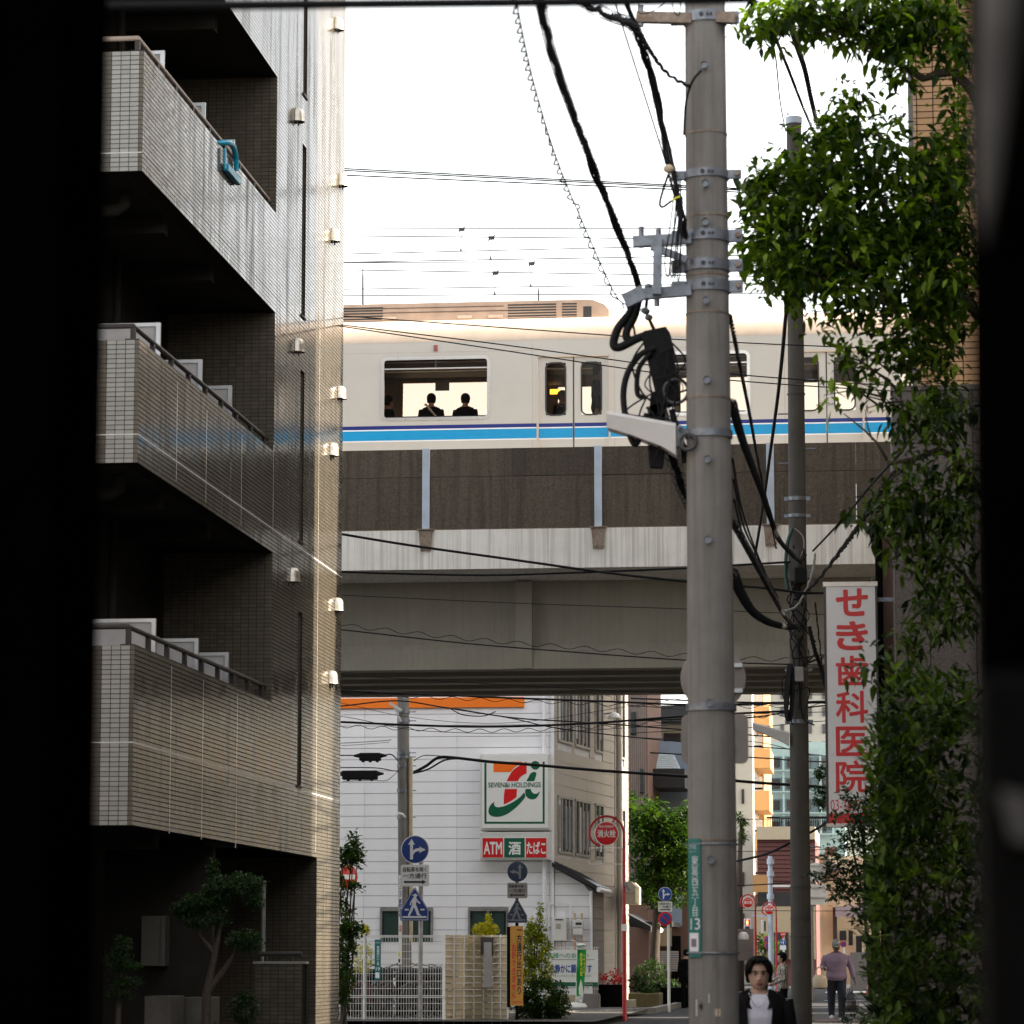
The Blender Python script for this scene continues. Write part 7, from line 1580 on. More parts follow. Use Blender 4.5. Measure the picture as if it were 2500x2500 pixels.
# sign cluster on the white post
YZ = 76.0
sign_post('white sign post with two round signs near the street tree', 1632, 2230, YZ, .035, 'sign_white')
round_blue('brighter blue disc with straight and right arrows near the street tree', 1624, 2183, 17, YZ-.06, 1, 'sign_blue_far', 'sign_arrow_far'); plate_oneway('white plate with right arrow near the street tree', 1607, 1641, 2201, 2226, YZ-.06, True, 'sign_white')
def no_parking(label, px, py, Rp, Y):
    c = P(px, py, Y); R0 = (P(px+Rp, py, Y)-c).length; t = thing('no_parking_sign', label, 'road sign', c, 'no parking signs'); disc((c.x, Y-.02, c.z), R0, .012, MB()).build('red_rim', 'red_sign', t, 'auto'); disc((c.x, Y-.024, c.z), R0*.74, .004, MB()).build('blue_disc', 'sign_blue_far', t, 'auto')
    m = MB(); m.bar((c.x-R0*.52, Y-.0262, c.z+R0*.52), (c.x+R0*.52, Y-.0262, c.z-R0*.52), .003, R0*.2, (0,1,0)); m.obox((c.x, Y-.026, c.z), Vector((R0*.55,0,-R0*.55)), Vector((0,.0015,0)), Vector((R0*.07,0,R0*.07))); m.build('slash', 'red_sign', t)
no_parking('no parking disc under the white plate near the street tree', 1624, 2243, 17, YZ-.06)
# ---- right of the near pole
YW1 = 150
t = fbuilding('apartment_block', 'white apartment block with orange balconies far down the street', 1780, 1834, 1560, YW1, 'white_far', 20)
for k in range(6):
    yb = 1776+103*k*.98
    fpart(t, 'window', 1811, 1817, yb+50, yb+85, YW1, 'dark_glass', .05, -.02)
for k in range(6):
    y0_ = 1724+103*k; a = P(1833, y0_+48, YW1+2); b = P(1880-(0 if k % 2 else 2), y0_, YW1+2)
    m = MB(); m.box(a.x, b.x, YW1+2, YW1+2.15, a.z, b.z); bl_ = m.build('balcony', 'orange_far', t); m = MB(); m.box(b.x-.15, b.x, YW1+2.16, YW1+7, a.z, b.z); m.build('balcony_side', 'orange_far', bl_)
    m = MB(); m.box(a.x, b.x-.02, YW1+2.16, YW1+7, a.z-.02, a.z+.15); m.build('balcony_floor', 'orange_far', bl_)
    m = MB(); a2 = P(1836, y0_, YW1+2.6); b2 = P(1860, y0_-34, YW1+2.6); m.box(a2.x, b2.x, YW1+2.6, YW1+2.7, a2.z, b2.z); m.build('screen', 'panel_board', bl_); m = MB(); a2 = P(1834, y0_-2, YW1+2.2); b2 = P(1862, y0_-7, YW1+2.2); m.box(a2.x, b2.x, YW1+2.1, YW1+2.18, a2.z, b2.z); m.build('rail', 'near_black_door', bl_)
m = MB(); a = P(1834, 2200, YW1+7); b = P(1862, 1600, YW1+7); m.box(a.x, b.x, YW1+7.1, YW1+18, 0, b.z); m.build('set_back_wall', 'orange_far', t)
t = fbuilding('apartment_block', 'mint green apartment block with glazed galleries behind the second pole', 1875, 2060, 1812, 190, 'mint_far', 14)
for k in range(4):
    y0_ = 1838+52*k; w_ = fpart(t, 'gallery', 1880, 2040, y0_+8, y0_+40, 190, 'teal_far', .1, -.02)
    for j in range(4): fpart(w_, 'pane', 1884+j*38, 1904+j*38, y0_+12, y0_+36, 190, 'dark_glass', .05, -.13)
    fpart(t, 'ledge', 1878, 2050, y0_+41, y0_+45, 189.7, 'mint_far', .3)
for j in range(5): fpart(t, 'mullion', 1912+j*30, 1914.5+j*30, 1820, 2040, 189.6, 'mint_far', .1)
t = thing('stair_rail', 'dark railing in front of the mint green block', 'railing', P(1950, 2030, 160)); m = MB(); a = P(1860, 2028, 160); b = P(2030, 1997, 160)
for k in range(40): xx = a.x+(b.x-a.x)*k/39; m.box(xx-.02, xx+.02, 159.98, 160.02, a.z, b.z)
o = m.build('bars', 'near_black_door', t); o['kind'] = 'stuff'; m = MB(); m.box(a.x, b.x, 159.95, 160.05, b.z, b.z+.08); m.build('top_bar', 'near_black_door', t)
t = fbuilding('apartment_block', 'pale block rising behind the mint green one', 1850, 2100, 1560, 240, 'white_far', 10)
for r_ in range(6):
    for k in range(5): fpart(t, 'window', 1872+k*34, 1880+k*34, 1600+r_*42, 1622+r_*42, 240, 'dark_glass', .1, -.02)
t = fbuilding('shop_house', 'maroon brick building with a tan ground floor behind the second pole', 1848, 1990, 2038, 140, 'maroon_far', 10)
m = MB(); a = P(1848, 2050, 140); b = P(1990, 2018, 140); m.box(a.x, b.x, 139.8, 150, a.z, b.z); m.build('roof_terrace', 'cream', t)
for k in range(12): fpart(t, 'brick_course', 1849, 1989, 2056+k*10.5, 2057.5+k*10.5, 140, 'near_black_door', .02, -.002)
fpart(t, 'dark_band', 1850, 1990, 2178, 2212, 139.9, 'dark_roof', .1); fpart(t, 'ground_floor', 1848, 1990, 2213, 2342, 139.9, 'tan_far', .1)
fpart(t, 'orange_wall', 1838, 1876, 2136, 2178, 139, 'orange_far', .1); fpart(t, 'doorway', 1890, 1925, 2276, 2342, 139.7, 'dark_roof', .1); fpart(t, 'air_vent', 1952, 1966, 2280, 2310, 139.7, 'dark_glass', .1)
t = fbuilding('shop_house', 'cream corner house with a tiled gable on the far right of the street', 1984, 2160, 2090, 150, 'cream', 9)
fpart(t, 'tan_wall', 1984, 2036, 2205, 2345, 149.8, 'tan_far', .1); m = MB(); a = P(2005, 2125, 149); b = P(2060, 2125, 149); cg = P(2018, 2092, 149); m.plate([(a.x, 149, a.z), (b.x, 149, b.z), (cg.x, 149, cg.z)], 4, (0,1,0)); m.build('gable', 'roof_tile_far', t)
fpart(t, 'roof', 2040, 2130, 2212, 2238, 149.5, 'roof_tile_far', .3); fpart(t, 'dark_gap', 2034, 2043, 2215, 2300, 149.6, 'dark_roof', .1); fpart(t, 'pipe', 2001, 2006, 2212, 2340, 149.6, 'cream', .1)
for (a, b, c, d) in ((2050, 2066, 2272, 2296), (2072, 2082, 2272, 2308), (2090, 2104, 2285, 2330)): fpart(t, 'window', a, b, c, d, 149.8, 'dark_glass', .1)
fpart(t, 'upper_wall', 2014, 2040, 2068, 2092, 152, 'maroon_far', .1)
t = fbuilding('apartment_block', 'pale grey block above the cream corner house', 1984, 2150, 2030, 200, 'white_far', 9)
# low street wall at the far right and far dark area
t = fbuilding('boundary_wall', 'dark low wall along the far right pavement', 2075, 2200, 2325, 125, 'porch_grey', 1)
# traffic signal
YT2 = 125.0
q = P(1880, 2090, YT2); t = thing('signal_post', 'pale steel signal post with wires at the far crossing', 'post', (q.x, YT2, 0)); m = MB(); m.cyl((q.x, YT2, 0), (q.x, YT2, q.z), .11, .08, 12); m.build('shaft', 'steel_blue', t, 'auto')
m = MB(); m.bar(P(1886, 2163, YT2), P(1935, 2163, YT2), .08); m.build('arm', 'sign_white', t); m = MB(); m.bar(P(1835, 2235, YT2), P(1880, 2237, YT2), .07); m.bar(P(1835, 2230, YT2), P(1880, 2200, YT2), .03); m.build('arm', 'steel_blue', t)
for py in (2110, 2140, 2195, 2230): qq = P(1881, py, YT2); m = MB(); m.cyl((qq.x, YT2, qq.z), (qq.x, YT2, qq.z+.2), .14, n=10); m.build('collar', 'steel_blue', t)
t = thing('pedestrian_signal', 'pedestrian signal showing a red figure at the far crossing', 'traffic light', P(1825, 2275, YT2)); a = P(1817, 2276, YT2); b = P(1833, 2243, YT2); m = MB(); m.bbox(a.x, b.x, YT2-.2, YT2, a.z, b.z, .03); m.build('case', 'traffic_body', t)
a = P(1819, 2258, YT2); b = P(1831, 2246, YT2); m = MB(); m.box(a.x, b.x, YT2-.215, YT2-.205, a.z, b.z); l_ = m.build('red_lens', 'red_sign', t); c = (a+b)/2; m = MB(); m.plate([(c.x-.03, YT2-.217, c.z-.09), (c.x+.03, YT2-.217, c.z-.09), (c.x+.045, YT2-.217, c.z+.03), (c.x, YT2-.217, c.z+.1), (c.x-.045, YT2-.217, c.z+.03)], .004); m.build('figure', 'lit_red', l_)
a = P(1819, 2274, YT2); b = P(1831, 2262, YT2); m = MB(); m.box(a.x, b.x, YT2-.215, YT2-.205, a.z, b.z); m.build('green_lens', 'seal_dark', t)
t = thing('pedestrian_signal', 'second signal seen edge on beside the signal post', 'traffic light', P(1862, 2278, YT2)); a = P(1859, 2279, YT2); b = P(1866, 2246, YT2); m = MB(); m.bbox(a.x, b.x, YT2-.2, YT2, a.z, b.z, .03); m.build('case', 'traffic_body', t); m = MB(); m.box(b.x+.002, b.x+.06, YT2-.18, YT2-.02, a.z+.1, b.z-.05); m.build('visor', 'seal_dark', t)
hydrant('small far fire hydrant sign beside the pedestrian signal', 1845, 2340, 1826, 2203, 13.5, 19, 115, frame=False); hydrant('small far fire hydrant sign behind the signal post', 1896, 2330, 1878, 2221, 12.5, 18, 120, frame=False)
YX = 128
t = thing('stop_sign', 'small red inverted triangle stop sign far down the street', 'road sign', P(1911, 2290, YX)); m = MB(); m.plate([P(1903, 2276, YX), P(1920, 2276, YX), P(1912, 2292, YX)], .03); m.build('plate', 'no_entry_red', t); px_text('lettering', '止まれ', 1906.5, 1917, 2278.5, 2283, YX-.035, 'sign_white', t)
round_blue('tiny far blue disc under the stop sign', 1911, 2301, 7.5, YX, -1, 'sign_blue_far', 'sign_arrow_far'); m = MB(); a = P(1904, 2319, YX); b = P(1919, 2308, YX); m.box(a.x, b.x, YX-.03, YX, a.z, b.z); tag(m.build('sign_plate', 'sign_white', None), 'tiny white plate under the far blue disc', 'road sign')
sign_post('thin pale post of the far stop sign', 1913, 2276, YX+.05, .04, 'sign_white')
no_parking('small no parking disc beyond the woman in purple', 2059, 2305, 7.5, 118); sign_post('thin white post beyond the woman in purple', 2062, 2300, 118.1, .04, 'sign_white')
no_parking('small no parking disc behind the signal post', 1873, 2293, 8, 126.5); no_parking('lower no parking disc behind the signal post', 1874, 2309, 8, 126.6)
t = thing('rounded_sign', 'large grey rounded sign seen from behind right of the second pole', 'road sign', P(1998, 2205, 95)); a = P(1975, 2209, 95); b = P(2018, 2107, 95); rplate(a.x, b.x, a.z, (a.z+b.z)/2-.01, .08, 95, .03).build('plate', 'sign_frame', t); c = P(1993, 2130, 95); disc((c.x, 95, c.z), (P(2017, 2130, 95)-c).length, .03, MB()).build('disc', 'sign_frame', t, 'auto')
for zz in (.2, .5, .95, 1.15): m = MB(); m.box(a.x+.05, b.x-.05, 94.96, 94.995, a.z+(b.z-a.z)*zz*.8, a.z+(b.z-a.z)*zz*.8+.04); m.build('back_rail', 'panel_board', t)
sign_post('post carrying the large grey sign back', 1980, 2100, 95.2, .05)
t = thing('traffic_cone', 'small red traffic cone on the far pavement', 'cone', P(2125, 2425, 112)); m = MB(); q = P(2125, 2425, 112); m.lathe([(.001,.0),(.2,.0),(.2,.04),(.14,.05),(.03,.6),(.001,.6)], (q.x, 112, 0), 14); m.build('body', 'cone_red', t, 'auto')
t = thing('street_kiosk', 'dark vending box with round lamp behind the near pole', 'kiosk', P(1820, 2340, 98)); fpart(t, 'case', 1795, 1840, 2268, 2345, 98, 'porch_grey', .4); m = MB(); q = P(1815, 2285, 97); m.lathe([(.001,.12),(.1,.1),(.16,0),(.16,-.1)], q, 12); m.build('dome', 'lamp_white', t, 'auto')
# ================================================================ people
def remesh(m, vox, name, mt, parent, smooth_it=4):
    me = bpy.data.meshes.new('tmp'); me.from_pydata(m.v, [], m.f); bm = bmesh.new(); bm.from_mesh(me); bmesh.ops.recalc_face_normals(bm, faces=bm.faces[:]); bm.to_mesh(me); bm.free()
    o = bpy.data.objects.new('tmp', me); COL.objects.link(o); md = o.modifiers.new('r', 'REMESH'); md.mode = 'VOXEL'; md.voxel_size = vox
    if smooth_it: s = o.modifiers.new('s', 'SMOOTH'); s.iterations = smooth_it; s.factor = .4
    dg = bpy.context.evaluated_depsgraph_get(); dg.update(); nm = bpy.data.meshes.new_from_object(o.evaluated_get(dg)); bpy.data.objects.remove(o); nm.name = name
    return link(name, nm, mt, parent, True)
def loft(m, rings, n=20):      # rings: (cx, cy, cz, rx, ry)
    vs = []
    for cx, cy, cz, rx, ry in rings:
        for k in range(n): t = 2*math.pi*k/n; vs.append((cx+rx*math.cos(t), cy+ry*math.sin(t), cz))
    fs = [(i*n+k, i*n+(k+1) % n, (i+1)*n+(k+1) % n, (i+1)*n+k) for i in range(len(rings)-1) for k in range(n)]
    fs += [tuple(range(n))[::-1], tuple((len(rings)-1)*n+k for k in range(n))]; return m.add(vs, fs)
HEAD = [(0,.018,.05,.0),(.04,.034,.068,.01),(.12,.05,.08,.03),(.22,.060,.086,.055),(.35,.067,.088,.08),(.5,.0725,.088,.094),(.62,.0755,.091,.1),(.75,.075,.088,.1),(.86,.066,.072,.09),(.94,.047,.048,.066),(.985,.024,.024,.034),(1,.006,.006,.008)]
HW = 1.0
def head_grid(c, hh, k=1., n=28, grow=0.):
    rows = []
    for t, rx, fy, by in HEAD:
        row = []
        for j in range(n):
            a = 2*math.pi*j/n; ca, sa = math.cos(a), math.sin(a); s = hh/.235*k
            gr = grow*(1 if t < .7 else max(.25, 1-(t-.7)*2.4))
            y = (fy+gr)*sa if sa < 0 else (by+gr)*sa
            row.append((c[0]+(rx*HW+gr)*ca*s, c[1]+y*s, c[2]+(t-.5)*hh*k+(grow*1.25*s*(t-.6)/.4 if t > .6 else 0)))
        rows.append(row)
    return rows
def add_rows(m, rows, keep=None):
    n = len(rows[0]); b = len(m.v); m.v += [v for r in rows for v in r]
    for i in range(len(rows)-1):
        for j in range(n):
            if keep is None or keep(i, j, n): m.f.append((b+i*n+j, b+i*n+(j+1) % n, b+(i+1)*n+(j+1) % n, b+(i+1)*n+j))
    if keep is None: m.f += [tuple(b+j for j in range(n))[::-1], tuple(b+(len(rows)-1)*n+j for j in range(n))]
def hand(m, w_, d, side, s=1., curl=.5):
    """palm with four unequal fingers and a thumb, hanging along d from the wrist."""
    w_ = Vector(w_); d = Vector(d).normalized(); a = Vector((0,1,0)); x = d.cross(a).normalized(); a = x.cross(d)
    p = w_+d*.045*s; m.obox(p, d*.045*s, a*.036*s, x*.014*s)
    for k, L_ in enumerate((.068,.078,.073,.056)):
        b = w_+d*.085*s+a*((k-1.5)*-.019*s); pts = [b, b+d*L_*.45*s, b+(d*.75+x*side*curl*.5)*L_*.75*s, b+(d*.85+x*side*curl)*L_*s]; m.tube(pts, [.009*s,.0088*s,.008*s,.006*s], 7)
    b = w_+d*.03*s+a*.036*s; m.tube([b, b+(d*.6+a*.7)*.03*s, b+(d+a*.7)*.055*s], [.011*s,.01*s,.007*s], 7)
def person(label, loc, H, heading=0., arms=None, legs=None, top=None, bottom='denim_dark', skin='skin', hairstyle='short', vox=.012, group='people in the street', details=False, sleeve=1., shoe='cloth_black', jacket=None, hair_mt='hair', lean=0., name='person', girth=1.):
    """built facing -y at the origin, then set down at loc."""
    k = H/1.7; t = thing(name, label, 'person', loc, group)
    hip, kn, an = .90*k, .48*k, .08*k; sh = 1.38*k
    arms = arms or [((-.19,0,1.38),(-.24,.02,1.10),(-.25,-.04,.85)), ((.19,0,1.38),(.24,.02,1.10),(.25,-.04,.85))]
    legs = legs or [((-.09,0,.9),(-.10,-.02,.48),(-.10,.03,.08)), ((.09,0,.9),(.10,.0,.48),(.10,.03,.08))]
    S = lambda p: Vector(p)*k
    tor = [(0,0,.84,.14,.10),(0,0,.92,.165,.115),(0,0,1.02,.15,.10),(0,0,1.12,.145,.098),(0,-.005,1.25,.17,.11),(0,0,1.36,.185,.1),(0,.005,1.42,.15,.08),(0,.01,1.455,.075,.06)]
    tor = [(r[0], r[1], r[2], r[3]*(girth if r[2] < 1.4 else 1), r[4]*(girth if r[2] < 1.4 else 1)) for r in tor]; GL = 1+(girth-1)*.8
    b = MB(); loft(b, [tuple(v*k for v in r) for r in tor]); hc = (0, -.02*k, 1.582*k); hh = .235*k
    loft(b, [(0,.015*k,1.40*k,.062*k,.058*k),(0,.01*k,1.47*k,.052*k,.054*k),(0,.0,1.54*k,.050*k,.054*k)])
    add_rows(b, head_grid(hc, hh))
    zc = lambda tt: hc[2]+(tt-.5)*hh
    b.add([Vector((-.010*k, hc[1]-.084*k, zc(.52))), Vector((.010*k, hc[1]-.084*k, zc(.52))), Vector((.018*k, hc[1]-.088*k, zc(.3))), Vector((-.018*k, hc[1]-.088*k, zc(.3))), Vector((0, hc[1]-.112*k, zc(.325))), Vector((0, hc[1]-.06*k, zc(.4)))], [(0,1,4),(1,2,4),(2,3,4),(3,0,4),(0,5,1),(1,5,2),(2,5,3),(3,5,0)])
    for s in (-1, 1): b.ball((s*.076*k, hc[1]+.015*k, zc(.47)), .03*k, 6, (.35,.6,1))
    for i, (a0, a1, a2) in enumerate(arms):
        b.tube([S(a0), S(a0).lerp(S(a1), .5), S(a1), S(a1).lerp(S(a2), .35), S(a2)], [.05*k,.045*k,.038*k,.036*k,.026*k], 10); hand(b, S(a2), S(a2)-S(a1), -1 if i else 1, k)
    for (l0, l1, l2) in legs:
        b.tube([S(l0), S(l0).lerp(S(l1), .4), S(l1), S(l1).lerp(S(l2), .35), S(l2)], [.082*k,.07*k,.052*k,.05*k,.036*k], 12)
        f = S(l2); b.tube([f+Vector((0,.03*k,-.03*k)), f+Vector((0,-.05*k,-.05*k)), f+Vector((0,-.15*k,-.058*k))], [.038*k,.036*k,.024*k], 8)
    parts = [remesh(b, vox, 'body', skin, t)]
    # clothing
    c = MB(); loft(c, [(r[0]*k, r[1]*k, r[2]*k, r[3]*k*1.07+.006, r[4]*k*1.1+.006) for r in tor[:-1]]+[(0,.01*k,1.435*k,.085*k,.068*k)])
    for (a0, a1, a2) in arms:
        e = S(a1).lerp(S(a2), max(.05, sleeve*.92)); c.tube([S(a0), S(a0).lerp(S(a1), .5), S(a1), e], [.062*k*GL,.058*k*GL,.05*k*GL,.042*k*GL], 12)
    parts.append(remesh(c, vox, 'top', top, t))
    c = MB(); loft(c, [(r[0]*k, r[1]*k, r[2]*k, r[3]*k*1.04+.004, r[4]*k*1.06+.004) for r in tor[:3]])
    for (l0, l1, l2) in legs: c.tube([S(l0), S(l0).lerp(S(l1), .4), S(l1), S(l1).lerp(S(l2), .4), S(l2)+Vector((0,0,-.01))], [.098*k*GL,.086*k*GL,.07*k*GL,.064*k*GL,.056*k*GL], 12)
    parts.append(remesh(c, vox, 'trousers', bottom, t))
    for (l0, l1, l2) in legs:
        f = S(l2); c = MB(); c.tube([f+Vector((0,.05*k,-.035*k)), f+Vector((0,-.03*k,-.035*k)), f+Vector((0,-.10*k,-.045*k)), f+Vector((0,-.17*k,-.055*k))], [.042*k,.045*k,.038*k,.025*k], 10); parts.append(c.build('shoe', shoe, t, True))
    if jacket:
        c = MB(); rows = []; n = 28
        for r in [(0,0,.72,.185,.135)]+tor[1:-1]+[(0,.012,1.45,.10,.08)]:
            row = []
            for j in range(n+1):
                a = math.radians(-90+26)+(2*math.pi-math.radians(52))*j/n
                gap_ = 1.0; row.append(((r[0]+(r[3]*1.16+.018)*math.cos(a))*k, (r[1]+(r[4]*1.2+.02)*math.sin(a))*k, r[2]*k))
            rows.append(row)
        bb = len(c.v); c.v += [v for r in rows for v in r]; c.f += [(bb+i*(n+1)+j, bb+i*(n+1)+j+1, bb+(i+1)*(n+1)+j+1, bb+(i+1)*(n+1)+j) for i in range(len(rows)-1) for j in range(n)]
        for (a0, a1, a2) in arms: c.tube([S(a0)+Vector((0,0,.0)), S(a0).lerp(S(a1), .5), S(a1), S(a1).lerp(S(a2), .95)], [.078*k,.075*k,.066*k,.056*k], 12)
        parts.append(c.build('jacket', jacket, t, True))
        for s in (-1, 1):   # collar wings
            c = MB(); c.plate([(s*.03*k, -.10*k, 1.30*k), (s*.105*k, -.115*k, 1.33*k), (s*.135*k, -.06*k, 1.45*k), (s*.075*k, -.055*k, 1.475*k)], .012*k, (0,-1,0)); parts.append(c.build('collar', jacket, t))
    # hair
    if hairstyle in ('short', 'long', 'fringe'):
        hm = MB(); g_ = .018 if hairstyle != 'fringe' else .026; rows = head_grid((hc[0], hc[1]+.004*k, hc[2]), hh, 1., 36, g_); rin = head_grid(hc, hh, 1., 36, .0)
        TT = [r[0] for r in HEAD]
        def keep(i, j, n):
            a = 2*math.pi*(j+.5)/n; front = -math.sin(a); tm = TT[i]
            if front > .55:
                cen = abs(math.cos(a))
                return tm >= (.74 if hairstyle != 'fringe' else (.88 if cen < .62 else .62))
            if front > .0: return tm >= (.48 if hairstyle == 'fringe' else .48)
            return tm >= (.0 if hairstyle == 'long' else .2)
        add_rows(hm, rows, keep); o = hm.build('hair', hair_mt, t, True, fix=False)
        sm_ = o.modifiers.new('thick', 'SOLIDIFY'); sm_.thickness = .03*k; sm_.offset = -1; parts.append(o)
        if hairstyle == 'fringe':
            lk = MB()
            for q in range(26):
                a = RNG.uniform(-1.5, 1.5); sx = math.sin(a); top_ = Vector((sx*.05*k, hc[1]-.06*k*math.cos(a)-.02*k, zc(.98))); mid = Vector((sx*.096*k, hc[1]-.105*k*math.cos(a), zc(.78))); end = Vector((sx*.1*k+RNG.normal(0,.006), hc[1]-.10*k*math.cos(a), zc(.84 if abs(sx) < .62 else RNG.uniform(.5, .6))))
                if abs(sx) < .62: mid.z = zc(.93); end = mid.lerp(end, .8)
                lk.tube([top_, mid, end], [.02*k,.017*k,.004*k], 6)
            parts.append(lk.build('hair_lock', hair_mt, t, True)); parts[-1]['kind'] = 'stuff'
    if hairstyle == 'cap':
        hm = MB(); rows = head_grid((hc[0], hc[1]+.002, hc[2]), hh, 1.06, 32, .012); add_rows(hm, rows, lambda i, j, n: HEAD[i][0] >= (.5 if math.sin(2*math.pi*(j+.5)/n) < 0 else .4)); o = hm.build('cap', 'cap_grey', t, True, fix=False); s_ = o.modifiers.new('th', 'SOLIDIFY'); s_.thickness = .012; parts.append(o)
        hm = MB(); pts = [(.082*k*math.cos(a), hc[1]-.02*k+.17*k*math.sin(a)*1.0, zc(.52)-.012*k*abs(math.sin(a))*3.2) for a in np.linspace(math.pi, 2*math.pi, 14)]; hm.plate(pts, .01, (0,0,1)); parts.append(hm.build('cap_peak', 'cap_grey', t))
        hm = MB(); rows = head_grid(hc, hh, 1., 28, .012); add_rows(hm, rows, lambda i, j, n: HEAD[i][0] >= .12 and -math.sin(2*math.pi*(j+.5)/n) < .1 and HEAD[i][0] < .6); parts.append(hm.build('hair', hair_mt, t, True, fix=False))
    if hairstyle == 'helmet':
        hm = MB(); rows = head_grid((hc[0], hc[1], hc[2]+.01), hh, 1.14, 28, .02); add_rows(hm, rows, lambda i, j, n: HEAD[i][0] >= .42); o = hm.build('helmet', 'sign_white', t, True, fix=False); s_ = o.modifiers.new('th', 'SOLIDIFY'); s_.thickness = .015; parts.append(o)
    if details:
        for s in (-1, 1):
            e = MB(); e.ball((s*.031*k, hc[1]-.0835*k, zc(.50)), .013*k, 8, (1.15,.35,.42)); parts.append(e.build('eye', 'sign_white', t, True))
            e = MB(); e.ball((s*.031*k, hc[1]-.0875*k, zc(.50)), .0072*k, 6, (1,.4,.8)); parts.append(e.build('iris', 'hair', t, True))
            e = MB(); e.tube([(s*.012*k, hc[1]-.089*k, zc(.523)), (s*.031*k, hc[1]-.09*k, zc(.532)), (s*.05*k, hc[1]-.082*k, zc(.518))], [.002*k,.0032*k,.002*k], 6); parts.append(e.build('eyelid', 'hair', t, True))
            e = MB(); e.tube([(s*.012*k, hc[1]-.092*k, zc(.585)), (s*.035*k, hc[1]-.092*k, zc(.612)), (s*.056*k, hc[1]-.08*k, zc(.59))], [.004*k,.0052*k,.0025*k], 6); parts.append(e.build('eyebrow', 'hair', t, True))
        e = MB(); e.tube([(-.024*k, hc[1]-.082*k, zc(.195)), (-.01*k, hc[1]-.0915*k, zc(.205)), (.01*k, hc[1]-.0915*k, zc(.205)), (.024*k, hc[1]-.082*k, zc(.195))], [.003*k,.006*k,.006*k,.003*k], 8); parts.append(e.build('lips', 'lips', t, True))
        e = MB(); e.tube([(-.02*k, hc[1]-.083*k, zc(.172)), (0, hc[1]-.091*k, zc(.168)), (.02*k, hc[1]-.083*k, zc(.172))], [.003*k,.007*k,.003*k], 8); parts.append(e.build('lips', 'lips', t, True))
    M4 = Matrix.Rotation(heading, 4, 'Z')
    for p in parts:          # the parts were built at the origin
        p.data.transform(M4); p.matrix_parent_inverse = Matrix.Identity(4)
    return t
def on_px(px, pyhead, Y, H):   # stand someone so that the head top is seen at (px, pyhead)
    p = P(px, pyhead, Y); return Vector((p.x, Y, p.z-H))
# the young man by the near pole
ym = 24.3; loc = on_px(1852, 2334, ym, 1.70); loc.z = gz(ym)+.105 if abs(loc.z-(gz(ym)+.105)) < .08 else loc.z
Hm = P(1852, 2334, ym).z-(gz(ym)+.105)
HW = 1.16
man = person('young man in a black jacket and white T shirt beside the near pole', (loc.x, ym, gz(ym)+.105), Hm*.985, R_(4), top='cloth_white', bottom='cloth_black', hairstyle='fringe', vox=.0085, details=True, jacket='cloth_black')
HW = 1.0
k = Hm*.985/1.7; m = MB(); pts = [Vector((.075*math.sin(a)*k, (-.045-.075*abs(math.cos(a*.5)))*k-.02*k*math.cos(a), (1.445-.115*math.cos(a)**2*(1 if abs(a) < 1.57 else 0))*k)) for a in np.linspace(-1.57, 1.57, 25)]
m.tube([v+Vector((0,-.03*k,0)) for v in pts], .0028, 5); ch = m.build('necklace', 'chain', None, True); tag(ch, 'thin silver chain round the neck of the young man', 'necklace'); ch.location = man.location
# the woman in purple
yw = 61.0; Hw = P(2040, 2291, yw).z-(gz(yw)+.11); lw = (P(2041, 2291, yw).x, yw, gz(yw)+.11)
wo_ = person('woman in a purple shirt, dark trousers and grey cap walking towards the camera', lw, Hw*.98, R_(6), arms=[((-.21,0,1.36),(-.30,.0,1.13),(-.285,-.19,1.10)), ((.21,0,1.36),(.31,.01,1.12),(.37,-.03,.88))], legs=[((-.10,0,.9),(-.11,.05,.48),(-.10,.16,.12)), ((.10,0,.9),(.10,-.07,.49),(.095,-.06,.08))], top='cloth_purple', bottom='denim_dark', skin='skin_shaded', hairstyle='cap', vox=.012, shoe='cloth_white', girth=1.3)
kw = Hw*.98/1.7
m = MB(); m.box(-.006, .006, -.135*kw, -.125*kw, .92*kw, 1.36*kw); pk = m.build('button_placket', 'cloth_purple', wo_); pk.matrix_parent_inverse = Matrix.Identity(4)
for s in (-1, 1): m = MB(); m.plate([(s*.01*kw,-.125*kw,1.33*kw),(s*.07*kw,-.12*kw,1.37*kw),(s*.07*kw,-.06*kw,1.45*kw),(s*.03*kw,-.08*kw,1.42*kw)], .01, (0,-1,0)); o = m.build('collar', 'cloth_purple', wo_); o.matrix_parent_inverse = Matrix.Identity(4)
a = P(1984, 2413, yw-.25); b = P(2020, 2380, yw-.25)
t = thing('handbag', 'beige straw handbag on the arm of the woman in purple', 'handbag', ((a.x+b.x)/2, yw-.2, a.z)); cx = (a.x+b.x)/2; hw_ = (b.x-a.x)/2; hz_ = b.z-a.z
m = MB(); loft(m, [(cx, yw-.2, a.z, hw_*.8, .07), (cx, yw-.2, a.z+hz_*.12, hw_, .09), (cx, yw-.2, a.z+hz_*.7, hw_*.96, .08), (cx, yw-.2, b.z, hw_*.7, .06)]); m.build('body', 'straw', t, True); m = MB(); m.tube(catmull([Vector((cx-hw_*.6, yw-.2, b.z-.02)), Vector((cx-hw_*.35, yw-.2, b.z+.12)), Vector((cx+hw_*.3, yw-.2, b.z+.13)), Vector((cx+hw_*.6, yw-.2, b.z-.02))]), .012, 6); m.build('handle', 'straw', t, True); m = MB(); loft(m, [(cx, yw-.2, a.z-.012, hw_*.78, .068), (cx, yw-.2, a.z+.03, hw_*.86, .078)]); m.build('base_trim', 'bark', t, True)
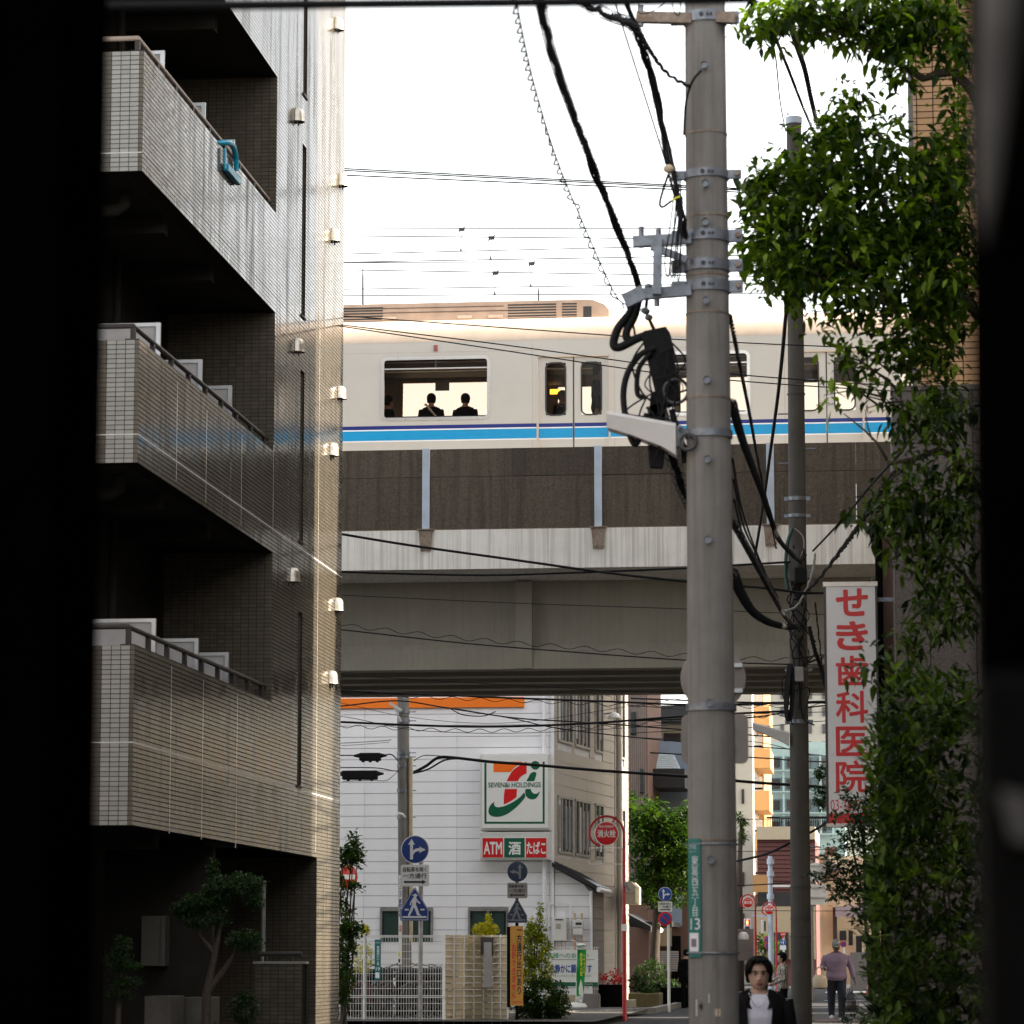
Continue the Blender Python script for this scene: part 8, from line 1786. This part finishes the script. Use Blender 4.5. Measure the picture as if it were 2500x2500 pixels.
a = P(2060, 2471, yw-.1); b = P(2096, 2412, yw-.1); cx = (a.x+b.x)/2; hw_ = (b.x-a.x)/2; zt2 = P(2078, 2420, yw).z
t = thing('plastic_bag', 'clear plastic shopping bag in the hand of the woman in purple', 'bag', (cx, yw-.1, a.z)); m = MB()
vs = []; n = 20; rings = [(a.z, .8, .55), (a.z+.03, .98, .7), (a.z+.14, 1, .75), (a.z+.25, .8, .6), (a.z+.34, .42, .35), (zt2, .12, .12)]
for zz, kx, ky in rings:
    for j in range(n): an_ = 6.283*j/n; w2 = 1+.09*math.sin(5*an_+zz*30)+.05*math.sin(9*an_); vs.append((cx+hw_*kx*w2*math.cos(an_), yw-.1+hw_*ky*w2*math.sin(an_), zz))
m.add(vs, [(i*n+j, i*n+(j+1) % n, (i+1)*n+(j+1) % n, (i+1)*n+j) for i in range(len(rings)-1) for j in range(n)]+[tuple(range(n))]); m.build('film', 'bag_film', t, True, fix=False)
m = MB(); m.ball((cx-.03, yw-.1, a.z+.08), .06, 8, (1,.8,.9)); m.build('goods', 'groceries', t, True); m = MB(); m.ball((cx+.06, yw-.08, a.z+.12), .07, 8, (.9,.8,1.2)); m.build('goods', 'bag_film', t, True)
m = MB(); q = P(2077, 2411, yw); m.tube([(cx-.03, yw-.1, zt2-.02), (q.x-.015, yw-.08, q.z+.02), (q.x+.02, yw-.08, q.z+.02), (cx+.03, yw-.1, zt2-.02)], .006, 6); m.build('handle', 'bag_film', t)
# others
yp = 55.0; Hp = P(1905, 2322, yp).z-gz(yp)-.1
mat('cloth_pattern', (.03,.03,.03), .85)
_m = MAT['cloth_pattern']; _n = _m.node_tree; _v = _n.nodes.new('ShaderNodeTexVoronoi'); _v.inputs['Scale'].default_value = 11; _v.feature = 'DISTANCE_TO_EDGE'
_r = _n.nodes.new('ShaderNodeValToRGB'); _r.color_ramp.elements[0].position = .10; _r.color_ramp.elements[0].color = (.45,.42,.36,1); _r.color_ramp.elements[1].position = .16; _r.color_ramp.elements[1].color = (.015,.014,.016,1)
_n.links.new(_v.outputs['Distance'], _r.inputs[0]); _n.links.new(_r.outputs[0], _n.nodes['Principled BSDF'].inputs['Base Color'])
person('dark haired person in a black and white patterned shirt behind the second pole', (P(1910, 2322, yp).x, yp, gz(yp)+.1), Hp*.98, R_(-75), arms=[((-.19,0,1.38),(-.22,-.05,1.12),(-.15,-.28,1.05)), ((.19,0,1.38),(.24,.0,1.12),(.18,-.25,1.02))], top='cloth_pattern', bottom='cloth_black', hairstyle='long', vox=.013)
person('dark figure walking behind the near pole at the shop corner', (P(1676, 2318, 82).x, 82, 0), P(1676, 2318, 82).z, R_(200), top='cloth_black', bottom='cloth_black', hairstyle='short', vox=.02)
person('distant figure in dark clothes on the far crossing', (P(2085, 2338, 165).x, 165, 0), 1.68, R_(170), top='cloth_black', bottom='denim_dark', hairstyle='short', vox=.03)
person('distant figure in a pale top at the far pavement edge', (P(2118, 2345, 150).x, 150, 0), 1.6, R_(20), top='cloth_white', bottom='denim_dark', hairstyle='short', vox=.03)
yr = 150.0; rx_ = P(2101, 2400, yr).x
person('distant rider in a white helmet and white shirt on a bicycle', (rx_, yr, .12), 1.45, 0, arms=[((-.19,0,1.38),(-.26,-.15,1.15),(-.25,-.36,1.08)), ((.19,0,1.38),(.26,-.15,1.15),(.25,-.36,1.08))], legs=[((-.09,0,.9),(-.11,-.32,.72),(-.10,-.2,.35)), ((.09,0,.9),(.11,-.28,.60),(.10,-.15,.22))], top='cloth_white', bottom='cloth_black', hairstyle='helmet', vox=.025, group='people in the street')
# passengers in the train
def passenger(label, px_, py_, Y, hd, top, seated=True, strap=False):
    p = P(px_, py_, Y); z0 = zfl if not seated else zfl
    Hs = (p.z-zfl); H_ = Hs if not seated else 1.66
    dz = 0 if not seated else (p.z-zfl)-1.66
    lg = None if not seated else [((-.09,.0,.90),(-.10,-.40,.86),(-.10,-.42,.47-dz)), ((.09,.0,.90),(.10,-.40,.86),(.10,-.42,.47-dz))]
    t = person(label, (p.x, Y, zfl+dz), H_, hd, legs=lg, top=top, bottom='denim_dark', hairstyle='short', vox=.016, group='train passengers')
    if strap:
        m = MB(); m.tube([(-.15,.125,1.15),(-.02,.14,1.3),(.09,.10,1.44),(.12,0,1.45)], .022, 6); o = m.build('bag_strap', 'sign_white', t); o.data.transform(Matrix.Rotation(hd, 4, 'Z')); o.matrix_parent_inverse = Matrix.Identity(4)
passenger('train passenger with a white strap seen through the wide window', 1053, 962, YT+.42, R_(180), 'cloth_black', True, True)
passenger('train passenger in dark clothes at the right of the wide window', 1136, 962, YT+.42, R_(172), 'cloth_black')
passenger('train passenger in shadow at the left of the wide window', 947, 968, YT+.6, R_(120), 'cloth_black')
passenger('standing train passenger in the right leaf of the train door', 1460, 893, YT+.5, R_(80), 'cloth_black', False)
passenger('standing train passenger in the left leaf of the train door', 1372, 955, YT+1.2, R_(60), 'cloth_black')

# ================================================================ bicycles
def bicycle(label, loc, heading, fr='bike_dark', basket=True, lean=.08):
    t = thing('bicycle', label, 'bicycle', loc, 'bicycles behind the mesh fence'); parts = []; R0 = .32
    for i, x in enumerate((-.52, .54)):
        m = MB(); m.ring((x, 0, R0), R0, .017, 28, 6, 'y'); w_ = m.build('wheel', 'rubber', t, True); parts.append(w_)
        m = MB(); m.ring((x, 0, R0), R0-.022, .009, 28, 5, 'y'); r_ = m.build('rim', 'bike_silver', w_, True); r_.matrix_parent_inverse = Matrix.Identity(4); parts.append(r_)
        m = MB()
        for s in range(10): a = s*.628; m.tube([(x, (-1)**s*.02, R0), (x+math.cos(a)*(R0-.02), 0, R0+math.sin(a)*(R0-.02))], .0022, 3)
        s_ = m.build('spokes', 'bike_silver', w_); s_.matrix_parent_inverse = Matrix.Identity(4); s_['kind'] = 'stuff'; parts.append(s_)
        m = MB(); m.tube([(x+(R0+.035)*math.cos(a), 0, R0+(R0+.035)*math.sin(a)) for a in np.linspace(.3, 2.9, 12)], .022, 6); parts.append(m.build('mudguard', fr, t, True))
    m = MB()
    for p, q in (((-.52,0,.32),(-.08,0,.28)), ((-.52,0,.32),(-.2,0,.66)), ((-.08,0,.28),(-.22,0,.72)), ((-.08,0,.28),(.36,0,.72)), ((-.16,0,.5),(.36,0,.66)), ((.34,0,.85),(.40,0,.62)), ((.40,0,.62),(.54,0,.32))): m.tube([p, q], .016, 7)
    parts.append(m.build('frame', fr, t, True))
    m = MB(); m.tube([(.18,-.27,1.0),(.3,-.26,1.02),(.35,-.1,.97),(.34,0,.93),(.35,.1,.97),(.3,.26,1.02),(.18,.27,1.0)], .012, 7); parts.append(m.build('handlebar', 'bike_silver', t, True))
    m = MB(); loft(m, [(-.24,0,.76,.12,.07),(-.24,0,.80,.13,.085),(-.22,0,.83,.1,.06)]); parts.append(m.build('saddle', 'rubber', t, True))
    if basket:
        m = MB()
        for zz, kx in ((.7,.8),(.78,.9),(.86,.96),(.94,1)): m.tube([(.56-.15*kx,-.17*kx,zz),(.56+.15*kx,-.17*kx,zz),(.56+.15*kx,.17*kx,zz),(.56-.15*kx,.17*kx,zz)], .006, 4, closed=True)
        for u in np.linspace(-1, 1, 7):
            for s in (-1, 1): m.tube([(.56+.12*u,s*.136,.7),(.56+.15*u,s*.17,.94)], .004, 4); m.tube([(.56+s*.12,.136*u,.7),(.56+s*.15,.17*u,.94)], .004, 4)
        b_ = m.build('basket', 'bike_dark', t); b_['kind'] = 'stuff'; parts.append(b_)
    m = MB(); m.ring((-.08, 0, .28), .08, .008, 16, 5, 'y'); m.tube([(-.08,-.05,.28),(.0,-.06,.16)], .01, 5); m.tube([(-.08,.05,.28),(-.16,.06,.4)], .01, 5); parts.append(m.build('crank', 'bike_silver', t))
    M4 = Matrix.Rotation(heading, 4, 'Z') @ Matrix.Rotation(lean, 4, 'X')
    for p in parts: p.data.transform(M4); p.matrix_parent_inverse = Matrix.Identity(4)
    return t
names = ['first bicycle from the left behind the mesh fence', 'second bicycle from the left behind the mesh fence', 'third bicycle from the left behind the mesh fence', 'fourth bicycle from the left behind the mesh fence', 'fifth bicycle from the left behind the mesh fence', 'sixth bicycle from the left behind the mesh fence', 'rightmost bicycle behind the mesh fence']
for k, (px_, Y_) in enumerate(((855, 63.4), (905, 64.2), (940, 63.2), (975, 64.0), (1010, 63.4), (1045, 64.2), (1070, 63.6))):
    bicycle(names[k], (P(px_, 2440, Y_).x, Y_, .105), R_(75+RNG.uniform(-12, 12)), ['bike_dark','bike_red','bike_dark','bike_silver','bike_dark','bike_dark','bike_dark'][k], k % 3 != 1, RNG.uniform(-.12, .12))
bicycle('bicycle under the distant rider', (rx_, yr, 0), R_(-90), 'bike_red', True, 0)
for k, (px_, Y_, lb) in enumerate(((880, 65.2, 'low dark bin behind the bicycles on the left'), (1010, 65.5, 'long dark bin behind the bicycles'))):
    a = P(px_-45, 2440, Y_); b = P(px_+(72 if k == 0 else 68), 2372, Y_); t = thing('storage_bin', lb, 'bin', ((a.x+b.x)/2, Y_, .1)); m = MB(); m.bbox(a.x, b.x, Y_, Y_+.5, .105, b.z, .02); m.build('body', 'near_black_door', t); m = MB(); m.bbox(a.x-.03, b.x+.03, Y_-.03, Y_+.53, b.z+.001, b.z+.05, .01); m.build('lid', 'seal_dark', t)
